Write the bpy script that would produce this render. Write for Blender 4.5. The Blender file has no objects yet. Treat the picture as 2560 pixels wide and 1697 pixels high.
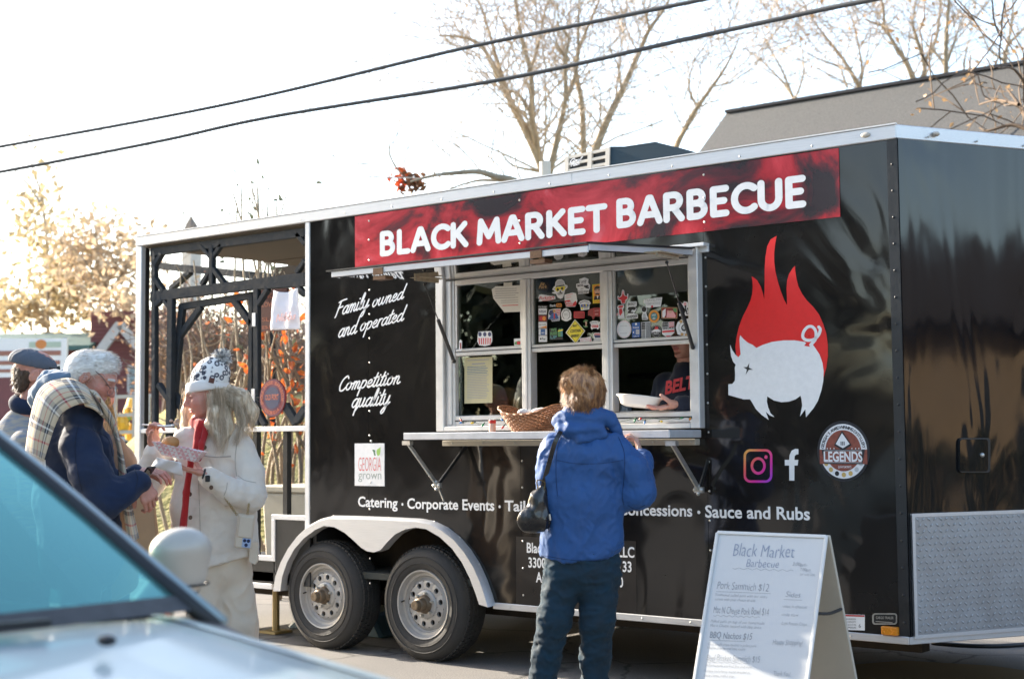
import bpy, bmesh, math, random
import numpy as np
from mathutils import Vector, Matrix, noise as mnoise
from mathutils.geometry import tessellate_polygon
random.seed(7)
S = bpy.context.scene
COL = S.collection
V = Vector

# ---------------------------------------------------------------- camera
CAM = V((2.8592, -6.5534, 1.3355))
YAW, PITCH, ROLL, FPX = -0.6745, 0.0668, -0.0085, 3638.35
FW = V((math.sin(YAW) * math.cos(PITCH), math.cos(YAW) * math.cos(PITCH), math.sin(PITCH)))
RT = V((math.cos(YAW), -math.sin(YAW), 0))
UP = RT.cross(FW)
R2 = RT * math.cos(ROLL) + UP * math.sin(ROLL)
U2 = -RT * math.sin(ROLL) + UP * math.cos(ROLL)
cam = bpy.data.cameras.new('camera')
cam.sensor_width = 36
cam.lens = FPX / 2560 * 36
cam.clip_start = 0.05
cam.clip_end = 2000
cam.dof.use_dof = True
cam.dof.focus_distance = 7.35
cam.dof.aperture_fstop = 3.3
co = bpy.data.objects.new('camera', cam)
COL.objects.link(co)
co.matrix_world = Matrix(((R2.x, U2.x, -FW.x, CAM.x), (R2.y, U2.y, -FW.y, CAM.y), (R2.z, U2.z, -FW.z, CAM.z), (0, 0, 0, 1)))
S.camera = co

# ---------------------------------------------------------------- light
SUN_EL, SUN_AZ = math.radians(24), math.radians(2)      # azimuth of travel, measured from +x
w = bpy.data.worlds.new('World')
S.world = w
w.use_nodes = True
nt = w.node_tree
sky = nt.nodes.new('ShaderNodeTexSky')
sky.sky_type = 'NISHITA'
sky.sun_disc = False
sdir = V((-math.cos(SUN_AZ) * math.cos(SUN_EL), -math.sin(SUN_AZ) * math.cos(SUN_EL), math.sin(SUN_EL)))
sky.sun_elevation = SUN_EL
sky.sun_rotation = math.atan2(sdir.x, sdir.y)
sky.air_density = 1.0
sky.dust_density = 1.5
sky.ozone_density = 0.2
bg = nt.nodes['Background']
bg.inputs[1].default_value = 0.13
nt.links.new(sky.outputs[0], bg.inputs[0])
sl = bpy.data.lights.new('sun', 'SUN')
sl.energy = 4.2
sl.angle = math.radians(0.55)
sl.color = (1.0, 0.90, 0.76)
so = bpy.data.objects.new('sun', sl)
COL.objects.link(so)
so.rotation_euler = (-sdir).to_track_quat('-Z', 'Y').to_euler()
so.location = (-20, 0, 12)
S.view_settings.view_transform = 'Standard'
S.view_settings.look = 'None'
S.view_settings.exposure = 2.0
S.view_settings.gamma = 1
S.view_settings.use_curve_mapping = False

# ---------------------------------------------------------------- rays through the photograph (2560 x 1697)
def ray(a, b):
    return FW + R2 * ((a - 1280) / FPX) - U2 * ((b - 848.5) / FPX)
def PX(a, b, v):
    d = ray(a, b); return CAM + d * ((v - CAM.x) / d.x)
def PY(a, b, v=0.0):
    d = ray(a, b); return CAM + d * ((v - CAM.y) / d.y)
def PZ(a, b, v=0.0):
    d = ray(a, b); return CAM + d * ((v - CAM.z) / d.z)
def PD(a, b, d):
    return CAM + ray(a, b) * d

# ---------------------------------------------------------------- materials
MATS = {}
def _n(nt, t, **kw):
    n = nt.nodes.new(t)
    for k, v in kw.items(): setattr(n, k, v)
    return n
def M(name, col, rough=0.5, metal=0.0, var=0.15, vs=6.0, bump=0.0, bs=60.0, coat=0.0, spec=0.5, sss=0.0,
      bdist=0.01, rvar=0.1, sheen=0.0, trans=0.0, wave=0.0, alpha=None, stretch=None, col2=None, attr=None, wst=(1, 1, 1)):
    if name in MATS: return MATS[name]
    m = bpy.data.materials.new(name)
    m.use_nodes = True
    nt = m.node_tree; L = nt.links.new
    b = nt.nodes['Principled BSDF']
    c4 = (col[0], col[1], col[2], 1)
    tc = _n(nt, 'ShaderNodeTexCoord')
    src = tc.outputs['Object']
    if stretch:
        mp = _n(nt, 'ShaderNodeMapping'); mp.inputs['Scale'].default_value = stretch
        L(src, mp.inputs['Vector']); src = mp.outputs[0]
    if attr:
        at = _n(nt, 'ShaderNodeVertexColor'); at.layer_name = attr
        base = at.outputs['Color']
    else:
        base = None
    if var > 0 or col2 is not None:
        nz = _n(nt, 'ShaderNodeTexNoise'); nz.inputs['Scale'].default_value = vs
        nz.inputs['Detail'].default_value = 6; nz.inputs['Roughness'].default_value = 0.62
        L(src, nz.inputs['Vector'])
        if col2 is not None:
            rp = _n(nt, 'ShaderNodeValToRGB')
            rp.color_ramp.elements[0].position = 0.38; rp.color_ramp.elements[1].position = 0.62
            rp.color_ramp.elements[0].color = c4
            rp.color_ramp.elements[1].color = (col2[0], col2[1], col2[2], 1)
            L(nz.outputs['Fac'], rp.inputs[0]); base = rp.outputs[0]
        mr = _n(nt, 'ShaderNodeMapRange')
        mr.inputs['From Min'].default_value = 0.25; mr.inputs['From Max'].default_value = 0.75
        mr.inputs['To Min'].default_value = 1 - var; mr.inputs['To Max'].default_value = 1 + var
        L(nz.outputs['Fac'], mr.inputs['Value'])
        mx = _n(nt, 'ShaderNodeVectorMath', operation='SCALE')
        if base is not None: L(base, mx.inputs[0])
        else: mx.inputs[0].default_value = col[:3]
        L(mr.outputs[0], mx.inputs['Scale'])
        L(mx.outputs[0], b.inputs['Base Color'])
        if rvar:
            mr2 = _n(nt, 'ShaderNodeMapRange')
            mr2.inputs['From Min'].default_value = 0.3; mr2.inputs['From Max'].default_value = 0.7
            mr2.inputs['To Min'].default_value = max(0.01, rough - rvar * rough); mr2.inputs['To Max'].default_value = min(1, rough + rvar * 2 * rough)
            L(nz.outputs['Fac'], mr2.inputs['Value']); L(mr2.outputs[0], b.inputs['Roughness'])
        else: b.inputs['Roughness'].default_value = rough
    else:
        if base is not None: L(base, b.inputs['Base Color'])
        else: b.inputs['Base Color'].default_value = c4
        b.inputs['Roughness'].default_value = rough
    b.inputs['Metallic'].default_value = metal
    b.inputs['Specular IOR Level'].default_value = spec
    b.inputs['Coat Weight'].default_value = coat
    b.inputs['Coat Roughness'].default_value = 0.06
    b.inputs['Transmission Weight'].default_value = trans
    if sss:
        b.inputs['Subsurface Weight'].default_value = sss
        b.inputs['Subsurface Radius'].default_value = (0.012, 0.004, 0.002)
        b.inputs['Subsurface Scale'].default_value = 1.0
    if sheen:
        b.inputs['Sheen Weight'].default_value = sheen; b.inputs['Sheen Roughness'].default_value = 0.5
    last = None
    if bump:
        n2 = _n(nt, 'ShaderNodeTexNoise'); n2.inputs['Scale'].default_value = bs
        n2.inputs['Detail'].default_value = 4
        L(src, n2.inputs['Vector'])
        bp = _n(nt, 'ShaderNodeBump'); bp.inputs['Strength'].default_value = bump; bp.inputs['Distance'].default_value = bdist
        L(n2.outputs['Fac'], bp.inputs['Height']); last = bp
    if wave:
        n3 = _n(nt, 'ShaderNodeTexNoise'); n3.inputs['Scale'].default_value = 1.9
        n3.inputs['Detail'].default_value = 2; n3.inputs['Distortion'].default_value = 0.7
        mw = _n(nt, 'ShaderNodeMapping'); mw.inputs['Scale'].default_value = wst; L(tc.outputs['Object'], mw.inputs['Vector']); L(mw.outputs[0], n3.inputs['Vector'])
        b3 = _n(nt, 'ShaderNodeBump'); b3.inputs['Strength'].default_value = 1; b3.inputs['Distance'].default_value = wave
        L(n3.outputs['Fac'], b3.inputs['Height'])
        if last: L(last.outputs[0], b3.inputs['Normal'])
        last = b3
    if last: L(last.outputs[0], b.inputs['Normal'])
    MATS[name] = m
    return m
def flat(name, col, rough=0.45):
    return M('print_' + name, col, rough, var=0.06, vs=30)
def facing_glass(name, tint, refl=(1, 1, 1), rough=0.0, ior=1.52):
    m = bpy.data.materials.new(name); m.use_nodes = True
    nt = m.node_tree; L = nt.links.new
    nt.nodes.remove(nt.nodes['Principled BSDF'])
    out = nt.nodes['Material Output']
    tr = _n(nt, 'ShaderNodeBsdfTransparent'); tr.inputs[0].default_value = (*tint, 1)
    gl = _n(nt, 'ShaderNodeBsdfGlossy'); gl.inputs['Roughness'].default_value = rough
    gl.inputs['Color'].default_value = (*refl, 1)
    fr = _n(nt, 'ShaderNodeFresnel'); fr.inputs[0].default_value = ior
    mx = _n(nt, 'ShaderNodeMixShader')
    L(fr.outputs[0], mx.inputs[0]); L(tr.outputs[0], mx.inputs[1]); L(gl.outputs[0], mx.inputs[2])
    L(mx.outputs[0], out.inputs[0])
    return m

# ---------------------------------------------------------------- mesh builder
def rootloc(o):
    l = V((0, 0, 0))
    while o is not None:
        l += o.location; o = o.parent
    return l
def tag(o, label=None, cat=None, group=None, kind=None):
    if label: o['label'] = label
    if cat: o['category'] = cat
    if group: o['group'] = group
    if kind: o['kind'] = kind
    return o
def empty(name, loc, label=None, cat=None, group=None):
    o = bpy.data.objects.new(name, None); COL.objects.link(o)
    o.location = loc; o.empty_display_size = 0.1
    return tag(o, label, cat, group)
def kids(o): return [c for c in bpy.data.objects if c.parent == o]
def copy_tree(o, parent=None, off=None, loc=None):
    c = o.copy(); COL.objects.link(c); c.parent = parent
    if off is not None: c.location = o.location + V(off)
    if loc is not None: c.location = loc
    for ch in list(o.children): copy_tree(ch, c)
    return c
class MB:
    def __init__(s): s.v = []; s.f = []; s.m = []; s.cur = 0; s.cols = None
    def add(s, vs, fs, m=None):
        k = len(s.v); s.v.extend([tuple(p) for p in vs])
        mi = s.cur if m is None else m
        for f in fs: s.f.append(tuple(i + k for i in f)); s.m.append(mi)
        return s
    def box(s, c, d, R=None, m=None):
        c = V(c); x, y, z = d[0] / 2, d[1] / 2, d[2] / 2
        P = [V((a * x, b * y, e * z)) for a in (-1, 1) for b in (-1, 1) for e in (-1, 1)]
        if R is not None: P = [R @ p for p in P]
        return s.add([c + p for p in P], [(0, 1, 3, 2), (4, 6, 7, 5), (0, 4, 5, 1), (2, 3, 7, 6), (0, 2, 6, 4), (1, 5, 7, 3)], m)
    def bx(s, a, b, m=None):
        return s.box([(a[i] + b[i]) / 2 for i in range(3)], [abs(b[i] - a[i]) for i in range(3)], None, m)
    def bar(s, p, q, w, h, side=(0, 1, 0), m=None):
        p, q = V(p), V(q); d = (q - p); L = d.length; d.normalize()
        a = V(side); a = (a - d * a.dot(d)).normalized(); b = d.cross(a)
        R = Matrix((d, a, b)).transposed()
        return s.box((p + q) / 2, (L, w, h), R, m)
    def tube(s, pts, r, n=8, m=None, caps=True):
        pts = [V(p) for p in pts]
        rs = r if hasattr(r, '__len__') else [r] * len(pts)
        ring = []; vs = []; fs = []
        t0 = (pts[1] - pts[0]).normalized()
        a = t0.orthogonal().normalized()
        for i, p in enumerate(pts):
            if i == 0: t = t0
            elif i == len(pts) - 1: t = (pts[i] - pts[i - 1]).normalized()
            else: t = (pts[i + 1] - pts[i - 1]).normalized()
            a = (a - t * a.dot(t))
            if a.length < 1e-6: a = t.orthogonal()
            a.normalize(); b = t.cross(a)
            for j in range(n):
                g = 2 * math.pi * j / n
                vs.append(p + (a * math.cos(g) + b * math.sin(g)) * rs[i])
        for i in range(len(pts) - 1):
            for j in range(n):
                k = (j + 1) % n
                fs.append((i * n + j, i * n + k, (i + 1) * n + k, (i + 1) * n + j))
        if caps:
            fs.append(tuple(range(n - 1, -1, -1))); fs.append(tuple((len(pts) - 1) * n + j for j in range(n)))
        return s.add(vs, fs, m)
    def lathe(s, prof, o, ax, n=24, m=None, closed=False):
        ax = V(ax).normalized(); a = ax.orthogonal().normalized(); b = ax.cross(a); o = V(o)
        vs = []; fs = []
        for (r, h) in prof:
            for j in range(n):
                g = 2 * math.pi * j / n
                vs.append(o + ax * h + (a * math.cos(g) + b * math.sin(g)) * r)
        for i in range(len(prof) - 1):
            for j in range(n):
                k = (j + 1) % n
                fs.append((i * n + j, i * n + k, (i + 1) * n + k, (i + 1) * n + j))
        return s.add(vs, fs, m)
    def disc(s, c, ax, r, n=16, m=None, r2=None, a=None):
        ax = V(ax).normalized(); a = (V(a) if a else ax.orthogonal()).normalized(); b = ax.cross(a); c = V(c)
        return s.add([c + a * math.cos(2 * math.pi * j / n) * r + b * math.sin(2 * math.pi * j / n) * (r2 or r) for j in range(n)], [tuple(range(n))], m)
    def poly(s, pts, m=None):
        pts = [V(p) for p in pts]
        tri = tessellate_polygon([pts])
        return s.add(pts, [tuple(t) for t in tri], m)
    def prism(s, pts, off, m=None):
        pts = [V(p) for p in pts]; off = V(off); n = len(pts)
        tri = tessellate_polygon([pts])
        fs = [tuple(t) for t in tri] + [tuple(i + n for i in reversed(t)) for t in tri]
        fs += [(i, i + n, (i + 1) % n + n, (i + 1) % n) for i in range(n)]
        return s.add(pts + [p + off for p in pts], fs, m)
    def sphere(s, c, r, n=10, m=None, sc=(1, 1, 1)):
        c = V(c); vs = []; fs = []
        k = max(4, n // 2)
        for i in range(k + 1):
            t = math.pi * i / k
            for j in range(n):
                g = 2 * math.pi * j / n
                vs.append(c + V((math.sin(t) * math.cos(g) * sc[0], math.sin(t) * math.sin(g) * sc[1], math.cos(t) * sc[2])) * r)
        for i in range(k):
            for j in range(n):
                q = (j + 1) % n
                fs.append((i * n + j, i * n + q, (i + 1) * n + q, (i + 1) * n + j))
        return s.add(vs, fs, m)
    def build(s, name, mats, parent=None, loc=None, smooth=False, bevel=0.0, seg=1, props=None, cols=None, recalc=True, auto=None):
        if not isinstance(mats, (list, tuple)): mats = [mats]
        if parent is not None: base = rootloc(parent); L = V((0, 0, 0))
        else: base = V(loc) if loc is not None else V((0, 0, 0)); L = base
        if loc is not None and parent is not None:
            L = V(loc) - base; base = V(loc)
        me = bpy.data.meshes.new(name)
        vs = np.asarray(s.v, float).reshape(-1, 3) - np.array(base)
        me.from_pydata(vs.tolist(), [], s.f)
        for m in mats: me.materials.append(m)
        if any(s.m): me.polygons.foreach_set('material_index', s.m)
        if cols is not None:
            ca = me.color_attributes.new('Col', 'FLOAT_COLOR', 'POINT')
            c4 = np.ones((len(vs), 4)); c4[:, :3] = cols
            ca.data.foreach_set('color', c4.ravel())
        if smooth: me.polygons.foreach_set('use_smooth', [True] * len(s.f))
        me.validate(); me.update()
        if recalc:
            bm = bmesh.new(); bm.from_mesh(me); bmesh.ops.recalc_face_normals(bm, faces=bm.faces); bm.to_mesh(me); bm.free()
        if auto is not None:
            me.polygons.foreach_set('use_smooth', [True] * len(me.polygons))
            try: me.set_sharp_from_angle(angle=math.radians(auto))
            except Exception: pass
        o = bpy.data.objects.new(name, me); COL.objects.link(o)
        o.parent = parent; o.location = L
        if bevel:
            b = o.modifiers.new('bevel', 'BEVEL'); b.width = bevel; b.segments = seg; b.limit_method = 'ANGLE'; b.angle_limit = math.radians(40)
        if props: tag(o, **props)
        return o

# ---------------------------------------------------------------- lettering
_TC = {}
def text_mesh(s, bold=0.0, shear=0.0, space=1.0, res=3):
    k = (s, bold, shear, space, res)
    if k in _TC: return _TC[k]
    cu = bpy.data.curves.new('tmp', 'FONT'); cu.body = s; cu.size = 1; cu.offset = bold; cu.shear = shear
    cu.space_character = space; cu.resolution_u = res
    ob = bpy.data.objects.new('tmp', cu); COL.objects.link(ob)
    dg = bpy.context.evaluated_depsgraph_get()
    me = bpy.data.meshes.new_from_object(ob.evaluated_get(dg))
    vs = np.array([v.co[:] for v in me.vertices]); fs = [tuple(p.vertices) for p in me.polygons]
    bpy.data.objects.remove(ob); bpy.data.curves.remove(cu); bpy.data.meshes.remove(me)
    _TC[k] = (vs, fs)
    return vs, fs
CAPH = None
def put_text(mb, s, o, rv, uv, bold=0.0, shear=0.0, space=1.0, m=None, center=False, fit=True, nrm=V((0, -1, 0)), lift=0.0):
    """text with its left baseline at o, its whole width = rv, capital height = uv"""
    vs, fs = text_mesh(s, bold, shear, space)
    if len(vs) == 0: return
    global CAPH
    if CAPH is None:
        h, _ = text_mesh('H'); CAPH = h[:, 1].max() - h[:, 1].min()
    o, rv, uv = V(o), V(rv), V(uv)
    x0, x1 = vs[:, 0].min(), vs[:, 0].max()
    if fit: X = (vs[:, 0] - x0) / (x1 - x0)
    else: X = (vs[:, 0] - x0) / CAPH
    if center: X = X - X.max() / 2
    Yv = vs[:, 1] / CAPH
    mb.add([o + rv * a + uv * b + nrm * lift for a, b in zip(X, Yv)], fs, m)

GLY = {
 'a': (1.0, [[(.75, .85), (.45, 1.0), (.12, .7), (.06, .25), (.3, 0), (.6, .25), (.77, .9)], [(.8, 1.0), (.7, .3), (.85, 0), (1.08, .2)]]),
 'm': (1.2, [[(.12, 1), (.06, 0)], [(.08, .5), (.32, 1), (.5, .8), (.44, 0)], [(.46, .5), (.72, 1), (.9, .8), (.84, .2), (.98, 0), (1.22, .2)]]),
 'i': (.48, [[(.12, 1), (.06, .25), (.2, 0), (.48, .2)], [(.2, 1.42), (.21, 1.47)]]),
 'l': (.52, [[(0, .2), (.3, 1.2), (.38, 1.85), (.24, 2.0), (.1, 1.2), (.1, .25), (.25, 0), (.52, .2)]]),
 'y': (.98, [[(.05, 1), (.03, .4), (.25, .02), (.55, .3), (.72, 1)], [(.74, 1), (.62, -.1), (.45, -.85), (.2, -1), (.12, -.75), (.5, -.2), (1.0, .25)]]),
 'o': (.98, [[(.45, 1), (.15, .82), (.05, .4), (.28, 0), (.6, .18), (.70, .62), (.47, 1.0), (.3, .95)], [(.62, .86), (.8, .76), (1.0, .84)]]),
 'w': (1.3, [[(.05, 1), (.03, .3), (.25, 0), (.5, .3), (.58, 1)], [(.56, .4), (.75, 0), (1, .3), (1.12, .85), (1.05, 1), (1.3, .85)]]),
 'n': (.92, [[(.12, 1), (.06, 0)], [(.08, .5), (.36, 1), (.56, .8), (.5, .25), (.65, 0), (.92, .2)]]),
 'e': (.8, [[(.06, .42), (.45, .55), (.56, .85), (.36, 1), (.1, .75), (.05, .3), (.3, 0), (.6, .1), (.85, .35)]]),
 'd': (1.06, [[(.75, .85), (.45, 1.0), (.12, .7), (.06, .25), (.3, 0), (.6, .25), (.78, .9)], [(.9, 2), (.72, .3), (.88, 0), (1.1, .2)]]),
 'p': (.95, [[(.14, 1), (0, -.95)], [(.08, .5), (.35, 1), (.7, .8), (.65, .25), (.35, 0), (.1, .2)]]),
 'r': (.66, [[(.12, 1), (.06, 0)], [(.08, .5), (.3, .95), (.58, .95)]]),
 't': (.56, [[(.3, 1.75), (.12, .3), (.28, 0), (.56, .2)], [(-.05, 1.15), (.6, 1.25)]]),
 'q': (1.05, [[(.75, .85), (.45, 1.0), (.12, .7), (.06, .25), (.3, 0), (.6, .25), (.77, .9)], [(.82, 1), (.64, -.95)], [(.66, -.5), (1.1, .2)]]),
 'u': (.95, [[(.05, 1), (.03, .3), (.25, 0), (.5, .3), (.62, 1)], [(.64, 1), (.56, .25), (.72, 0), (.96, .2)]]),
 'F': (1.05, [[(.35, 1.8), (.1, 0), (.02, -.2)], [(.0, 1.7), (.5, 1.85), (1.15, 1.9)], [(.15, .95), (.85, 1.05)]]),
 'C': (1.08, [[(1.05, 1.55), (.8, 1.88), (.32, 1.5), (.1, .7), (.3, .04), (.72, .0), (1.08, .4)]]),
 'N': (1.2, [[(.1, 0), (.15, 1.8), (.8, .05), (.95, 1.85)]]), 'b': (.9, [[(.15, 1.9), (.06, .2), (.3, 0), (.65, .3), (.6, .8), (.3, .95), (.1, .6)]]),
 's': (.7, [[(.6, .85), (.35, 1), (.2, .75), (.5, .4), (.4, .05), (.05, .1)]]),
 ' ': (.6, []),
}
def catmull(P, n=5):
    if len(P) < 3: return [V(p) for p in P]
    P = [V(p) for p in P]; Q = [P[0] * 2 - P[1]] + P + [P[-1] * 2 - P[-2]]; out = []
    for i in range(1, len(Q) - 2):
        a, b, c, d = Q[i - 1:i + 3]
        for j in range(n):
            t = j / n
            out.append(.5 * ((2 * b) + (c - a) * t + (2 * a - 5 * b + 4 * c - d) * t * t + (3 * b - a - 3 * c + d) * t ** 3))
    out.append(P[-1]); return out
def ribbon2(P, wd):
    """2D stroke outline with round ends -> polygons"""
    P = [V((p[0], p[1])) for p in P]; L = []; R = []
    for i, p in enumerate(P):
        t = (P[min(i + 1, len(P) - 1)] - P[max(i - 1, 0)])
        if t.length < 1e-9: t = V((1, 0))
        t.normalize(); nn = V((-t.y, t.x)); L.append(p + nn * wd); R.append(p - nn * wd)
    quads = [(L[i], R[i], R[i + 1], L[i + 1]) for i in range(len(P) - 1)]
    caps = []
    for p, q in ((P[0], P[1]), (P[-1], P[-2])):
        t = (p - q).normalized(); a0 = math.atan2(t.y, t.x)
        caps.append([p + V((math.cos(a0 + g), math.sin(a0 + g))) * wd for g in [(-.5 + k / 6) * math.pi for k in range(7)]])
    return quads, caps
def script_text(mb, s, o, rv, uv, wd=.13, shear=.38, m=None, nrm=V((0, -1, 0))):
    o, rv, uv = V(o), V(rv), V(uv)
    tot = sum(GLY[c][0] for c in s); x = 0; k = 0
    for c in s:
        adv, st = GLY[c]
        for P in st:
            Q = [(x + p[0] + shear * p[1], p[1]) for p in P]
            quads, caps = ribbon2(catmull(Q), wd); k += 1
            lift = nrm * (0.00012 * (k % 4))
            for q in quads + caps:
                mb.add([o + rv * (p[0] / tot) + uv * p[1] + lift for p in q], [tuple(range(len(q)))], m)
        x += adv
# ---------------------------------------------------------------- ground
def ground_material():
    m = bpy.data.materials.new('worn_asphalt'); m.use_nodes = True
    nt = m.node_tree; L = nt.links.new; b = nt.nodes['Principled BSDF']
    tc = _n(nt, 'ShaderNodeTexCoord'); src = tc.outputs['Object']
    n1 = _n(nt, 'ShaderNodeTexNoise'); n1.inputs['Scale'].default_value = 0.5; n1.inputs['Detail'].default_value = 8
    n2 = _n(nt, 'ShaderNodeTexNoise'); n2.inputs['Scale'].default_value = 130; n2.inputs['Detail'].default_value = 3
    vo = _n(nt, 'ShaderNodeTexVoronoi', feature='DISTANCE_TO_EDGE'); vo.inputs['Scale'].default_value = 0.9
    nd = _n(nt, 'ShaderNodeTexNoise'); nd.inputs['Scale'].default_value = 3; nd.inputs['Detail'].default_value = 5
    mxv = _n(nt, 'ShaderNodeMix', data_type='RGBA'); mxv.inputs['Factor'].default_value = 0.22
    L(src, n1.inputs['Vector']); L(src, n2.inputs['Vector']); L(src, nd.inputs['Vector'])
    L(src, mxv.inputs['A']); L(nd.outputs['Color'], mxv.inputs['B']); L(mxv.outputs['Result'], vo.inputs['Vector'])
    cr = _n(nt, 'ShaderNodeValToRGB'); cr.color_ramp.elements[0].position = 0.0; cr.color_ramp.elements[1].position = 0.013
    cr.color_ramp.elements[0].color = (.35, .35, .35, 1); cr.color_ramp.elements[1].color = (1, 1, 1, 1)
    L(vo.outputs['Distance'], cr.inputs[0])
    r1 = _n(nt, 'ShaderNodeValToRGB'); r1.color_ramp.elements[0].position = .3; r1.color_ramp.elements[1].position = .7
    r1.color_ramp.elements[0].color = (.13, .125, .12, 1); r1.color_ramp.elements[1].color = (.22, .205, .185, 1)
    L(n1.outputs['Fac'], r1.inputs[0])
    r2 = _n(nt, 'ShaderNodeMapRange'); r2.inputs['From Min'].default_value = .3; r2.inputs['From Max'].default_value = .7
    r2.inputs['To Min'].default_value = .6; r2.inputs['To Max'].default_value = 1.4
    L(n2.outputs['Fac'], r2.inputs['Value'])
    m1 = _n(nt, 'ShaderNodeVectorMath', operation='SCALE'); L(r1.outputs[0], m1.inputs[0]); L(r2.outputs[0], m1.inputs['Scale'])
    m2 = _n(nt, 'ShaderNodeVectorMath', operation='MULTIPLY'); L(m1.outputs[0], m2.inputs[0]); L(cr.outputs[0], m2.inputs[1])
    L(m2.outputs[0], b.inputs['Base Color']); b.inputs['Roughness'].default_value = .9
    bp = _n(nt, 'ShaderNodeBump'); bp.inputs['Strength'].default_value = .5; bp.inputs['Distance'].default_value = .006
    L(n2.outputs['Fac'], bp.inputs['Height']); L(bp.outputs[0], b.inputs['Normal'])
    return m
g = MB(); g.add([(-400, -400, 0), (400, -400, 0), (400, 400, 0), (-400, 400, 0)], [(0, 1, 2, 3)])
g.build('ground', ground_material(), props=dict(kind='structure'))
# grass bank behind the trailer (seen through the open porch)
gr = MB()
nx, ny = 40, 26
FH = V((FW.x, FW.y, 0)).normalized()
for j in range(ny + 1):
    for i in range(nx + 1):
        sx = -7 + 13 * i / nx; d = 15 + 24 * j / ny
        p = V((CAM.x, CAM.y, 0)) + RT * sx + FH * d
        h = 0.02 + 1.95 * min(1, max(0, (d - 15.5) / 4.5)) ** .8 + .09 * mnoise.noise(V((p.x * .5, p.y * .5, 0)))
        h *= min(1, max(0, (sx + 6.6) / 2.0)) * min(1, max(0, (5.5 - sx) / 2))
        gr.v.append((p.x, p.y, max(.006, h)))
for j in range(ny):
    for i in range(nx):
        a = j * (nx + 1) + i; gr.f.append((a, a + 1, a + nx + 2, a + nx + 1)); gr.m.append(0)
gr.build('grass_bank', M('dry_grass', (.30, .25, .05), .9, var=.3, vs=2.5, col2=(.20, .17, .06), bump=.8, bs=12, bdist=.1), smooth=True, props=dict(kind='structure'))

# ---------------------------------------------------------------- food trailer
L_, ZT, ZB, WD = 5.875, 2.815, 0.349, 2.4
XS = -4.083                       # where the porch begins
NX = 0.64                         # the nose apex
alu = M('brushed_aluminium', (.62, .62, .62), .38, metal=.55, var=.08, vs=9, bump=.05, bs=60, stretch=(1, 8, 30))
alu_w = M('white_anodised_trim', (.70, .70, .69), .42, metal=.25, var=.07, vs=14)
black = M('glossy_black_skin', (.014, .0125, .0115), .07, var=.3, vs=3, coat=.0, spec=.5, wave=.015, rvar=.3, wst=(1, 1, .8))
blackn = M('glossy_black_nose', (.007, .008, .010), .06, var=.3, vs=3, spec=.5, wave=.018, rvar=.3, wst=(1.7, 1.7, .45))
satin = M('satin_black_paint', (.016, .017, .018), .4, var=.3, vs=12, bump=.1, bs=30)
timber = M('black_stained_timber', (.013, .018, .023), .7, var=.4, vs=20, bump=.35, bs=30, stretch=(1, 1, 1))
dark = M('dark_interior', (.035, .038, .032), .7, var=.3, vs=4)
rubber = M('dusty_tyre_rubber', (.035, .033, .030), .75, var=.35, vs=14, bump=.2, bs=50)
under = M('rusty_underside', (.035, .025, .016), .9, var=.5, vs=10)
wheelp = M('silver_wheel_paint', (.40, .385, .36), .42, metal=.3, var=.12, vs=18)
rust = M('greasy_steel', (.16, .12, .08), .5, metal=.6, var=.4, vs=40)
steel = M('zinc_steel', (.55, .54, .50), .35, metal=.8, var=.2, vs=30)
white = flat('white', (.78, .78, .77))
T = empty('food_trailer', (-3, 1.2, 0), 'glossy black barbecue food trailer with aluminium trim, red sign banner and open serving window', 'food trailer')
# --- wall panels of the serving side
arch = [(-4.345, ZB)]
def fender_outline():
    px = [(683, 1477), (689, 1440), (702, 1405), (720, 1371), (742, 1342), (768, 1318), (795, 1303), (822, 1296),
          (880, 1297), (960, 1300), (1040, 1304), (1072, 1310), (1105, 1326), (1135, 1350), (1160, 1380), (1182, 1415), (1200, 1455), (1212, 1490), (1220, 1517)]
    return [PY(a, b, -.05) for a, b in px]
FO = fender_outline()
FI = []
for (a, b) in [(701, 1477), (706, 1440), (718, 1405), (736, 1372), (760, 1345), (788, 1324), (810, 1314), (836, 1317), (862, 1331), (884, 1350), (903, 1368), (918, 1377), (935, 1380), (952, 1374), (968, 1355), (988, 1335), (1012, 1323), (1040, 1318), (1066, 1322), (1100, 1342), (1130, 1370), (1155, 1405), (1175, 1445), (1190, 1485), (1198, 1510)]:
    FI.append(PY(a, b, -.05))
arch_xz = [(p.x, max(p.z, ZB + .001)) for p in FO]
arch_xz[0] = (arch_xz[0][0], ZB); arch_xz[-1] = (arch_xz[-1][0], ZB)
TOPW = ZT - .068
WX0, WX1, WZ0, WZ1 = -2.925, -1.105, 1.37, 2.335
seams = [XS + .022, -3.535, -2.325, -1.09, -.004]
a1 = [p for p in arch_xz if p[0] > -4.06 and p[0] < -3.535]
a2 = [p for p in arch_xz if p[0] > -3.535]
def zat(x):
    for p, q in zip(arch_xz, arch_xz[1:]):
        if p[0] <= x <= q[0]: return p[1] + (q[1] - p[1]) * (x - p[0]) / (q[0] - p[0])
polys = [
  [(seams[0], zat(seams[0]))] + a1 + [(seams[1], zat(seams[1])), (seams[1], TOPW), (seams[0], TOPW)],
  [(seams[1], zat(seams[1]))] + a2 + [(seams[2], ZB + .036), (seams[2], WZ0), (WX0, WZ0), (WX0, WZ1), (seams[2], WZ1), (seams[2], TOPW), (seams[1], TOPW)],
  [(seams[2], ZB + .036), (seams[3], ZB + .036), (seams[3], TOPW), (seams[2], TOPW), (seams[2], WZ1), (WX1, WZ1), (WX1, WZ0), (seams[2], WZ0)],
  [(seams[3], ZB + .036), (seams[4], ZB + .036), (seams[4], TOPW), (seams[3], TOPW)]]
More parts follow.
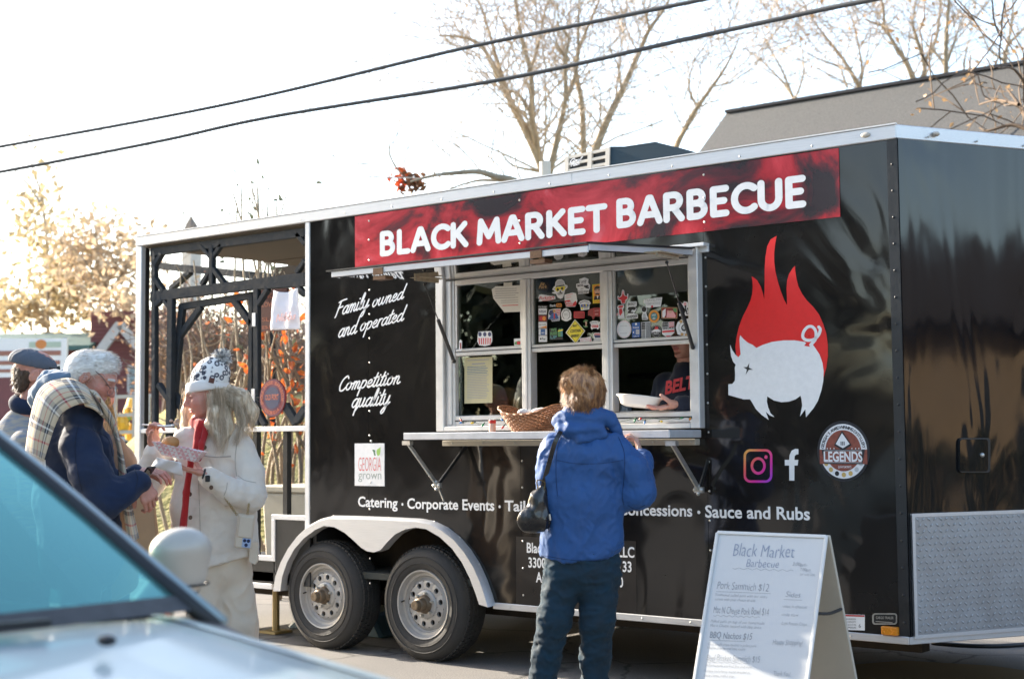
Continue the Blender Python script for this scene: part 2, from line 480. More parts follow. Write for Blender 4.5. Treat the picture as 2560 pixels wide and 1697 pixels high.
for i, P in enumerate(polys):
    b = MB(); g = .0012
    x0 = min(p[0] for p in P); x1 = max(p[0] for p in P)
    Q = [(min(max(p[0], x0 + g), x1 - g), p[1]) for p in P]
    b.prism([(x, 0, z) for x, z in Q], (0, .012, 0))
    pn = b.build('wall_panel', black, T)
    sc = MB()
    if i > 0:
        z = ZB + .09
        while z < TOPW - .03:
            if not (i == 2 and WZ0 - .02 < z < WZ1 + .02):
                sc.sphere((x0 + .011, -.001, z), .0065, 8, sc=(1, .5, 1))
            z += .152
        sc.build('screw_row', steel, pn, smooth=True, props=dict(kind='stuff'))
# corner column with its row of rivets
b = MB()
b.prism([(-.003, -.006, 0), (-.055, -.006, 0), (-.055, .0, 0), (-.003, 0, 0)], (0, 0, 1))
for k in range(len(b.v)): b.v[k] = (b.v[k][0], b.v[k][1] - .0005, ZB + .037 if b.v[k][2] < .5 else TOPW)
cp = b.build('corner_strip', satin, T)
sc = MB(); z = ZB + .1
while z < TOPW: sc.sphere((-.03, -.007, z), .007, 8, sc=(1, .6, 1)); z += .128
sc.build('rivet_row', satin, cp, smooth=True, props=dict(kind='stuff'))
# nose (two panels meeting at the apex), top trim, bottom trim
nd = V((NX, WD / 2, 0)).normalized()
nn = V((nd.y, -nd.x, 0))
b = MB(); b.prism([(0.0, 0.001, ZB + .036), (NX, WD / 2, ZB + .036), (NX, WD / 2, TOPW), (0, .001, TOPW)], (-nn * .012)); b.build('nose_panel', blackn, T)
b = MB(); b.prism([(0, WD, ZB + .036), (NX, WD / 2, ZB + .036), (NX, WD / 2, TOPW), (0, WD, TOPW)], (-.012, 0, 0)); b.build('nose_panel', blackn, T)
b = MB(); b.prism([(XS, WD, ZB), (0, WD, ZB), (0, WD, TOPW), (XS, WD, TOPW)], (0, -.012, 0)); b.build('far_wall', black, T)
def trim(z0, z1, name, out):
    b = MB()
    b.bx((-L_ - .012, -out, z0), (-.004, .02, z1))
    o1 = b.build(name, alu, T, bevel=.004)
    b = MB()
    q = [V((0, -out, 0)) - V((.004, 0, 0)), V((NX + out, WD / 2, 0)) , V((NX - .02, WD / 2, 0)), V((-.004, .02, 0))]
    b.prism([(p.x, p.y, z0) for p in q], (0, 0, z1 - z0)); b.build(name, alu, T, bevel=.004)
    b = MB()
    q = [V((0, WD + out, 0)), V((NX + out, WD / 2 + .001, 0)), V((NX - .02, WD / 2 + .001, 0)), V((0, WD - .02, 0))]
    b.prism([(p.x, p.y, z0) for p in q], (0, 0, z1 - z0)); b.build(name, alu, T, bevel=.004)
    return o1
tt = trim(ZT - .068, ZT, 'roof_trim', .014)
sc = MB(); x = -L_ + .1
while x < -.05: sc.sphere((x, -.015, ZT - .047), .006, 8, sc=(1, .5, 1)); x += .41
x = .08
while x < NX - .05:
    p = nd * (x / nd.x) + nn * .014; sc.sphere((p.x, p.y, ZT - .05), .006, 8); x += .14
sc.build('screw_row', steel, tt, smooth=True, props=dict(kind='stuff'))
b = MB(); b.bx((-L_ - .014, -.02, ZT), (-.0, -.005, ZT + .006)); b.bx((-1.935, -.0155, ZT - .068), (-1.931, -.0145, ZT)); b.build('drip_edge', alu_w, T)
for (xx) in (-.158, ):
    b = MB(); b.sphere((xx, -.016, ZT - .032), .016, 12, sc=(1.6, .5, .8)); b.build('marker_lamp', M('clear_lens', (.5, .45, .38), .15, var=.3, vs=60), T, smooth=True)
p = nd * .215 + nn * .016
b = MB(); b.sphere((p.x, p.y, ZT - .033), .016, 12, sc=(1.2, 1.2, .8)); b.build('marker_lamp', M('clear_lens', (.5, .45, .38), .15), T, smooth=True)
b = MB(); b.bx((-2.53, -.012, ZB), (-.006, .02, ZB + .036)); o1 = b.build('bottom_trim', alu, T, bevel=.003)
sc = MB(); x = -2.4
while x < 0: sc.sphere((x, -.013, ZB + .018), .005, 8, sc=(1, .5, 1)); x += .3
sc.build('screw_row', steel, o1, smooth=True, props=dict(kind='stuff'))
b = MB(); q = [V((-.004, -.012, 0)), V((NX + .012, WD / 2, 0)), V((NX - .02, WD / 2, 0)), V((-.004, .02, 0))]
b.prism([(p.x, p.y, ZB) for p in q], (0, 0, .036)); b.build('bottom_trim', alu, T, bevel=.003)
# roof skin and porch ceiling
b = MB(); b.prism([(-L_, 0.02, ZT - .04), (0, .02, ZT - .04), (NX - .03, WD / 2, ZT - .04), (0, WD - .02, ZT - .04), (-L_, WD - .02, ZT - .04)], (0, 0, .03)); b.build('roof_skin', alu, T)
ceilm = M('weathered_ply_ceiling', (.13, .11, .085), .8, var=.25, vs=3, stretch=(1, 6, 1))
for k in range(6):
    b = MB(); y0 = .03 + k * (WD - .06) / 6; b.bx((-L_ + .02, y0 + .003, ZT - .075 - .004 * (k % 2)), (XS, y0 + (WD - .06) / 6 - .003, ZT - .06)); b.build('ceiling_board', ceilm, T)
# interior of the kitchen
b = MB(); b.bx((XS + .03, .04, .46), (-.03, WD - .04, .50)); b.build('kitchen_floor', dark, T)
b = MB(); b.bx((XS + .02, WD - .05, .5), (-.02, WD - .03, ZT - .08)); b.build('kitchen_back_wall', M('kitchen_wall', (.30, .32, .20), .6, var=.2), T)
b = MB(); b.bx((XS + .03, .02, .5), (XS + .06, WD - .03, TOPW)); b.build('partition_wall', satin, T)
b = MB(); b.bx((-.3, .1, .5), (-.27, WD - .1, TOPW)); b.build('kitchen_front_wall', M('kitchen_wall', (.30, .32, .20), .6), T)
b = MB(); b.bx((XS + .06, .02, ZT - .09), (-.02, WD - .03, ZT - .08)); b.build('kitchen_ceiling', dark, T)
b = MB(); b.bx((-3.0, 1.95, .5), (-1.4, WD - .06, 1.38)); b.bx((-3.0, 2.1, 1.75), (-1.5, 2.3, 1.78)); b.build('kitchen_counter', M('dull_steel', (.20, .2, .19), .35, metal=.7), T)
# chassis under the floor
b = MB(); b.bx((-L_ + .1, .35, .26), (-.1, .45, ZB)); b.bx((-L_ + .1, WD - .45, .26), (-.1, WD - .35, ZB)); b.bx((-2.5, .02, ZB + .005), (-.05, WD - .02, ZB + .03))
b.bx((-L_ + .02, .03, ZB + .0), (-4.40, WD - .03, ZB + .03))
b.build('chassis', under, T)
# wheel well
b = MB()
well = [(p[0], p[1]) for p in arch_xz]
n = len(well)
b.v = [(x, .012, z) for x, z in well] + [(x, .42, z) for x, z in well]
b.f = [(i, i + 1, i + 1 + n, i + n) for i in range(n - 1)]; b.m = [0] * (n - 1)
b.poly([(x, .421, z) for x, z in well])
b.build('wheel_well', under, T, smooth=False)
# --- double fender
b = MB(); n = len(FO)
out = [V((p.x, -.052, p.z)) for p in FO]; inn = [V((p.x, -.052, p.z)) for p in FI]
cx = -3.45
def off(P, d):
    Q = []
    for i, p in enumerate(P):
        t = P[min(i + 1, len(P) - 1)] - P[max(0, i - 1)]; t.normalize()
        Q.append(p + V((-t.z, 0, t.x)) * d)
    return Q
lip0 = [V((p.x, 0.0, p.z)) for p in off(out, .018)]
lipm = [V((p.x, -.03, p.z)) for p in off(out, .012)]
rows = [lip0, lipm, out]
lip0.insert(0, lip0[0]) if False else None
b.v = [tuple(p) for r in rows for p in r]
for r in range(2):
    for i in range(n - 1): b.f.append((r * n + i, r * n + i + 1, (r + 1) * n + i + 1, (r + 1) * n + i)); b.m.append(0)
b.poly(out + list(reversed(inn)))
k = len(inn)
b.add([V((p.x, -.052, p.z)) for p in inn] + [V((p.x, .02, p.z)) for p in inn], [(i, i + 1, i + 1 + k, i + k) for i in range(k - 1)])
fo = b.build('double_fender', alu, T, auto=35)
sc = MB()
for p in lip0[5:16:2]: sc.sphere((p.x, -.006, p.z - .004), .006, 8)
sc.build('rivet_row', steel, fo, smooth=True, props=dict(kind='stuff'))
# --- wheels
def make_wheel(x):
    c = V((x, 0, .338)); tyre_r = .345
    wl = empty('wheel', c - rootloc(T)); wl.parent = T
    prof = [(.205, -.005), (.213, -.013), (.235, -.022), (.268, -.026), (.295, -.022), (.318, -.008), (.331, .012), (.338, .03), (.343, .06), (tyre_r, .1), (.343, .14), (.338, .17), (.318, .2), (.27, .215), (.205, .2)]
    b = MB(); b.lathe(prof, c, (0, 1, 0), 64)
    for rr, hh in ((.246, -.0255), (.285, -.0262)):
        b.lathe([(rr - .003, hh + .003), (rr - .001, hh - .0025), (rr + .002, hh - .0025), (rr + .004, hh + .003)], c, (0, 1, 0), 64)
    ty = b.build('tyre', rubber, wl, smooth=True)
    tr = MB()
    for j in range(64):
        a = 2 * math.pi * j / 64
        for (h, w_, sh) in ((.035, .026, .02), (.068, .026, -.02), (.102, .026, .02), (.136, .026, -.02)):
            ra = V((math.cos(a + sh), 0, math.sin(a + sh)))
            R = Matrix((V((-ra.z, 0, ra.x)), V((0, 1, 0)), ra)).transposed()
            tr.box(c + ra * (.343 if h in (.068, .102) else .339) + V((0, h, 0)), (.025, w_, .012), R)
    tr.build('tread_block', rubber, ty, props=dict(kind='stuff'))
    b = MB()
    b.lathe([(.208, -.006), (.205, -.016), (.197, -.014), (.190, .004), (.186, .016), (.172, .018), (.168, .03), (.160, .036), (.148, .028), (.142, .020)], c, (0, 1, 0), 64)
    # disc with ten round holes
    n = 120; r0, r1, rh, hr = .142, .085, .118, .0165
    ring = []
    hols = [(rh * math.cos(2 * math.pi * (j + .25) / 10), rh * math.sin(2 * math.pi * (j + .25) / 10)) for j in range(10)]
    for j in range(10):
        a0 = 2 * math.pi * (j - .25) / 10; a1 = 2 * math.pi * (j + .75) / 10; am = (a0 + a1) / 2
        hx, hz = rh * math.cos(am), rh * math.sin(am)
        outer = []
        for k in range(24):
            g = am + 2 * math.pi * k / 24
            d = V((math.cos(g), math.sin(g)))
            t = 1.0; p = V((hx, hz))
            lo, hi = 0, .2
            for _ in range(30):
                mid = (lo + hi) / 2; q = p + d * mid
                rad = q.length; an = (math.atan2(q.y, q.x) - am + math.pi) % (2 * math.pi) - math.pi
                if rad < r0 and rad > r1 and abs(an) < math.pi / 10: lo = mid
                else: hi = mid
            outer.append(p + d * lo)
        vs = []
        for k in range(24):
            g = am + 2 * math.pi * k / 24
            vs.append(c + V((hx + hr * math.cos(g), .018, hz + hr * math.sin(g))))
        for q in outer:
            vs.append(c + V((q.x, .018 + .004 * (q.length - r1) / (r0 - r1), q.y)))
        for k in range(24):
            g = am + 2 * math.pi * k / 24
            vs.append(c + V((hx + hr * math.cos(g), .034, hz + hr * math.sin(g))))
        fs = [(k, (k + 1) % 24, 24 + (k + 1) % 24, 24 + k) for k in range(24)] + [(k, 48 + k, 48 + (k + 1) % 24, (k + 1) % 24) for k in range(24)]
        b.add(vs, fs)
    b.lathe([(.0875, .018), (.085, .012), (.075, .006), (.055, .006)], c, (0, 1, 0), 48)
    b.build('rim', wheelp, wl, auto=50)
    b = MB(); b.lathe([(.2, .03), (.2, .12), (.0, .12)], c, (0, 1, 0), 32); b.build('brake_drum', under, wl)
    b = MB(); b.lathe([(.058, .008), (.05, -.012), (.043, -.018), (.041, -.05), (.036, -.056), (.031, -.058), (.031, -.075), (.027, -.086), (.012, -.087), (0.001, -.085)], c, (0, 1, 0), 28); hb = b.build('hub', rust, wl, auto=40)
    for j in range(6):
        a = 2 * math.pi * (j + .3) / 6; b = MB(); q = c + V((.068 * math.cos(a), 0, .068 * math.sin(a)))
        b.lathe([(.0001, -.016), (.007, -.015), (.0095, -.004), (.0095, .008)], q, (0, 1, 0), 6); b.build('lug_nut', steel, wl)
    b = MB(); b.tube([c + V((-.178, .02, .01)), c + V((-.172, -.014, .006))], .0045, 6); b.build('valve_stem', rubber, wl)
    return wl
w1 = make_wheel(-3.075)
w2 = copy_tree(w1, T, off=(-.862, 0, 0))
b = MB(); b.tube([(-3.075, .2, .34), (-3.075, 2.2, .34)], .035, 10); b.tube([(-3.937, .2, .34), (-3.937, 2.2, .34)], .035, 10); b.build('axle', under, T)
for xx in (-3.075, -3.937):
    b = MB(); b.lathe([(.21, 0), (.33, .02), (.345, .1), (.33, .2), (.21, .2)], (xx, 2.18, .338), (0, 1, 0), 32); b.build('far_wheel', rubber, T, smooth=True)
# --- porch shell
b = MB(); b.bx((-L_ - .012, -.012, ZB), (-L_ + .055, .03, ZT - .07)); b.build('corner_post', alu, T, bevel=.006)
b = MB(); b.bx((-L_ - .012, .032, ZB), (-L_ + .02, .09, ZT - .07)); b.build('corner_post', satin, T)
b = MB(); b.bx((XS - .02, -.008, zat(XS) - .0), (XS + .021, .03, TOPW)); dv = b.build('divider_strip', alu_w, T, bevel=.003)
for yy in (WD - .09,):
    b = MB(); b.bx((-L_, yy, ZB), (-L_ + .07, WD, ZT - .07)); b.build('corner_post', satin, T)
b = MB(); b.bx((-L_ + .05, .0, .40), (XS - .02, WD - .05, .46)); b.build('porch_floor', satin, T)
def pz(u, v, y=0): return PY(u, v, y)
q0 = PY(620, 1066, -.002).z
b = MB(); b.bx((-L_ + .056, -.006, 1.385), (XS - .021, .03, 1.418)); b.build('porch_rail', alu_w, T, bevel=.003)
# stepped side panel beside the fender
zA = PY(720, 1293).z; zC = PY(660, 1394).z; xA = PY(684, 1340).x
b = MB(); b.prism([(xA + .02, 0, ZB + .036), (xA + .02, 0, zA - .016), (XS + .02, 0, zA - .016), (XS + .02, 0, ZB + .036)], (0, .012, 0))
side_poly = [(xA, ZB + .036)] + [(-L_ + .056, ZB + .036), (-L_ + .056, zC - .02), (xA, zC - .02)]
b.prism([(x, 0, z) for x, z in reversed(side_poly)], (0, .012, 0)); b.build('step_panel', satin, T)
b = MB(); b.bx((xA - .018, -.007, zA - .016), (XS - .02, .02, zA + .016)); b.bx((xA - .018, -.0075, zC), (xA + .016, .02, zA - .016)); b.bx((-L_ + .056, -.007, zC - .017), (xA + .016, .02, zC + .017)); b.bx((-L_ + .056, -.007, ZB), (-4.42, .02, ZB + .036))
b.build('step_trim', alu_w, T, bevel=.003)
# railing posts, expanded mesh and the pale drum behind
for uu in (642, 718):
    x = PY(uu, 1180, .05).x; b = MB(); b.bx((x - .02, .03, .46), (x + .02, .07, 1.385)); b.build('rail_post', satin, T)
ms = MB(); yy = WD - .02
for k in range(0, 60):
    x = -L_ + .08 + k * .03
    ms.bar((x, yy, .75), (x + .11, yy, 1.3), .004, .007); ms.bar((x + .11, yy + .004, .75), (x, yy + .004, 1.3), .004, .007)
ms.build('expanded_mesh', satin, T, props=dict(kind='stuff'))
b = MB(); b.bx((-L_ + .06, WD - .03, 1.3), (XS, WD + .0, 1.42)); b.bx((-L_ + .06, WD - .03, .46), (XS, WD + .0, .75)); b.build('far_side_panel', satin, T)
# timber screens: front face y = .05, and the far side
def screen(y, segs, name, mat, w_=.05, t=.035):
    for i, (a, c, ww) in enumerate(segs):
        p, q = PY(a[0], a[1], y), PY(c[0], c[1], y)
        b = MB(); b.bar(p, q, t + .002 * (i % 5), ww or w_, (0, 1, 0)); b.build(name, mat, T, bevel=.004)
def zz(x, y): return (300 + x / 2.704, 520 + y / 2.704)
fs_ = [((215, 300), (1258, 165), .06), ((215, 600), (1258, 475), .075), ((420, 565), (1258, 508), .045),
       ((625, 252), (625, 530), .042),
       ((553, 258), (622, 335), .03), ((692, 246), (628, 335), .03), ((618, 410), (556, 520), .035), ((632, 410), (712, 515), .035),
       ((292, 298), (236, 392), .035), ((236, 470), (300, 566), .035), ((1200, 172), (1256, 245), .035), ((1256, 352), (1196, 440), .035),
       ((236, 290), (238, 1600), .045), ((350, 610), (338, 1600), .06), ((248, 655), (290, 615), .035), ((300, 625), (345, 680), .03),
       ((926, 520), (930, 1470), .05),
       ((1005, 545), (938, 650), .035), ((1200, 530), (1256, 590), .04), ((262, 1190), (338, 1300), .04), ((938, 1380), (985, 1470), .045), ((1120, 1330), (1196, 1455), .055), ((1256, 1350), (1196, 1440), .05)]
screen(.055, [(zz(*a), zz(*c), w_) for a, c, w_ in fs_], 'timber_brace', timber)
# the screen door, standing ajar
ds = [((412, 668), (906, 590), .05), ((893, 590), (888, 1480), .042), ((424, 655), (400, 900), .055), ((402, 880), (352, 1420), .06),
      ((552, 664), (402, 872), .05), ((772, 622), (893, 788), .05), ((356, 1235), (448, 1392), .06), ((845, 1280), (890, 1230), .045)]
dr = MB(); first = None
for i, (a, c, w_) in enumerate(ds):
    p, q = PY(*zz(*a), .10), PY(*zz(*c), .10)
    b = MB(); b.bar(p, q, .034 + .002 * (i % 4), w_, (0, 1, 0)); b.build('door_rail', timber, T, bevel=.004)
for (a, c) in ((905, 755), (900, 1268)):
    p = PY(*zz(a, c), .03); b = MB(); b.box(p, (.034, .008, .092)); hg = b.build('hinge', alu_w, T, bevel=.002)
far = [((255, 390), (1135, 478), .07), ((345, 548), (478, 432), .05), ((1014, 640), (1018, 1500), .085), ((1150, 385), (1256, 372), .05)]
screen(WD - .06, [(zz(*a), zz(*c), w_) for a, c, w_ in far], 'timber_brace', timber, t=.06)
b = MB(); pA = PY(*zz(1050, 400), 2.2); pB = PY(*zz(1256, 470), 2.2); b.bx((pA.x, 2.2, pB.z), (pB.x, 2.22, pA.z)); b.build('cabinet', under, T)
# ---------------------------------------------------------------- signs on the serving side
def smoke_material():
    m = bpy.data.materials.new('red_smoke_print'); m.use_nodes = True
    nt = m.node_tree; L = nt.links.new; b = nt.nodes['Principled BSDF']
    tc = _n(nt, 'ShaderNodeTexCoord')
    mp = _n(nt, 'ShaderNodeMapping'); mp.inputs['Scale'].default_value = (1.0, 1, 1.25); mp.inputs['Rotation'].default_value = (0, .5, 0)
    L(tc.outputs['Object'], mp.inputs['Vector'])
    n1 = _n(nt, 'ShaderNodeTexNoise'); n1.inputs['Scale'].default_value = 1.5; n1.inputs['Detail'].default_value = 7; n1.inputs['Distortion'].default_value = 1.6
    n1.inputs['Roughness'].default_value = .62
    L(mp.outputs[0], n1.inputs['Vector'])
    r = _n(nt, 'ShaderNodeValToRGB'); e = r.color_ramp.elements
    e[0].position = .34; e[0].color = (.020, .008, .012, 1); e[1].position = .60; e[1].color = (.62, .035, .05, 1)
    k = e.new(.41); k.color = (.12, .008, .016, 1); k = e.new(.48); k.color = (.42, .010, .02, 1); k = e.new(.74); k.color = (.62, .14, .17, 1)
    L(n1.outputs['Fac'], r.inputs[0])
    L(r.outputs[0], b.inputs['Base Color']); b.inputs['Roughness'].default_value = .22
    return m
def quad_px(mb, pts, y, m=None):
    mb.poly([PY(a, b, y) for a, b in pts], m)
SX0, SX1, SZ0, SZ1 = -3.648, -.3075, 2.4, 2.741
b = MB(); b.bx((SX0, -.004, SZ0), (SX1, -.0005, SZ1)); sign = b.build('sign_banner', smoke_material(), T)
b = MB()
def put_px(mb, s, a, c, caph, y, bold=0., shear=0., space=1.0, m=None):
    """baseline from photo point a to photo point c, capital height in photo pixels"""
    o = PY(a[0], a[1], y); e = PY(c[0], c[1], y)
    up = PY(a[0], a[1] - caph, y) - o
    put_text(mb, s, o, e - o, V((0, 0, up.length)), bold, shear, space, m)
def z3(x, y): return (850 + x / 1.7526, 350 + y / 1.7526)
def arcp(cx, cy, rx, ry, a0, a1, n=10): return [(cx + rx * math.cos(math.radians(a0 + (a1 - a0) * k / n)), cy + ry * math.sin(math.radians(a0 + (a1 - a0) * k / n))) for k in range(n + 1)]
CAPS = {   # rounded heavy capitals, cap height 1, drawn with a broad round pen
 'B': (.68, [[(.1, .1), (.1, .9), (.3, .9)] + arcp(.32, .715, .19, .185, 90, -90) + [(.1, .53)], [(.3, .53)] + arcp(.34, .315, .23, .215, 90, -90) + [(.1, .1)]]),
 'L': (.56, [[(.1, .9), (.1, .1), (.48, .1)]]),
 'A': (.78, [[(.06, .1), (.36, .9), (.42, .9), (.72, .1)], [(.18, .34), (.6, .34)]]),
 'C': (.74, [arcp(.46, .5, .37, .4, 48, 312, 18)]),
 'K': (.70, [[(.1, .1), (.1, .9)], [(.58, .9), (.13, .45)], [(.26, .55), (.62, .1)]]),
 'M': (.90, [[(.08, .1), (.14, .9), (.45, .3), (.76, .9), (.82, .1)]]),
 'R': (.70, [[(.1, .1), (.1, .9), (.3, .9)] + arcp(.34, .69, .21, .21, 90, -90) + [(.1, .48)], [(.34, .48), (.6, .1)]]),
 'E': (.60, [[(.5, .9), (.1, .9), (.1, .1), (.5, .1)], [(.1, .51), (.44, .51)]]),
 'T': (.62, [[(.04, .9), (.58, .9)], [(.31, .9), (.31, .1)]]),
 'U': (.76, [[(.1, .9), (.1, .4)] + arcp(.37, .38, .27, .28, 180, 360, 12) + [(.64, .4), (.64, .9)]]),
}
def headline(word, a, c, caph, y, wd=.112, gap=.085):
    o = PY(a[0], a[1], y); e = PY(c[0], c[1], y); up = V((0, 0, (PY(a[0], a[1] - caph, y) - o).length))
    tot = sum(CAPS[ch][0] + gap for ch in word) - gap; x = 0; mb = MB(); k = 0; rv = (e - o) / tot
    for ch in word:
        adv, st = CAPS[ch]
        for P in st:
            for p, q in zip(P, P[1:]):
                p, q = V(p), V(q); d = (q - p).normalized(); n_ = V((-d.y, d.x)) * wd; k += 1
                a0 = math.atan2(d.y, d.x)
                out = [p + n_] + [p + V((math.cos(a0 + math.pi / 2 + g * math.pi / 8), math.sin(a0 + math.pi / 2 + g * math.pi / 8))) * wd for g in range(1, 8)] + [p - n_, q - n_] + [q + V((math.cos(a0 - math.pi / 2 + g * math.pi / 8), math.sin(a0 - math.pi / 2 + g * math.pi / 8))) * wd for g in range(1, 8)] + [q + n_]
                mb.add([o + rv * (x + t.x) + up * t.y + V((0, -.00009 * (k % 9), 0)) for t in out], [tuple(range(len(out)))])
        x += adv + gap
    return mb.build('lettering', white, sign, recalc=False)
headline('BLACK', z3(176, 511), z3(560, 468), 62, -.0055)
headline('MARKET', z3(602, 463), z3(1164, 402), 66, -.0055)
headline('BARBECUE', z3(1213, 388), z3(2042, 293), 73, -.0055)
sc = MB()
for xx in (-3.535, -2.325, -1.09):
    for z in (SZ0 + .05, SZ0 + .18, SZ0 + .3): sc.sphere((xx + .012, -.0045, z), .007, 8, sc=(1, .6, 1))
sc.build('screw_row', steel, sign, smooth=True, props=dict(kind='stuff'))
# script slogans
def z8(x, y): return (820 + x / 3.41, 640 + y / 3.41)
def script_px(s, a, c, xh, wd=.098):
    mb = MB(); o = PY(a[0], a[1], -.002); e = PY(c[0], c[1], -.002); xh *= .76
    up = (PY(a[0], a[1] - xh, -.002) - o).length
    script_text(mb, s, o, e - o, V((0, 0, up)), wd)
    mb.build('slogan', white, T, recalc=False)
script_px('Family', z8(62, 512), z8(342, 436), 24)
script_px('owned', z8(372, 436), z8(640, 362), 22)
script_px('and', z8(84, 695), z8(240, 655), 25)
script_px('operated', z8(268, 640), z8(640, 548), 23)
script_px('Competition', z8(84, 1150), z8(610, 1085), 24)
script_px('quality', z8(198, 1290), z8(520, 1262), 27)
# lower line of lettering
def line_px(mb_name, par, *args):
    b = MB(); put_px(b, *args); return b.build(mb_name, white, par)
put_L = lambda b, *args: line_px('lettering', T, *args)
put_px_ = put_px
put_A = lambda b, *args: line_px('lettering', ap, *args)
b = MB()
put_L(b, 'Catering', (895, 1265), (994, 1269), 24, -.002, .022)
put_L(b, 'Corporate Events', (1018, 1270), (1236, 1275.5), 24.5, -.002, .022)
put_L(b, 'Tailgates', (1262, 1276), (1390, 1279), 25, -.002, .022)
put_L(b, 'Concessions', (1545, 1286), (1731, 1290), 27, -.002, .022)
put_L(b, 'Sauce and Rubs', (1763, 1292), (2025, 1299), 29, -.002, .022)
for (u, v, r) in ((1006, 1260, 4), (1249, 1266, 4), (1410, 1271, 4), (1747, 1280, 4.4)):
    p = PY(u, v, -.002); b = MB(); b.disc(p, (0, -1, 0), r / 480, 14); b.build('bullet_mark', white, T)
b = MB(); quad_px(b, [(1290, 1340), (1590, 1352), (1592, 1530), (1290, 1512)], -.0012)
ap = b.build('address_panel', M('matt_black_vinyl', (.010, .008, .008), .3, var=.1), T)
b = MB()
put_A(b, 'Black Market Barbecue LLC', (1317, 1380), (1586, 1393), 24, -.0028, .02)
put_A(b, '3300 Highway 20 Suite 133', (1321, 1417), (1579, 1429), 24, -.0028, .02)
put_A(b, 'Acworth Georgia 30100', (1340, 1454), (1558, 1467), 24, -.0028, .02)
put_A(b, '770-555-8800', (1390, 1494), (1508, 1501), 23, -.0028, .02)
# the burning pig
def zp(x, y): return (1760 + x / 2.119, 560 + y / 2.119)
def smooth_px(P, y, n=4, closed=True):
    Q = [V((a, b2)) for a, b2 in P]; out = []
    return [PY(*zp(q[0], q[1]), y) for q in Q]
flame = [(385, 63), (352, 82), (334, 120), (325, 175), (321, 240), (321, 310), (319, 400), (313, 370), (300, 330), (282, 298), (262, 282), (252, 278), (256, 300), (258, 330), (255, 370), (246, 405), (228, 445), (205, 490), (186, 540), (172, 600), (166, 650), (170, 690), (185, 715), (230, 760), (330, 800), (500, 830), (600, 810), (634, 812), (648, 760), (656, 700), (656, 640), (648, 580), (632, 530), (610, 480), (580, 440), (545, 405), (520, 370), (500, 330), (490, 290), (484, 250), (482, 222), (468, 236), (450, 265), (440, 300), (437, 345), (439, 390), (440, 430), (424, 400), (405, 350), (390, 300), (378, 250), (372, 200), (372, 150), (378, 100)]
b = MB(); b.poly(smooth_px(flame, -.002)); b.build('flame_decal', flat('flame_red', (.75, .012, .012), .3), T)
body = [(138, 638), (150, 668), (165, 690), (182, 705), (194, 690), (190, 650), (188, 610), (192, 588), (208, 608), (232, 628), (258, 640), (278, 656), (310, 640), (360, 624), (420, 616), (480, 616), (535, 624), (541, 632), (530, 644), (560, 650), (575, 636), (592, 660), (612, 690), (628, 735), (634, 780), (632, 830), (622, 880), (604, 935), (580, 975), (540, 1023), (537, 980), (522, 1000), (509, 1018), (520, 960), (516, 925), (511, 909), (485, 928), (450, 940), (410, 943), (370, 934), (335, 912), (333, 940), (340, 970), (352, 1000), (373, 1022), (350, 1014), (328, 994), (343, 1037), (305, 1010), (275, 980), (255, 945), (244, 928), (210, 928), (170, 917), (129, 905), (129, 848), (150, 846), (163, 830), (165, 800), (163, 760), (168, 745), (155, 730), (143, 700)]
b = MB(); b.poly(smooth_px(body, -.0032)); pg = b.build('pig_decal', white, T)
b = MB()
tail = [(565, 640), (590, 610), (592, 570), (575, 545), (550, 545), (528, 570), (524, 600), (545, 615), (580, 612), (605, 590), (616, 560), (608, 545), (600, 575), (606, 590)]
quads, caps = ribbon2(catmull([V(p) for p in tail[:12]], 5), 8)
for k, q in enumerate(quads + caps): b.add([PY(*zp(p[0], p[1]), -.0042 - .0001 * (k % 3)) for p in q], [tuple(range(len(q)))])
b.build('tail_decal', white, pg, recalc=False)
b = MB(); b.poly(smooth_px([(208, 758), (228, 757), (240, 735), (238, 760), (260, 772), (238, 771), (221, 796), (227, 770)], -.0042)); b.build('eye_decal', satin, pg)
# social media marks
def rrect(cx, cy, hw, hh, r, n=6):
    P = []
    for (sx, sy, a0) in ((1, 1, 0), (-1, 1, 90), (-1, -1, 180), (1, -1, 270)):
        for k in range(n + 1):
            a = math.radians(a0 + 90 * k / n); P.append((cx + sx * (hw - r) + r * math.cos(a), cy + sy * (hh - r) + r * math.sin(a)))
    return P
def ringpoly(mb, P, Q, m=None, wmap=None):
    n = len(P); mb.add([wmap(p) for p in P] + [wmap(p) for p in Q], [(i, (i + 1) % n, (i + 1) % n + n, i + n) for i in range(n)], m)
def gradient_mat(name, cols, axis_scale):
    m = bpy.data.materials.new(name); m.use_nodes = True
    nt = m.node_tree; L = nt.links.new; b = nt.nodes['Principled BSDF']
    tc = _n(nt, 'ShaderNodeTexCoord'); gd = _n(nt, 'ShaderNodeSeparateXYZ'); L(tc.outputs['Generated'], gd.inputs[0])
    ad = _n(nt, 'ShaderNodeMath', operation='ADD'); L(gd.outputs[0], ad.inputs[0]); 
    sb = _n(nt, 'ShaderNodeMath', operation='SUBTRACT'); sb.inputs[0].default_value = 1; L(gd.outputs[2], sb.inputs[1]); L(sb.outputs[0], ad.inputs[1])
    hf = _n(nt, 'ShaderNodeMath', operation='MULTIPLY'); hf.inputs[1].default_value = .5; L(ad.outputs[0], hf.inputs[0])
    r = _n(nt, 'ShaderNodeValToRGB'); e = r.color_ramp.elements
    e[0].position = .0; e[0].color = (*cols[0], 1); e[1].position = 1; e[1].color = (*cols[-1], 1)
    for i, c in enumerate(cols[1:-1]): k = e.new((i + 1) / (len(cols) - 1)); k.color = (*c, 1)
    L(hf.outputs[0], r.inputs[0]); L(r.outputs[0], b.inputs['Base Color']); b.inputs['Roughness'].default_value = .35
    return m
mp_ = lambda p: PY(p[0], p[1], -.002)
b = MB()
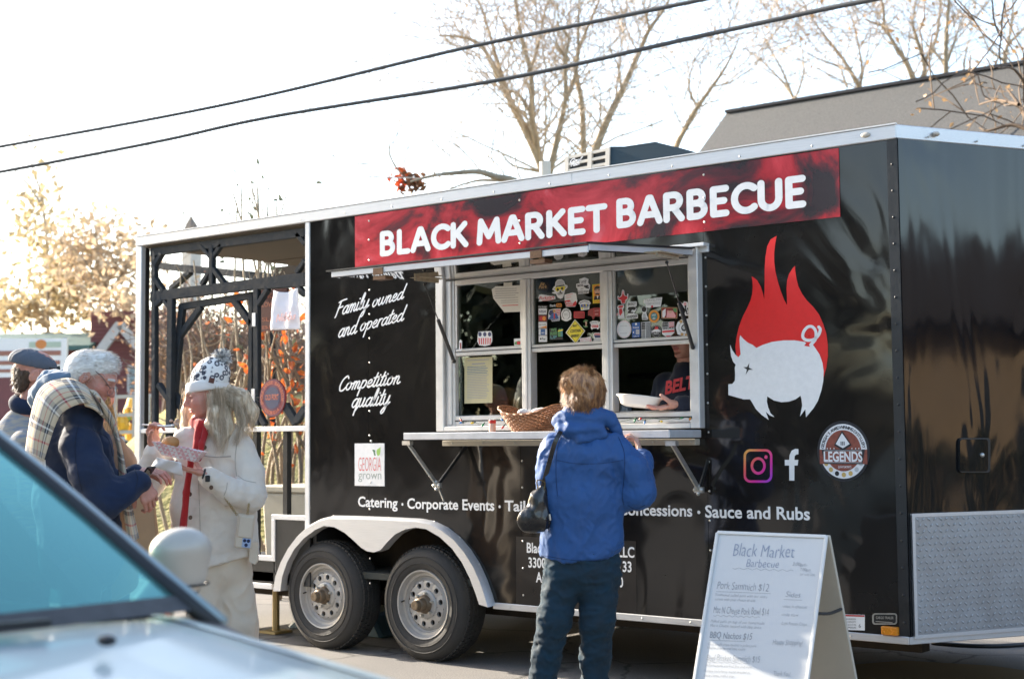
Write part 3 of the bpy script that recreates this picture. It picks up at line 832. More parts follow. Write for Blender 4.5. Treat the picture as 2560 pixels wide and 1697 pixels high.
ringpoly(b, rrect(1895, 1164, 36, 42, 17), rrect(1895, 1164, 30, 36, 12), wmap=mp_)
C1 = [(1895.5 + 19 * math.cos(t * .2618), 1164 + 22 * math.sin(t * .2618)) for t in range(24)]
C2 = [(1895.5 + 12.5 * math.cos(t * .2618), 1164 + 15 * math.sin(t * .2618)) for t in range(24)]
ringpoly(b, C1, C2, wmap=mp_)
b.poly([mp_((1915 + 4.2 * math.cos(t * .5236), 1142 + 4.8 * math.sin(t * .5236))) for t in range(12)])
b.build('social_mark', gradient_mat('sunset_gradient_print', [(.25, .06, .65), (.75, .03, .35), (.80, .12, .10), (.85, .50, .10)][::-1], 1), T)
b = MB()
fp = [(1973, 1200.5), (1973, 1163), (1962, 1163), (1962, 1149), (1973, 1149), (1974, 1137), (1979, 1126), (1988, 1121.5), (1996, 1122), (1996, 1135), (1990, 1136), (1986.5, 1140), (1986, 1149), (1996, 1149), (1994, 1163), (1986, 1163), (1986, 1201)]
b.poly([mp_(p) for p in fp]); b.build('social_mark', white, T)
# round distillery sticker
cen = PY(2109, 1128, 0); rx_, rz_ = .127, .147
def zl(x, y): return (1980 + x / 8.2545, 1030 + y / 8.2545)
ll = PY(*zl(525, 800)); rr_ = PY(*zl(1610, 800)); tp = PY(*zl(1068, 180)); bt = PY(*zl(1068, 1432))
cen = V(((ll.x + rr_.x) / 2, 0, (tp.z + bt.z) / 2)); rx_ = (rr_.x - ll.x) / 2; rz_ = (tp.z - bt.z) / 2
lm = [flat('navy_black', (.012, .013, .02), .3), flat('sticker_white', (.72, .73, .74)), M('brown_leather_print', (.22, .055, .035), .4, var=.35, vs=60), flat('gold', (.55, .38, .12)), flat('sticker_grey', (.45, .47, .48))]
def lp(x, z, y=-.002): return cen + V((x * rx_, y, z * rz_))
def disc2(mb, cx, cz, r, y, m, n=40):
    mb.poly([lp(cx + r * math.cos(2 * math.pi * t / n), cz + r * math.sin(2 * math.pi * t / n), y) for t in range(n)], m)
b = MB()
disc2(b, 0, 0, 1, -.002, 0, 56); disc2(b, 0, 0, .90, -.0026, 1, 56); disc2(b, 0, .02, .68, -.0032, 2, 48)
b.poly([lp(-.905, .06, -.0038), lp(-.905, -.42, -.0038), lp(.905, -.42, -.0038), lp(.905, .06, -.0038)], 2)
b.poly([lp(-.83, .06, -.0042), lp(-.72, -.42, -.0042), lp(.72, -.42, -.0042), lp(.83, .06, -.0042)], 0)
b.poly([lp(-.69, .0, -.0046), lp(-.69, -.36, -.0046), lp(.69, -.36, -.0046), lp(.69, .0, -.0046)], 2)
put_text(b, 'LEGENDS', lp(-.74, -.33, -.0056), V((1.47 * rx_, 0, 0)), V((0, 0, .31 * rz_)), .03, m=1)
for z in (.015, -.375): b.poly([lp(-.72, z, -.005), lp(.72, z, -.005), lp(.72, z + .012, -.005), lp(-.72, z + .012, -.005)], 1)
b.poly([lp(-.02, .68, -.0048), lp(-.34, .2, -.0048), lp(.0, .02, -.0048), lp(.33, .2, -.0048)], 0)
b.poly([lp(-.02, .6, -.0052), lp(-.27, .24, -.0052), lp(.0, .1, -.0052), lp(.26, .24, -.0052)], 1)
put_text(b, 'III', lp(-.08, .2, -.0056), V((.15 * rx_, 0, 0)), V((0, 0, .12 * rz_)), .02, m=0)
arc = "GEORGIA'S AWARD WINNING DISTILLERY"
for i, ch in enumerate(arc):
    if ch == ' ': continue
    a = math.radians(170 - i * (160 / (len(arc) - 1)))
    o = lp(math.cos(a) * .745, .0 + math.sin(a) * .745, -.0034)
    up = V((math.cos(a) * rx_, 0, math.sin(a) * rz_)).normalized(); rt = V((up.z, 0, -up.x))
    put_text(b, ch, o, rt * .0145, up * .0145, .02, m=0, center=True, fit=False)
for i in range(7):
    a = math.radians(212 + i * 19.5); disc2(b, math.cos(a) * .775, .0 + math.sin(a) * .775, .082, -.0034, (3, 3, 0, 3, 3, 4, 4)[i], 14)
for sx in (-.6, -.48, -.34, .34, .48, .6): disc2(b, sx, .09, .024, -.0046, 1, 6)
put_text(b, 'QUANTUM SPIRITS', lp(-.2, -.55, -.0046), V((.5 * rx_, 0, 0)), V((0, 0, .07 * rz_)), .01, m=1)
b.build('distillery_sticker', lm, T, recalc=False)
# Georgia grown placard
def zg(x, y): return (880 + x / 11.2, 1080 + y / 11.2)
b = MB(); A = PY(*zg(88, 1495)); Bq = PY(*zg(915, 310)); b.bx((A.x, -.004, A.z), (Bq.x, -.0005, Bq.z)); gs = b.build('placard', white, T)
b = MB()
b.cur = 0
def zgp(x, y, d=-.005): return PY(*zg(x, y), d)
put_text(b, 'GEORGIA', zgp(178, 1085), zgp(812, 1082) - zgp(178, 1085), V((0, 0, (zgp(178, 705) - zgp(178, 1085)).length)), -.012)
put_text(b, 'grown', zgp(178, 1312), zgp(818, 1312) - zgp(178, 1312), V((0, 0, (zgp(178, 1070) - zgp(178, 1312)).length)), -.01, m=1)
b.poly([zgp(p[0], p[1]) for p in [(565, 490), (610, 487), (650, 510), (640, 560), (665, 655), (620, 650), (600, 560)]], 2)
b.poly([zgp(p[0], p[1]) for p in [(800, 410), (770, 440), (700, 480), (682, 540), (690, 600), (715, 660), (745, 660), (780, 620), (795, 540)]], 3)
b.build('placard_print', [flat('coral', (.62, .10, .10)), flat('grey_green', (.22, .27, .24)), flat('leaf_dark', (.07, .17, .08)), flat('leaf_light', (.30, .52, .10))], gs, recalc=False)
b = MB(); b.sphere(zgp(512, 1400, -.005), .006, 8); b.sphere(zgp(540, 250, -.002), .008, 8); b.build('screw', steel, gs, smooth=True)
# weight label, maker's plate, amber lamp at the corner
b = MB(); quad_px(b, [(2094, 1534), (2162, 1536), (2162, 1575), (2094, 1573)], -.002); wl_ = b.build('weight_label', white, T)
b = MB(); quad_px(b, [(2095, 1535), (2161, 1537), (2161, 1541), (2095, 1539)], -.003, 0)
for k in range(4):
    put_px(b, ('TIRE AND LOADING INFORMATION', 'SEATING CAPACITY', 'GVWR 7000 LB 3175 KG', 'COLD TIRE PRESSURE')[k], (2097, 1548 + k * 7), (2140, 1549 + k * 7), 4, -.003, m=1)
put_px(b, '6', (2147, 1568), (2152, 1568), 9, -.003, m=1)
b.build('label_print', [flat('label_red', (.45, .04, .04)), satin], wl_, recalc=False)
b = MB(); P = rrect(2212, 1546, 31, 14, 7); b.prism([PY(p[0], p[1], 0) for p in P], (0, -.003, 0), 0)
P2 = rrect(2212, 1546, 27.5, 11, 5); b.poly([PY(p[0], p[1], -.0036) for p in P2], 1)
put_px(b, 'CARGO TRAILER', (2190, 1546), (2234, 1546.6), 6, -.0042, .02, m=0)
b.bx((PY(2190, 1551, 0).x, -.0042, PY(2190, 1551, 0).z - .004), (PY(2232, 1551, 0).x, -.0038, PY(2190, 1551, 0).z), 0)
b.build('maker_plate', [steel, satin], T)
b = MB(); A = PY(2208, 1584); Bq = PY(2249, 1566); b.bx((A.x, -.026, A.z), (Bq.x, -.001, Bq.z)); b.build('amber_lamp', M('amber_lens', (.75, .27, .02), .25, var=.15, vs=40, trans=.2), T, bevel=.005, seg=2)
# diamond plate on the nose, access hatch
zp0, zp1 = ZB + .04, .951
dm = M('tread_plate', (.38, .39, .40), .42, metal=.7, var=.12, vs=8)
b = MB(); pA = nd * .012; pB = V((NX, WD / 2, 0))
b.prism([pA + nn * .014 + V((0, 0, zp0)), pB + nn * .014 + V((0, 0, zp0)), pB + nn * .014 + V((0, 0, zp1)), pA + nn * .014 + V((0, 0, zp1))], -nn * .012)
dp = b.build('tread_plate', dm, T)
b = MB(); Ln = (pB - pA).length; k = 0; s = .03
while s < Ln:
    z = zp0 + .02; j = 0
    while z < zp1 - .015:
        c = pA + nd * (s + .014 * (j % 2)) + nn * .0145 + V((0, 0, z)); a = .78 if (j + k) % 2 else -.78
        d = nd * math.cos(a) + V((0, 0, math.sin(a))); e = nd * -math.sin(a) + V((0, 0, math.cos(a)))
        b.add([c + d * .015, c + e * .0045 + nn * .0035, c - d * .015, c - e * .0045 + nn * .0035, c + nn * .005], [(0, 1, 4), (1, 2, 4), (2, 3, 4), (3, 0, 4)])
        z += .029; j += 1
    s += .034; k += 1
b.build('tread_lug', dm, dp, props=dict(kind='stuff'), recalc=False)
b = MB()
for z in (zp0 - .004, zp1): b.prism([pA + nn * .016 + V((0, 0, z - .008)), pB + nn * .016 + V((0, 0, z - .008)), pB + nn * .016 + V((0, 0, z + .008)), pA + nn * .016 + V((0, 0, z + .008))], -nn * .014)
b.prism([pA + nn * .017 + V((0, 0, zp0)), pA + nd * .016 + nn * .017 + V((0, 0, zp0)), pA + nd * .016 + nn * .017 + V((0, 0, zp1)), pA + nn * .017 + V((0, 0, zp1))], -nn * .014)
b.build('plate_edge', alu, dp)
def on_nose(u, v, lift=0.0):
    d = ray(u, v); t = (-(CAM.x * nn.x + CAM.y * nn.y) + lift) / (d.x * nn.x + d.y * nn.y); return CAM + d * t
def znose(x, y): return (1760 + x / 2.119, 560 + y / 2.119)
P = rrect(1428, 1224, 82, 92, 18)
b = MB(); b.prism([on_nose(*znose(*p), .001) for p in P], nn * .010); ht = b.build('access_hatch', satin, T, bevel=.002)
P = rrect(1428, 1224, 74, 84, 14)
b = MB(); b.prism([on_nose(*znose(*p), .0112) for p in P], nn * .004); b.build('hatch_door', blackn, ht)
b = MB(); b.sphere(on_nose(*znose(1473, 1223), .016), .012, 12); b.build('hatch_lock', steel, ht, smooth=True)
# --- serving window
fy = -.035
alf = M('window_aluminium', (.60, .59, .57), .4, metal=.35, var=.1, vs=12)
wf = empty('serving_window', V((-2, 0, 1.85)) - rootloc(T)); wf.parent = T
GZ1 = 2.268
def fr(a, b_, name='window_frame', mat=None):
    m = MB(); m.bx(a, b_); return m.build(name, mat or alf, wf, bevel=.004)
fr((-2.928, -.05, 1.372), (-2.868, .03, GZ1 + .05)); fr((-2.866, -.028, 1.40), (-2.795, .03, GZ1)); fr((-2.845, -.036, 1.41), (-2.815, -.0285, GZ1 - .002))
fr((-1.158, -.05, 1.372), (-1.100, .03, GZ1 + .05))
fr((-2.867, -.05, 1.372), (-1.159, .03, 1.402)); fr((-2.867, -.048, GZ1 + .005), (-1.159, .03, GZ1 + .05))
fr((-2.793, -.03, 1.4025), (-1.16, .03, 1.462)); fr((-2.793, -.0315, 1.428), (-1.16, -.0305, 1.436), mat=satin)
fr((-2.793, -.03, 2.236), (-1.16, .03, GZ1))
cols = [(-2.793, -2.285), (-2.22, -1.725), (-1.655, -1.16)]
for x0, x1 in ((-2.284, -2.221), (-1.724, -1.656)):
    fr((x0, -.036, 1.463), (x1, .03, 2.235)); fr((x0 + .022, -.0415, 1.464), (x1 - .022, -.0365, 2.234))
glass_up = facing_glass('window_glass', (.55, .6, .57))
panes = []
for i, (x0, x1) in enumerate(cols):
    fr((x0 + .001, -.026, 1.815), (x1 - .001, .0, 1.858), 'sash_rail'); fr((x0 + .001, -.0285, 1.836), (x1 - .001, -.0265, 1.842), 'sash_rail', satin)
    m = MB(); m.bx((x0 + .001, -.012, 1.859), (x1 - .001, -.008, 2.235)); panes.append(m.build('window_pane', glass_up, wf))
    m = MB(); m.bx((x0 + .002, -.0255, 1.86), (x0 + .014, -.006, 2.2345)); m.build('sash_rail', alf, wf)
    m = MB(); m.bx((x1 - .014, -.0255, 1.86), (x1 - .002, -.006, 2.2345)); m.build('sash_rail', alf, wf)
    if i < 1:
        m = MB(); m.bx((x0 + .001, .004, 1.463), (x1 - .001, .008, 1.814)); panes_low = m.build('window_pane', glass_up, wf)
m = MB(); m.bx((-2.90, .0305, 1.40), (-1.12, .045, 1.47)); m.build('window_sill', alf, wf)
# --- stickers on the panes
def zs(x, y): return (1320 + x / 5.377, 640 + y / 5.377)
YS = -.0135
def stk(pts): return [PY(*zs(*p), YS) for p in pts]
SM = dict(w=flat('sticker_white', (.72, .73, .74)), k=flat('sticker_black', (.015, .015, .016)), r=flat('sticker_red', (.60, .03, .04)), y=flat('sticker_yellow', (.80, .66, .03)),
          o=flat('sticker_orange', (.75, .27, .03)), b=flat('sticker_blue', (.04, .12, .36)), g=flat('sticker_green', (.10, .28, .10)), t=flat('sticker_teal', (.07, .24, .26)),
          d=flat('sticker_maroon', (.26, .03, .03)), a=flat('sticker_grey', (.45, .47, .48)), p=flat('sticker_pink', (.75, .35, .36)), c=flat('sticker_tan', (.55, .33, .12)), s=flat('sticker_skin', (.60, .36, .26)), n=flat('sticker_navy', (.03, .04, .12)))
KEYS = list(SM)
class Stick:
    def __init__(s): s.mb = MB(); s.lay = 0
    def P(s, pts, c):
        s.lay += 1; s.mb.poly([PY(*zs(*p), YS - .0003 * s.lay) for p in pts], KEYS.index(c)); return s
    def E(s, cx, cy, rx, ry, c, n=24): return s.P([(cx + rx * math.cos(2 * math.pi * t / n), cy + ry * math.sin(2 * math.pi * t / n)) for t in range(n)], c)
    def Tx(s, txt, a, e, h, c, bold=.02, shear=0):
        s.lay += 1; y = YS - .0003 * s.lay; o = PY(*zs(*a), y); q = PY(*zs(*e), y)
        put_text(s.mb, txt, o, q - o, V((0, 0, h / 5.377 / 490)), bold, shear, m=KEYS.index(c)); return s
    def R(s, x0, y0, x1, y1, c): return s.P([(x0, y0), (x1, y0), (x1, y1), (x0, y1)], c)
    def done(s, pane, name='sticker', label=None):
        used = sorted(set(s.mb.m)); mp = {k: i for i, k in enumerate(used)}; s.mb.m = [mp[k] for k in s.mb.m]
        o = s.mb.build(name, [SM[KEYS[k]] for k in used], pane, recalc=False)
        if label: o['label'] = label
        return o
K2, K3 = panes[1], panes[2]
Stick().P([(150, 420), (165, 370), (200, 345), (245, 380), (265, 440), (200, 455), (135, 450)], 'k').Tx('Big', (165, 395), (225, 385), 40, 'c', 0, .3).Tx('Pork', (145, 440), (255, 432), 50, 'c', 0, .3).done(K2)
s = Stick().P([(325, 450), (345, 415), (365, 400), (370, 350), (400, 318), (450, 312), (485, 335), (500, 385), (532, 395), (530, 425), (500, 455), (490, 500), (470, 560), (440, 575), (400, 560), (375, 510), (330, 500), (320, 490), (360, 480), (350, 465)], 'w')
s.P([(340, 448), (380, 410), (500, 400), (525, 410), (490, 445), (360, 455)], 'a').P([(375, 400), (380, 350), (405, 328), (450, 322), (478, 340), (490, 390)], 'a').P([(372, 405), (490, 385), (492, 398), (374, 418)], 'k').P([(365, 425), (500, 405), (496, 440), (470, 470), (435, 445), (400, 480), (370, 465)], 'y').E(400, 450, 16, 18, 'k').E(458, 436, 16, 18, 'k').P([(425, 470), (440, 465), (445, 490), (425, 492)], 'k').P([(395, 500), (465, 490), (455, 520), (405, 525)], 'k')
for k in range(4): s.R(407 + k * 13, 505, 415 + k * 13, 520, 'w')
s.done(K2, label='skull sticker with hat and yellow glasses')
s = Stick().P([(690, 310), (760, 288), (815, 310), (810, 360), (835, 390), (830, 440), (815, 470), (815, 500), (675, 512), (665, 440), (648, 420), (650, 375), (690, 365)], 'w')
s.Tx('I only', (690, 372), (790, 352), 50, 'k', .01, .3).Tx('SMOKE', (660, 415), (740, 405), 30, 'k', .03).Tx('the', (710, 450), (745, 446), 26, 'k', 0, .3).Tx('GOOD STUFF', (672, 502), (808, 494), 32, 'k', .02).P([(745, 400), (810, 390), (815, 410), (790, 415), (820, 420), (815, 440), (780, 432), (750, 412)], 'k').done(K2, label='white lettered sticker I only smoke the good stuff')
s = Stick().P([(865, 385), (998, 372), (1000, 628), (872, 638)], 'y').P([(874, 394), (990, 382), (992, 620), (880, 629)], 'o').E(932, 470, 38, 50, 's').P([(890, 465), (895, 420), (930, 400), (970, 410), (978, 465), (965, 440), (905, 445)], 'k').P([(905, 505), (930, 498), (960, 503), (955, 522), (930, 515), (908, 525)], 'k').P([(885, 590), (895, 540), (920, 530), (935, 580), (950, 528), (980, 540), (990, 585)], 'k').P([(922, 535), (948, 533), (936, 575)], 'w').Tx('MEAT', (882, 620), (988, 611), 32, 'y', .02).R(901, 455, 925, 463, 'k').R(941, 452, 965, 460, 'k')
s.done(K2, label='orange poster sticker with dark bust and MEAT lettering')
Stick().P([(138, 555), (150, 520), (180, 515), (300, 535), (365, 540), (370, 575), (290, 600), (140, 612), (150, 590)], 'w').Tx('Porkstars', (150, 588), (355, 572), 48, 'r', .015, .3).P([(190, 598), (340, 583), (338, 590), (195, 606)], 'r').done(K2)
Stick().P([(488, 520), (600, 490), (645, 500), (662, 600), (635, 680), (515, 682), (495, 620)], 'w').P([(492, 600), (560, 590), (600, 640), (640, 600), (655, 640), (632, 674), (518, 676)], 'r').Tx('little', (515, 640), (590, 632), 28, 'w', .02).Tx('smoke', (520, 665), (605, 658), 26, 'w', .02).P([(510, 530), (600, 505), (602, 512), (512, 538)], 'p').P([(515, 560), (580, 545), (582, 552), (516, 567)], 'p').done(K2)
Stick().P([(678, 640), (700, 605), (760, 588), (820, 600), (845, 635), (825, 650), (825, 715), (712, 732), (700, 655)], 'w').P([(690, 632), (760, 604), (830, 628), (826, 634), (760, 612), (694, 640)], 'n').P([(710, 650), (815, 642), (815, 680), (712, 690)], 'b').P([(715, 690), (740, 688), (742, 718), (717, 720)], 'y').P([(750, 684), (810, 680), (810, 708), (752, 714)], 'a').R(735, 655, 755, 675, 'c').R(775, 650, 795, 672, 'y').done(K2)
Stick().Tx('Pork', (295, 684), (375, 680), 36, 'w', .03).P(rrect(416, 660, 36, 24, 8), 'o').Tx('Rub', (390, 674), (442, 670), 30, 'k', .03).done(K2)
s = Stick().R(135, 662, 262, 1160, 'k').Tx('We Accept', (140, 692), (250, 690), 22, 'w', .02)
s.P(rrect(197, 745, 56, 42, 8), 'w').Tx('VISA', (150, 762), (242, 760), 34, 'n', .02, .2)
s.P(rrect(197, 838, 54, 40, 8), 'd').E(178, 840, 24, 29, 'r').E(216, 838, 24, 29, 'o')
s.P(rrect(197, 928, 56, 42, 8), 'w').P([(150, 965), (250, 935), (250, 968)], 'o').Tx('DISCOVER', (148, 930), (245, 927), 18, 'k', .0)
s.P(rrect(200, 1020, 56, 42, 8), 'w').P(rrect(200, 1020, 30, 38, 3), 'b').Tx('AMEX', (174, 1040), (226, 1038), 18, 'w')
s.P(rrect(200, 1112, 56, 42, 8), 'w').E(170, 1112, 10, 12, 'k').Tx('Pay', (186, 1124), (235, 1122), 26, 'k')
s.done(K2, label='black strip of five payment card marks')
s = Stick().P([(272, 790), (285, 725), (340, 710), (440, 705), (435, 760), (430, 800), (425, 870), (320, 880), (310, 850), (272, 850)], 'w').P([(280, 780), (290, 732), (345, 718), (350, 790), (300, 800)], 'n')
for k in range(4): s.P([(360, 725 + k * 22), (434, 712 + k * 22), (434, 722 + k * 22), (360, 735 + k * 22)], 'r')
s.E(352, 740, 18, 22, 'c').P([(325, 770), (380, 765), (415, 840), (290, 850), (275, 845)], 'b').P([(345, 770), (362, 768), (365, 840), (345, 842)], 'r').Tx('MERICA', (318, 872), (415, 866), 26, 'n', .02).done(K2)
s = Stick().E(513, 790, 70, 88, 'w').E(513, 790, 52, 65, 'k').E(513, 790, 46, 58, 'w')
s.Tx('BBQ', (485, 800), (545, 796), 32, 'a', .01).P([(448, 835), (520, 850), (585, 825), (580, 850), (520, 872), (455, 858)], 'w').Tx('LOVE IS LIKE', (462, 735), (566, 728), 14, 'k').done(K2)
Stick().P(rrect(688, 790, 72, 46, 12), 'r').P(rrect(688, 790, 62, 37, 8), 'd').Tx('HICKORY', (634, 790), (740, 782), 24, 'r', .02).Tx('SMOKED', (640, 818), (736, 811), 20, 'r', .02).done(K2)
s = Stick().P([(805, 800), (808, 740), (830, 715), (850, 705), (900, 692), (980, 695), (1010, 705), (1028, 735), (1015, 735), (1008, 780), (1000, 800), (985, 842), (968, 845), (965, 815), (900, 812), (885, 850), (868, 852), (862, 820), (830, 800)], 'd')
s.P([(880, 700), (888, 700), (893, 810), (885, 810)], 'r').P([(955, 697), (962, 697), (968, 805), (960, 805)], 'r').Tx('LOIN', (897, 745), (950, 740), 18, 'p', .01).Tx('HAM', (970, 740), (1005, 738), 18, 'p', .01).Tx('RIBS', (900, 790), (945, 786), 18, 'p', .01).done(K2, label='dark red sticker of a pig marked with its cuts')
s = Stick().P([(630, 850), (768, 1005), (642, 1182), (505, 1030)], 'w').P([(631, 860), (759, 1006), (642, 1170), (514, 1030)], 'y')
s.P([(631, 870), (749, 1006), (642, 1157), (524, 1030)], 'k').P([(631, 876), (744, 1006), (642, 1151), (529, 1030)], 'y')
s.Tx('MAY', (603, 955), (666, 948), 34, 'k', .03).Tx('CONTAIN', (568, 1030), (708, 1018), 42, 'k', .03).Tx('BRISKET', (582, 1092), (692, 1083), 36, 'k', .03).done(K2, label='yellow diamond sticker that reads may contain brisket')
s = Stick()
s.P([(742, 880), (770, 855), (808, 865), (800, 880), (770, 870), (752, 890)], 'g').P([(765, 880), (785, 875), (792, 900), (785, 930), (795, 945), (770, 945), (775, 910)], 's').P([(742, 930), (775, 950), (808, 935), (800, 952), (775, 962), (748, 950)], 'g').done(K2)
s = Stick().P([(830, 890), (870, 870), (930, 872), (970, 885), (960, 930), (965, 960), (935, 990), (925, 970), (870, 975), (860, 995), (842, 965), (850, 930)], 'w').Tx('PERFECT', (842, 910), (958, 900), 22, 'k', .0).P(rrect(900, 942, 44, 17, 6), 'r').Tx('BUTTS', (866, 950), (934, 946), 18, 'w', .02).done(K2)
s = Stick().P([(288, 975), (385, 968), (392, 1090), (470, 1095), (470, 1120), (288, 1128)], 'k').Tx('WE', (306, 1010), (384, 1004), 38, 'g', .04).Tx('RISE', (300, 1062), (395, 1056), 42, 'g', .04).Tx('UP', (300, 1112), (390, 1108), 42, 't', .04)
s.P([(405, 1085), (400, 1010), (415, 975), (430, 970), (445, 1000), (440, 1085)], 'g').P([(440, 1085), (440, 1000), (450, 965), (465, 985), (468, 1085)], 't').P([(400, 1000), (470, 985), (470, 1000), (402, 1015)], 'y').done(K2)
s = Stick().P([(694, 1105), (790, 1095), (840, 1080), (858, 1130), (855, 1178), (700, 1168)], 'w').Tx('smoke it', (705, 1125), (820, 1115), 22, 'p', .02).Tx('like you', (705, 1145), (825, 1138), 18, 'p', .01).Tx('mean it', (705, 1164), (820, 1162), 16, 'p', .01).P([(835, 1090), (850, 1130), (848, 1170), (830, 1165)], 'p').done(K2)
s = Stick().P([(880, 1050), (900, 1030), (995, 1032), (1008, 1050), (1000, 1080), (1015, 1110), (1015, 1155), (878, 1160), (885, 1115)], 'w').P([(885, 1060), (900, 1040), (995, 1040), (1000, 1062)], 'r').P([(887, 1062), (998, 1064), (985, 1095), (900, 1100)], 'n')
for k in range(3): s.E(915 + k * 26, 1052, 6, 7, 'w', 8)
s.Tx('PIGS', (890, 1140), (1005, 1134), 26, 'a', .01).done(K2)
# right pane
Stick().P([(1200, 545), (1215, 530), (1225, 555), (1255, 530), (1262, 470), (1275, 450), (1292, 465), (1300, 525), (1330, 540), (1335, 505), (1348, 510), (1345, 580), (1315, 600), (1312, 640), (1255, 645), (1245, 600), (1210, 590)], 'w').P([(1208, 545), (1228, 562), (1262, 535), (1268, 475), (1285, 470), (1292, 530), (1335, 545), (1338, 570), (1305, 595), (1305, 632), (1262, 637), (1252, 590), (1215, 580)], 'r').E(1278, 495, 13, 20, 'p', 12).done(K3, label='red cut-out sticker of a robed figure with raised hands')
Stick().P([(1195, 690), (1215, 660), (1290, 655), (1292, 690), (1275, 720), (1290, 760), (1298, 832), (1215, 840), (1215, 800), (1188, 800), (1195, 770), (1215, 760), (1210, 715)], 'w').P([(1210, 690), (1225, 668), (1282, 664), (1270, 695), (1235, 700)], 'r').P([(1225, 710), (1262, 705), (1270, 760), (1240, 805), (1225, 770)], 'r').P([(1190, 775), (1215, 765), (1215, 795), (1192, 795)], 'p').done(K3)
s = Stick().P([(1330, 620), (1460, 610), (1462, 670), (1440, 680), (1462, 710), (1425, 770), (1475, 785), (1478, 835), (1320, 850), (1322, 800), (1345, 780), (1325, 720)], 'w').Tx('BRISKET', (1342, 668), (1452, 658), 38, 'k', .02).P([(1338, 720), (1350, 685), (1430, 680), (1455, 705), (1430, 728), (1400, 722), (1380, 750), (1420, 755), (1415, 768), (1345, 772), (1340, 748), (1365, 730)], 'k').Tx('WHISPERER', (1328, 840), (1470, 826), 38, 'k', .02).done(K3, label='white sticker reading brisket whisperer round a black bull')
s = Stick().P([(1558, 582), (1805, 552), (1785, 680), (1585, 695), (1582, 640), (1555, 625)], 'w').Tx('TRAVELING', (1568, 618), (1790, 594), 34, 'a', .03).Tx('TEMPTATIONS', (1590, 660), (1780, 645), 30, 'a', .03).E(1668, 678, 15, 16, 'r', 12).done(K3)
s = Stick().P([(1520, 715), (1535, 685), (1560, 672), (1590, 685), (1602, 720), (1590, 760), (1600, 800), (1615, 835), (1605, 858), (1535, 858), (1530, 800), (1545, 760)], 'w').E(1560, 715, 32, 38, 'k').P([(1550, 775), (1575, 770), (1592, 840), (1540, 842)], 'a').Tx('BBQ', (1542, 850), (1598, 848), 16, 'k').done(K3)
Stick().E(1694, 812, 74, 88, 'c').E(1694, 812, 66, 78, 'o').E(1694, 812, 46, 55, 'k').E(1694, 812, 42, 50, 't').Tx('WET', (1664, 808), (1722, 803), 24, 'w', .02).P([(1670, 840), (1694, 820), (1718, 838), (1706, 850), (1680, 852)], 'a').done(K3, label='round orange and teal sticker')
s = Stick().P(rrect(1900, 765, 114, 82, 12), 'k').P(rrect(1900, 765, 106, 74, 10), 'c').P(rrect(1900, 765, 100, 68, 8), 'd').P([(1805, 740), (1850, 705), (1850, 790), (1830, 830), (1806, 820)], 'w').P([(1860, 825), (1875, 730), (1915, 715), (1950, 740), (1985, 800), (1980, 830)], 'p').E(1910, 742, 26, 28, 's').P([(1880, 735), (1890, 715), (1930, 712), (1940, 733)], 'd').P([(1945, 705), (1995, 700), (1998, 760), (1960, 745)], 'g').done(K3, label='framed picture sticker with a dark red ground')
s = Stick().P([(2060, 625), (2085, 640), (2095, 610), (2140, 618), (2170, 650), (2165, 690), (2135, 700), (2155, 745), (2150, 770), (2175, 775), (2172, 800), (2030, 805), (2035, 775), (2090, 770), (2115, 720), (2095, 690)], 'w').P([(2068, 632), (2090, 650), (2100, 620), (2130, 628), (2125, 670), (2100, 665)], 'p').P([(2100, 670), (2130, 660), (2125, 700), (2140, 740), (2138, 765), (2160, 782), (2130, 785), (2120, 740), (2095, 785), (2050, 790), (2090, 760), (2110, 710)], 'k').done(K3)
s = Stick().E(1292, 984, 98, 120, 'w').E(1292, 984, 90, 111, 'p').E(1292, 984, 86, 107, 'w').Tx('scan to pay', (1240, 948), (1335, 942), 16, 'a').Tx('thank you', (1240, 1045), (1330, 1040), 14, 'a').done(K3, label='large round white sticker at the lower left of its pane')
s = Stick().P([(1395, 900), (1505, 888), (1510, 1088), (1400, 1098)], 'b').E(1452, 914, 14, 16, 'w', 12).Tx('Facebook', (1410, 972), (1492, 966), 22, 'w', .02).P([(1410, 1020), (1425, 1010), (1425, 1040), (1410, 1032)], 'w').P(rrect(1473, 1020, 24, 33, 3), 'a').Tx('Like us', (1420, 1086), (1490, 1080), 16, 'w').done(K3, label='upright blue sticker')
s = Stick().P([(1518, 890), (1645, 878), (1650, 1110), (1635, 1095), (1628, 1118), (1600, 1105), (1560, 1122), (1548, 1108), (1525, 1122)], 'w').R(1524, 892, 1576, 985, 'k')
for k in range(4): s.P([(1584 + k * 16, 888), (1592 + k * 16, 888), (1595 + k * 16, 1098), (1587 + k * 16, 1098)], 'k')
for k in range(3): s.P([(1528 + k * 17, 990), (1536 + k * 17, 990), (1538 + k * 17, 1100), (1530 + k * 17, 1100)], 'k')
for r in range(4):
    for c in range(3): s.E(1533 + c * 16, 905 + r * 22, 4, 5, 'w', 6)
s.done(K3, label='black and white flag sticker hung upright')
s = Stick().E(1722, 1010, 68, 82, 'k').E(1722, 1010, 64, 77, 'w').E(1722, 1010, 62, 75, 'k').P([(1700, 985), (1718, 935), (1730, 960), (1745, 940), (1750, 985)], 'r').P([(1660, 1010), (1700, 985), (1750, 983), (1785, 1000), (1785, 1008), (1660, 1016)], 'w').Tx('BLACK MARKET', (1664, 1030), (1782, 1024), 18, 'w', .03).Tx('BARBECUE', (1690, 1052), (1756, 1047), 14, 'w', .02).done(K3, label='round black sticker with a red flame')
s = Stick().P([(1802, 890), (1965, 878), (1968, 1030), (1885, 1105), (1802, 1050)], 'w').P([(1805, 895), (1888, 886), (1888, 950), (1806, 955)], 'k')
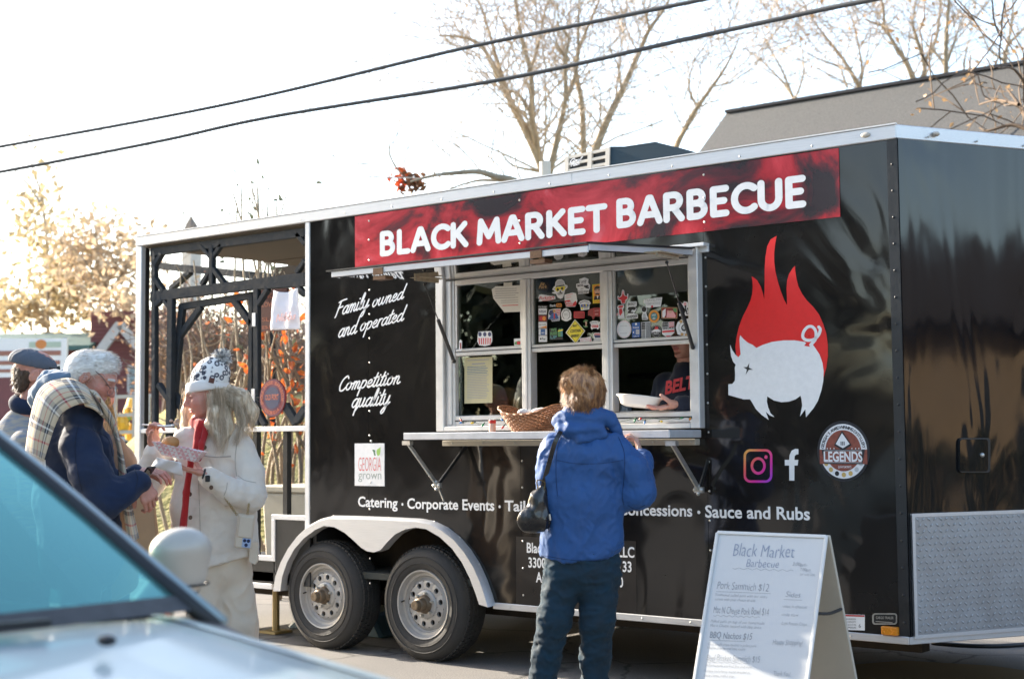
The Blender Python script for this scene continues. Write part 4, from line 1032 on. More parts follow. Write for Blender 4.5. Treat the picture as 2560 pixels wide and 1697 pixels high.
for k in range(3): s.P([(1895, 890 + k * 26), (1962, 885 + k * 26), (1962, 898 + k * 26), (1895, 903 + k * 26)], 'r')
for r in range(2):
    for c in range(4): s.E(1818 + c * 19, 908 + r * 24, 5, 6, 'w', 6)
s.P([(1806, 1005), (1965, 995), (1965, 1018), (1806, 1030)], 'r').Tx('SMOKE', (1808, 985), (1960, 975), 24, 'k', .03).P([(1845, 1070), (1925, 1068), (1885, 1098)], 'r').done(K3, label='shield sticker with stars and red stripes')
s = Stick().P([(1985, 960), (2010, 890), (2060, 850), (2110, 870), (2140, 840), (2190, 850), (2222, 890), (2190, 930), (2205, 1000), (2180, 1060), (2120, 1092), (2060, 1070), (2010, 1050)], 'w').E(2095, 965, 72, 82, 'a').E(2095, 965, 62, 70, 'w').E(2100, 965, 40, 46, 'k').E(2095, 962, 22, 26, 'a')
for (x, y) in ((2055, 880), (2175, 880), (2070, 1052), (2130, 1060)): s.E(x, y, 22, 20, 'c', 10)
s.done(K3)
# notices in the left bay
def zw(x, y): return (1080 + x / 3.0157, 600 + y / 3.0157)
paper = M('printed_paper', (.62, .60, .55), .8, var=.06)
def sheet(pts, y, mat, pane, lines, name='notice', col=None):
    m = MB(); m.prism([PY(*zw(*p), y) for p in pts], (0, .0006, 0), 0)
    for (x0, y0, x1, y1, h, k) in lines:
        m.poly([PY(*zw(*p), y - .0006) for p in ((x0, y0), (x1, y1), (x1, y1 + h), (x0, y0 + h))], k)
    return m.build(name, [mat, flat('ink_grey', (.28, .27, .27)), flat('sticker_red', (.6, .03, .04)), flat('ink_blue', (.10, .16, .24))], pane)
rl = random.Random(3)
sheet([(450, 372), (480, 350), (673, 340), (676, 540), (545, 545), (462, 440)], -.0135, paper, panes[0], [(470 + rl.random() * 15, 368 + k * 17, 655 - rl.random() * 30, 362 + k * 17, 5, 1) for k in range(5)] + [(520, 455 + k * 16, 650, 450 + k * 16, 4, 1) for k in range(2)] + [(530, 492, 650, 488, 5, 2)])
sheet([(540, 322), (605, 318), (605, 346), (540, 350)], -.0145, M('masking_tape', (.55, .52, .44), .8), panes[0], [], 'tape')
yl = M('yellowed_certificate', (.48, .43, .25), .75, var=.08)
sheet([(245, 888), (455, 878), (455, 1226), (245, 1232)], .0032, yl, panes_low, [(268, 905, 430, 897, 6, 1), (300, 930, 400, 925, 10, 1)] + [(265, 955 + k * 12.5, 432 - rl.random() * 25, 948 + k * 12.5, 5, 3 if k < 5 else 1) for k in range(20)], 'certificate')
s = MB(); P = [(345, 712), (352, 690), (445, 686), (453, 705), (455, 760), (440, 790), (398, 800), (356, 792), (342, 765)]
s.poly([PY(*zw(*p), -.0135) for p in P], 0)
for k in range(3): s.poly([PY(*zw(362 + k * 36 + 13 * math.cos(t * .524), 710 + 17 * math.sin(t * .524)), -.0139) for t in range(12)], 1 if k != 9 else 0)
for k in range(6): s.poly([PY(*zw(x, y), -.0139) for x, y in ((350 + k * 17, 738), (359 + k * 17, 738), (361 + k * 16, 786), (354 + k * 16, 786))], 2)
s.build('sticker', [SM['w'], SM['n'], SM['r']], panes[0], recalc=False)['label'] = 'red and white striped sticker with three dark rounds'
s = MB(); s.poly([PY(*zw(*p), -.0135) for p in [(618, 744), (694, 740), (694, 806), (620, 810)]], 0)
s.poly([PY(*zw(*p), -.0139) for p in [(622, 770), (655, 758), (690, 768), (690, 784), (655, 792), (622, 786)]], 1); s.poly([PY(*zw(*p), -.0142) for p in [(640, 765), (672, 763), (672, 786), (640, 787)]], 2)
s.build('sticker', [SM['w'], SM['g'], SM['r']], panes[0], recalc=False)['label'] = 'small white label with a green and red mark'
s = MB(); s.poly([PY(*zw(*p), -.0371) for p in [(205, 760), (215, 750), (226, 760), (226, 825), (212, 836), (203, 825)]], 0); s.poly([PY(*zw(*p), -.0374) for p in [(209, 775), (221, 773), (222, 818), (212, 822)]], 1)
s.build('sticker', [SM['w'], SM['d']], wf, recalc=False)
# --- awning flap
HZ = 2.302; FZ = 2.238; FYa = -1.0
AX0, AX1 = -2.835, -1.12
sl_ = (HZ - FZ) / (1.0 - .06)
def aw(x, y, dz=0): return V((x, y, HZ - (-y - .06) * sl_ + dz))
aw_t = .045
b = MB(); b.add([aw(AX0, -.06), aw(AX1, -.06), aw(AX1, FYa), aw(AX0, FYa)] + [aw(AX0, -.06, -.03), aw(AX1, -.06, -.03), aw(AX1, FYa, -.03), aw(AX0, FYa, -.03)], [(0, 1, 2, 3), (7, 6, 5, 4), (0, 4, 5, 1), (1, 5, 6, 2), (2, 6, 7, 3), (3, 7, 4, 0)])
af = b.build('awning_flap', [black], T)
b = MB(); b.add([aw(AX0 + .01, -.07, -.032), aw(AX1 - .01, -.07, -.032), aw(AX1 - .01, FYa + .01, -.032), aw(AX0 + .01, FYa + .01, -.032)], [(3, 2, 1, 0)]); b.build('flap_liner', M('polished_liner', (.42, .41, .38), .035, metal=.95, var=0), af, recalc=False)
al = [M('flap_aluminium', (.62, .62, .63), .36, metal=.4, var=.06)]
b = MB(); b.bar(aw(AX0, FYa, -.012), aw(AX1 + .004, FYa, -.022), .031, .012, (0, 0, 1)); b.build('flap_edge', al, af, bevel=.002)
for x in (AX0, AX1):
    b = MB(); b.bar(aw(x, -.066, -.012), aw(x, FYa + .007, -.012), .031, .012, (0, 0, 1)); b.build('flap_edge', al, af, bevel=.002)
b = MB(); b.bar(aw(AX0 - .03, FYa - .001, .008), aw(AX1 + .006, FYa - .001, .008), .008, .03, (0, 0, 1)); b.bar(aw(AX1 + .004, -.06, .0085), aw(AX1 + .004, FYa, .0085), .008, .026, (0, 0, 1)); b.build('flap_seal', satin, af)
b = MB(); b.bx((-3.0, -.06, 2.318), (-1.053, -.001, 2.336)); b.bx((-3.0, -.018, 2.29), (-1.053, -.001, 2.318)); b.build('drip_rail', alu_w, T, bevel=.002)
for u, vv, nm in ((1340, 646, 0), (945, 678, 0)):
    p = PY(u, vv, FYa - .009); b = MB(); b.box((p.x, FYa - .008, aw(0, FYa).z - .022), (.07, .006, .036)); b.box((p.x, FYa + .03, aw(0, FYa).z - .055), (.09, .06, .02)); b.build('latch', M('rusty_latch', (.16, .09, .05), .5, metal=.5, var=.5, vs=80), af)
def strut(p, q, mid, nm='gas_strut'):
    p, q = V(p), V(q); m_ = p.lerp(q, mid)
    e = empty(nm, p - rootloc(T)); e.parent = T
    b = MB(); b.tube([p, m_], .0032, 8); b.sphere(p, .010, 8); b.build('strut_rod', satin, e, smooth=False)
    b = MB(); b.tube([m_, q], .011, 10); b.sphere(q, .013, 8); b.build('strut_cylinder', satin, e)
strut(PY(1667, 656, -.42), PY(1732, 868, -.055), .46)
strut(PY(1062, 712, -.42), PY(1135, 903, -.055), .45)
for (u, v, x0) in ((1660, 652, -1.16), (1060, 706, -2.93)):
    p = PY(u, v, -.42); z = aw(0, -.42).z - .034
    b = MB(); b.box((p.x, -.42, z), (.09, .22, .006)); b.box((p.x + .02, -.42, z - .012), (.01, .2, .024)); b.build('strut_bracket', M('galvanised_plate', (.42, .36, .26), .5, metal=.5, var=.3, vs=30), af)
# --- serving shelf with folding braces
b = MB(); b.bx((-2.905, -.36, 1.324), (-1.09, -.052, 1.364)); sh = b.build('serving_shelf', M('shelf_aluminium', (.62, .63, .65), .34, metal=.4, var=.12, vs=10), T, bevel=.003)
b = MB(); b.bx((-2.88, -.05, 1.285), (-1.13, -.001, 1.318)); ld = b.build('wall_ledge', M('cream_ledge', (.50, .46, .38), .5, metal=.2, var=.12), T, bevel=.003)
sc = MB()
for k in range(8): sc.sphere((-2.8 + k * .235, -.051, 1.302), .006, 8)
sc.build('screw_row', steel, ld, smooth=True, props=dict(kind='stuff'))
def brace(a, j, d, tail, sgn):
    e = empty('folding_brace', V(j) - rootloc(T)); e.parent = T
    b = MB(); b.bar(a, j, .028, .009, (0, 1, 0)); b.build('brace_arm', steel, e, bevel=.001)
    b = MB(); b.bar(j, d, .024, .009, (0, 1, 0)); b.build('brace_arm', satin, e, bevel=.001)
    b = MB()
    for k in range(4): b.sphere(V(j) + V((.02 * math.cos(k * 1.57), -.01, .02 * math.sin(k * 1.57))), .011, 8)
    b.box(V(j), (.05, .02, .03)); b.build('brace_joint', steel, e)
    b = MB(); b.box(V(a), (.06, .03, .024)); b.build('brace_bracket', steel, e)
    if tail: b = MB(); b.bar(j, tail, .012, .008, (0, 1, 0)); b.build('brace_tail', steel, e)
brace(PY(1019, 1107, -.33), PY(1094, 1213, -.2), PY(1166, 1113, -.01), PY(1110, 1252, -.2), 1)
brace(PY(1680, 1108, -.33), PY(1748, 1224, -.05), PY(1770, 1150, -.01), None, 1)
# --- roof air conditioner
acm = M('dark_blue_grey_shroud', (.022, .042, .058), .75, var=.15, vs=8, spec=.2)
ac = empty('air_conditioner', V((-2.2, .8, ZT)) - rootloc(T)); ac.parent = T
def acp(u, v, y=.55): return PY(u, v, y)
P = [acp(1523, 416), acp(1518, 370), acp(1524, 366), acp(1560, 366), acp(1636, 354), acp(1650, 358), acp(1700, 370), acp(1745, 383), acp(1745, 400)]
Q = [(p.x, p.z) for p in P]; zb = ZT
Q[0] = (Q[0][0], zb); Q[-1] = (Q[-1][0] + .15, zb)
b = MB(); b.prism([(x, .55, z) for x, z in Q], (0, .75, 0)); b.build('shroud', acm, ac, bevel=.03, seg=3)
grm = M('cream_plastic_grille', (.55, .50, .42), .5, var=.08)
Af, Bf = acp(1416, 432), acp(1520, 368); xg = acp(1416, 432).x
b = MB()
x0, x1 = acp(1412, 430).x, acp(1522, 420).x
zt0, zt1 = acp(1418, 394).z, acp(1520, 371).z
def acz(x, f): return zb + .004 + f * (zt0 + (zt1 - zt0) * (x - x0) / (x1 - x0) - zb)
b.prism([(x0, .56, zb), (x1, .56, zb), (x1 - .005, .56, zt1), (x0 + .02, .56, zt0)], (0, .7, 0)); b.build('grille_back', satin, ac)
for k in range(6):
    f = .06 + .18 * k; b = MB(); b.bar((x0 + .008, .553, acz(x0, f)), (x1, .553, acz(x1, f)), .02, .016, (0, 1, 0)); b.build('grille_slat', grm, ac)
for xx in (x0 + .01, (x0 + x1) / 2 + .02, x1 - .012):
    b = MB(); b.bar((xx, .552, zb), (xx + .012, .552, acz(xx, 1)), .024, .03, (0, 1, 0)); b.build('grille_post', grm, ac)
b = MB()
po = PY(1424, 407, .54); script_text(b, 'Coleman' .replace('C', 'C') if False else 'Cool', po, PY(1452, 402, .54) - po, V((0, 0, .012)), .16); po = PY(1427, 417, .54)
put_text(b, 'Mach', po, PY(1449, 412, .54) - po, V((0, 0, .026)), .02, .3)
b.build('badge', white, ac, recalc=False)
# flue
b = MB(); p = PY(1363, 440, 1.4); b.tube([(p.x, 1.4, ZT - .02), (p.x, 1.4, ZT + .42)], .04, 14); b.build('flue_pipe', M('cream_flue', (.5, .46, .38), .6, var=.1), T, smooth=False)
# ---------------------------------------------------------------- trees and background
bark = M('grey_brown_bark', (.32, .26, .18), .9, var=.35, vs=8, bump=.5, bs=30, bdist=.03)
twigm = M('pale_twigs', (.46, .38, .30), .9, var=.3, vs=8)
def leafm(name, c, c2):
    if name in MATS: return MATS[name]
    m = M(name, c, .6, var=.25, vs=1.2, col2=c2)
    nt = m.node_tree; L = nt.links.new; b = nt.nodes['Principled BSDF']
    tl = _n(nt, 'ShaderNodeBsdfTranslucent'); mx = _n(nt, 'ShaderNodeMixShader'); mx.inputs[0].default_value = .35
    L(b.inputs['Base Color'].links[0].from_socket, tl.inputs[0])
    L(b.outputs[0], mx.inputs[1]); L(tl.outputs[0], mx.inputs[2]); L(mx.outputs[0], nt.nodes['Material Output'].inputs[0])
    return m
def add_leaves(mb, pts, size, rng, m=0):
    for p in pts:
        s = size * (.6 + .8 * rng.random())
        a = V((rng.gauss(0, 1), rng.gauss(0, 1), rng.gauss(0, 1))).normalized(); b = a.orthogonal().normalized()
        q = rng.random() * 6.28; c = a.cross(b); u_ = b * math.cos(q) + c * math.sin(q); v_ = a.cross(u_)
        p = V(p)
        mb.add([p - u_ * s, p - v_ * s * .55 + a * s * .15, p + u_ * s, p + v_ * s * .55 + a * s * .15], [(0, 1, 2, 3)], m)
def grow(mb, p, d, L, r, lvl, rng, tips, kids_=3, n=5, up=.12, wob=.16, minr=.006):
    p = V(p); d = V(d).normalized(); segs = 4; pts = [p]; rs = [r]
    for i in range(segs):
        d = (d + V((rng.gauss(0, wob), rng.gauss(0, wob), rng.gauss(0, wob) + up * .5))).normalized()
        p = p + d * L / segs; pts.append(p); rs.append(max(minr, r * (1 - .65 * (i + 1) / segs)))
    mb.tube(pts, rs, n if lvl > 1 else 3, caps=False)
    if lvl <= 0: tips.append(pts[-1]); tips.append(pts[2]); return
    for k in range(kids_ + (1 if rng.random() < .5 else 0)):
        t = .3 + .7 * (k + rng.random()) / kids_; t = min(t, 1); i = min(segs - 1, int(t * segs)); q = pts[i].lerp(pts[i + 1], t * segs - i)
        ax = d.orthogonal(); ax.rotate(Matrix.Rotation(rng.random() * 6.28, 3, d))
        nd_ = (d + ax * (.55 + .5 * rng.random())).normalized()
        grow(mb, q, nd_, L * (.5 + .25 * rng.random()), max(minr, rs[i] * .6), lvl - 1, rng, tips, kids_, n, up, wob, minr)
def stems_tree(name, label, stems, depth, r0, seed, lvl=2, twl=2.2, every=3, leaf=None, leafsize=.1, nleaf=0, group=None, base_px=None, minr=.0085, kk=2, bk=None):
    """tree whose main limbs follow photo lines at a given depth; each stem: list of (u, v), start radius"""
    rng = random.Random(seed)
    b0 = PD(*(base_px or stems[0][0][0]), depth); root = empty(name, (b0.x, b0.y, 0), label, 'tree', group)
    tr = MB(); tips = []
    tr.tube([(b0.x, b0.y, -.1), (b0.x + .03, b0.y, b0.z * .5), (b0.x, b0.y, b0.z)], [r0 * 1.5, r0 * 1.2, r0], 10)
    tw = MB()
    for P, r in stems:
        wig = rng.uniform(-.6, .6); pts = []
        C = catmull([V(p) for p in P], 4)
        for i, p in enumerate(C): pts.append(PD(p.x, p.y, depth + wig * i / len(C) * 2))
        if (pts[0] - b0).length > .05 and P is not stems[0][0]: pass
        rs = [max(.010, .68 * r * (1 - .8 * i / (len(pts) - 1))) for i in range(len(pts))]
        tr.tube(pts, rs, 8, caps=False)
        for i in range(2, len(pts), every):
            d = (pts[i] - pts[i - 1]).normalized()
            for _ in range(kk):
                ax = d.orthogonal(); ax.rotate(Matrix.Rotation(rng.random() * 6.28, 3, d))
                grow(tw, pts[i], d * .9 + ax * .8, twl * (.5 + .8 * rng.random()), min(.03, rs[i] * .3), lvl, rng, tips, 2, 4, .12, .2, minr)
    tr.build('trunk', bk or bark, root, smooth=True)
    tw.build('twigs', bk or twigm, root, props=dict(kind='stuff'), recalc=False)
    if leaf:
        lf = MB(); pts = [rng.choice(tips) + V((rng.gauss(0, .12), rng.gauss(0, .12), rng.gauss(0, .12))) for _ in range(nleaf)]
        add_leaves(lf, pts, leafsize, rng); lf.build('crown', leaf, root, props=dict(kind='stuff'), recalc=False)
    return root
def za(x, y): return (900 + x / 2.629, y / 2.629)
def zb_(x, y): return (1700 + x / 2.751, y / 2.751)
A_ = lambda *P: [za(*p) for p in P]
B_ = lambda *P: [zb_(*p) for p in P]
tan_leaf = leafm('tan_dry_leaves', (.42, .28, .14), (.30, .17, .08))
yel_leaf = leafm('golden_leaves', (.48, .38, .19), (.40, .32, .20))
red_leaf = leafm('scarlet_leaves', (.55, .07, .03), (.60, .20, .04))
dk_leaf = leafm('dull_green_leaves', (.10, .11, .07), (.06, .07, .05))
stems_tree('bare_tree', 'big leafless tree with many upright stems rising behind the roof air conditioner', [
  (A_((1215, 1180), (1190, 1080), (1090, 860), (1000, 690), (900, 480), (810, 320), (700, 250), (520, 235)), .16),
  (A_((1000, 690), (930, 490), (880, 330), (800, 60), (720, -60)), .09),
  (A_((1190, 1100), (1150, 900), (1130, 770), (1125, 500), (1060, 240), (1020, 0), (1000, -80)), .13),
  (A_((1130, 760), (1040, 620), (930, 590), (860, 545), (700, 650)), .07),
  (A_((1125, 460), (1180, 260), (1220, 60), (1290, -60)), .06),
  (A_((1240, 1150), (1260, 1080), (1310, 850), (1350, 650), (1350, 400), (1370, 250), (1290, 150)), .12),
  (A_((1350, 660), (1400, 550), (1430, 400), (1435, 200), (1440, 0), (1450, -90)), .08),
  (A_((1370, 400), (1300, 300), (1270, 180)), .05),
  (A_((1190, 1130), (1010, 1090), (930, 1010), (830, 880)), .05)], 30, .17, 11, every=2, twl=2.3, kk=2, minr=.008)
stems_tree('bare_tree', 'leafless tree with one limb leaning far right, just behind the air conditioner', [
  (A_((1500, 1200), (1470, 1000), (1460, 700), (1420, 480), (1430, 350), (1540, 80), (1600, -60)), .12),
  (A_((1510, 1150), (1550, 980), (1640, 760), (1720, 600), (1830, 360), (1900, 200), (2000, 60), (2060, -70)), .15),
  (A_((1720, 600), (1690, 420), (1620, 300)), .05), (A_((1900, 200), (1880, 80), (1850, 0)), .04)], 31, .16, 12, every=2, twl=2.1, kk=2, minr=.008)
# the low limb with a ragged nest of leaves
lb = stems_tree('bare_tree', 'dark low limb of a bare tree ending in a leaf nest above the sign banner', [
  (A_((1160, 1290), (1010, 1190), (900, 1165), (780, 1130), (620, 1138), (480, 1155), (330, 1195)), .075),
  (A_((960, 1185), (880, 1185), (760, 1190), (600, 1240), (520, 1290)), .032), (A_((340, 1190), (260, 1130), (200, 1030), (190, 940)), .014)], 16, .06, 13, lvl=0, twl=.6, every=4, kk=1)
rng = random.Random(5); nb = MB(); c = PD(*za(340, 1200), 16)
add_leaves(nb, [c + V((rng.gauss(0, .06), rng.gauss(0, .06), rng.gauss(0, .05))) for _ in range(60)], .05, rng); nb.build('leaf_nest', leafm('dead_nest', (.12, .06, .03), (.2, .08, .03)), lb, props=dict(kind='stuff'), recalc=False)
nb = MB(); add_leaves(nb, [PD(*za(rng.gauss(265, 25), rng.uniform(1110, 1240)), 16) for _ in range(16)] + [PD(*za(rng.gauss(380, 12), rng.uniform(1180, 1210)), 16) for _ in range(8)], .06, rng); nb.build('leaf_cluster', red_leaf, lb, props=dict(kind='stuff'), recalc=False)
stems_tree('bare_tree', 'slender bare tree at the left end of the grey shingle roof', [
  (B_((-60, 1100), (0, 950), (120, 740), (220, 600), (320, 450), (400, 280)), .12), (B_((120, 740), (60, 600), (100, 420), (180, 300)), .05), (B_((220, 600), (360, 560), (500, 470)), .04), (B_((120, 740), (260, 690), (400, 660)), .03)], 34, .12, 14, twl=2.2)
stems_tree('bare_tree', 'thin fan branched bare tree behind the roof ridge near its left end', [
  (B_((790, 700), (760, 640), (700, 560), (560, 420), (440, 330)), .08), (B_((780, 680), (700, 480), (600, 300), (560, 160)), .06), (B_((790, 690), (850, 500), (830, 300), (800, 150)), .05)], 40, .09, 15, twl=2.6)
stems_tree('bare_tree', 'bare tree with bluish forked limbs above the middle of the roof ridge', [
  (B_((1240, 640), (1230, 590), (1170, 490), (1100, 380), (980, 230), (900, 120)), .12), (B_((1170, 490), (1040, 440), (900, 380), (760, 280)), .05), (B_((1240, 620), (1250, 470), (1230, 330), (1180, 120), (1100, -40)), .06), (B_((1150, 600), (1100, 460), (1060, 300)), .05)], 36, .12, 16, twl=2.3)
stems_tree('bare_tree', 'tan trunked tree with a few dry leaves over the roof ridge', [
  (B_((1630, 620), (1610, 560), (1560, 440), (1470, 300), (1400, 190), (1280, 140)), .14), (B_((1660, 600), (1670, 550), (1680, 440), (1620, 240), (1600, 150), (1640, -60)), .12), (B_((1680, 430), (1760, 270), (1790, 60), (1780, -60)), .08), (B_((1400, 190), (1400, 60), (1370, -40)), .06)], 34, .16, 17, twl=2.3, leaf=tan_leaf, leafsize=.07, nleaf=260)
stems_tree('bare_tree', 'tall tan stem tree with dry leaves towards the right end of the roof', [
  (B_((1835, 600), (1830, 530), (1830, 300), (1850, 0), (1850, -80)), .12), (B_((1835, 450), (1720, 330), (1640, 240)), .06), (B_((1840, 420), (1900, 250), (1960, 60)), .06)], 33, .12, 18, twl=2.2, leaf=tan_leaf, leafsize=.07, nleaf=200)
stems_tree('bare_tree', 'twiggy bluish bare tree at the far right above the roof', [
  (B_((2260, 560), (2230, 420), (2260, 280), (2290, 100), (2280, -60)), .1), (B_((2230, 420), (2120, 330), (2050, 160)), .06), (B_((2260, 300), (2360, 200), (2420, 60)), .06), (B_((1950, 560), (1960, 400), (2000, 230)), .05), (B_((2150, 540), (2200, 380), (2330, 330)), .05)], 35, .12, 19, twl=2.4)
stems_tree('bare_tree', 'brown twiggy tree standing before the grey roof at the right edge', [
  (B_((2500, 1150), (2420, 900), (2330, 720), (2240, 600)), .06), (B_((2420, 900), (2280, 860), (2120, 900), (2060, 880)), .04), (B_((2420, 900), (2400, 650), (2300, 480), (2180, 470)), .04), (B_((2330, 720), (2180, 690), (2060, 720)), .03)], 15, .05, 20, twl=.9, lvl=1, leaf=tan_leaf, leafsize=.03, nleaf=120, bk=M('dull_brown_bark', (.13, .09, .06), .9, var=.3), kk=1)
# golden trees at the left
rng = random.Random(21)
def golden(label, trunk, blobs, depth, seed, leaf, n, size):
    t = stems_tree('autumn_tree', label, trunk, depth, .2, seed, twl=2.6, lvl=1, every=2, kk=2)
    lf = MB(); rr = random.Random(seed)
    for k in range(n):
        cx, cy, sx, sy = rr.choices([b[:4] for b in blobs], [b[4] for b in blobs])[0]
        q = V((round(rr.gauss(0, 1.4)), round(rr.gauss(0, 1.4)))) * 0
        p = PD(rr.gauss(cx, sx), rr.gauss(cy, sy), depth + rr.gauss(0, 1.6))
        if mnoise.noise(p * .55) + .35 * mnoise.noise(p * 1.7) < -.05: continue
        add_leaves(lf, [p], size, rr)
    lf.build('crown', leaf, t, props=dict(kind='stuff'), recalc=False); return t
golden('golden leaved tree at the far left behind the green roof', [([(120, 830), (118, 640), (105, 500), (70, 380), (60, 300)], .08), ([(118, 660), (170, 560), (200, 440), (230, 380)], .05), ([(110, 520), (60, 450), (10, 400)], .07), ([(125, 720), (210, 640), (300, 590)], .08)], [(90, 760, 90, 40, 5), (150, 690, 80, 50, 3), (60, 620, 60, 60, 1.5), (90, 480, 50, 60, .5)], 42, 22, yel_leaf, 5600, .13)
golden('tan leaved tree with pale haze of twigs left of the trailer', [([(280, 830), (270, 740), (250, 640), (235, 560)], .12), ([(270, 740), (320, 660), (360, 610)], .08), ([(262, 700), (200, 640), (170, 600)], .06)], [(235, 670, 60, 55, 3), (290, 740, 60, 35, 2), (330, 640, 40, 50, .7), (200, 590, 40, 40, .8)], 38, 23, leafm('pale_tan_leaves', (.60, .46, .30), (.46, .34, .22)), 3400, .10)
# thicket beyond the porch
tk = MB(); lv = MB(); rr = random.Random(31); tips = []
for k in range(190):
    p = PD(rr.uniform(400, 830), 1000, rr.uniform(20.5, 26)); p.z = 1.7
    grow(tk, p, (rr.gauss(0, .25), rr.gauss(0, .25), 1), rr.uniform(.7, 1.15), rr.uniform(.014, .026), 2, rr, tips, 3, 4, .15, .12, .007)
tk.build('thicket', M('thicket_twigs', (.19, .14, .115), .9, var=.3), props=dict(kind='stuff'), recalc=False)
tl = MB(); pts = [rr.choice(tips) + V((rr.gauss(0, .1), rr.gauss(0, .1), rr.gauss(0, .1))) for _ in range(5200)]
add_leaves(tl, pts, .038, rr); tl.build('thicket_leaves', leafm('brown_leaves', (.27, .20, .145), (.29, .15, .09)), props=dict(kind='stuff'), recalc=False)
# scarlet shrub close behind the porch: single leaves
def leaf_shrub(label, px, depth, nl, boxu, boxv, seed, mat, size, cat='shrub', name='scarlet_shrub'):
    rr = random.Random(seed); b0 = PD(*px, depth); root = empty(name, (b0.x, b0.y, 0), label, cat)
    st = MB(); tg = []
    for k in range(9):
        p = V((b0.x + rr.gauss(0, .15), b0.y + rr.gauss(0, .15), 0)); q = PD(rr.uniform(*boxu), rr.uniform(boxv[0], boxv[0] + .5 * (boxv[1] - boxv[0])), depth + rr.gauss(0, .4))
        m1 = p.lerp(q, .35) + V((rr.gauss(0, .15), rr.gauss(0, .15), .2)); m2 = p.lerp(q, .7) + V((rr.gauss(0, .15), rr.gauss(0, .1), .1))
        P = catmull([p, m1, m2, q], 5); st.tube(P, [.022 * (1 - .75 * i / len(P)) for i in range(len(P))], 6, caps=False); tg += P[6:]
        for i in range(7, len(P), 3):
            grow(st, P[i], (rr.gauss(0, 1), rr.gauss(0, 1), .4), .5, .007, 0, rr, tg, 2, 3, .1, .2, .004)
    st.build('stems', bark, root, recalc=False, props=dict(kind='stuff'))
    me = None
    for k in range(nl):
        if me is None:
            m = MB(); m.add([(-1, 0, 0), (-.35, -.5, .08), (.4, -.42, .1), (1, 0, -.1), (.4, .42, .1), (-.35, .5, .08), (0, 0, -.05)], [(0, 1, 6), (1, 2, 6), (2, 3, 6), (3, 4, 6), (4, 5, 6), (5, 0, 6)])
            o = m.build('leaf', mat, root, recalc=False); me = o.data
        else:
            o = bpy.data.objects.new('leaf', me); COL.objects.link(o); o.parent = root
        p = rr.choice(tg) + V((rr.gauss(0, .09), rr.gauss(0, .09), rr.gauss(0, .08)))
        o.location = p - V((b0.x, b0.y, 0)); s = size * rr.uniform(.6, 1.3); o.scale = (s, s, s); o.rotation_euler = (rr.uniform(0, 6.28), rr.uniform(0, 6.28), rr.uniform(0, 6.28))
    return root
leaf_shrub('scarlet leaved shrub seen through the right bay of the porch', (735, 1000), 12.4, 190, (640, 790), (640, 1060), 41, red_leaf, .046)
leaf_shrub('orange leaved shrub seen through the porch screen door', (500, 1000), 14.0, 42, (380, 640), (640, 1000), 42, leafm('rust_leaves', (.50, .12, .06), (.40, .18, .09)), .026, name='orange_shrub')
leaf_shrub('dark leaved sapling topping out above the porch roof', (640, 1000), 13.0, 130, (560, 720), (455, 580), 43, dk_leaf, .03, name='sapling')
# church spire far behind
e = PD(477, 1000, 60); sp = empty('church_tower', (e.x, e.y, 0), 'grey pyramid spire peeping over the porch roof', 'tower')
tp = PD(477, 536, 60); hb = PD(477, 582, 60).z; hw = (PD(503, 577, 60) - PD(453, 577, 60)).length / 2 * .78
b = MB(); P4 = [V((e.x + sx * hw, e.y + sy * hw, hb)) for sx, sy in ((-1, -1), (1, -1), (1, 1), (-1, 1))]
b.add(P4 + [V((tp.x, tp.y, tp.z))], [(0, 1, 4), (1, 2, 4), (2, 3, 4), (3, 0, 4), (3, 2, 1, 0)]); b.build('roof', M('slate_roof', (.20, .17, .15), .7, var=.2), sp)
b = MB(); b.bx((e.x - hw * .9, e.y - hw * .9, 0), (e.x + hw * .9, e.y + hw * .9, hb - .01)); b.build('wall', M('pale_stucco', (.5, .46, .4), .8), sp)
# house with the grey shingle roof at the right
yr = 11.0
Pl = PY(1816, 276, yr); zr = (Pl.z + PY(2560, 169, yr).z) / 2
x0 = Pl.x; lowp = PX(1751, 375, x0); ye = lowp.y; sl2 = (zr - lowp.z) / (yr - ye); ze = zr - sl2 * 5.2
rh = empty('house', (x0 + 8, yr, 0), 'house behind the trailer showing only its broad grey shingle roof', 'house')
shg = M('grey_brown_shingles', (.092, .089, .083), .95, var=.6, vs=40, bump=.6, bs=40, bdist=.02, stretch=(1, 3, 3))
b = MB(); b.prism([(x0, yr, zr), (x0, yr - 5.2, ze), (x0, yr - 5.2, ze - .12), (x0, yr, zr - .14), (x0, yr + 5.2, ze - .12), (x0, yr + 5.2, ze)], (17, 0, 0)); rf = b.build('roof', shg, rh)
b = MB(); b.bar((x0, yr, zr + .02), (x0 + 17, yr, zr + .015), .10, .04, (0, 1, 0)); b.build('ridge_cap', M('dark_ridge', (.06, .055, .055), .9), rf)
b = MB(); b.prism([(x0 + .4, yr - 4.8, 0), (x0 + .4, yr + 4.8, 0), (x0 + .4, yr + 4.8, ze - .05), (x0 + .4, yr, zr - .25), (x0 + .4, yr - 4.8, ze - .05)], (16.2, 0, 0)); b.build('wall', M('tan_siding', (.42, .36, .28), .8), rh)
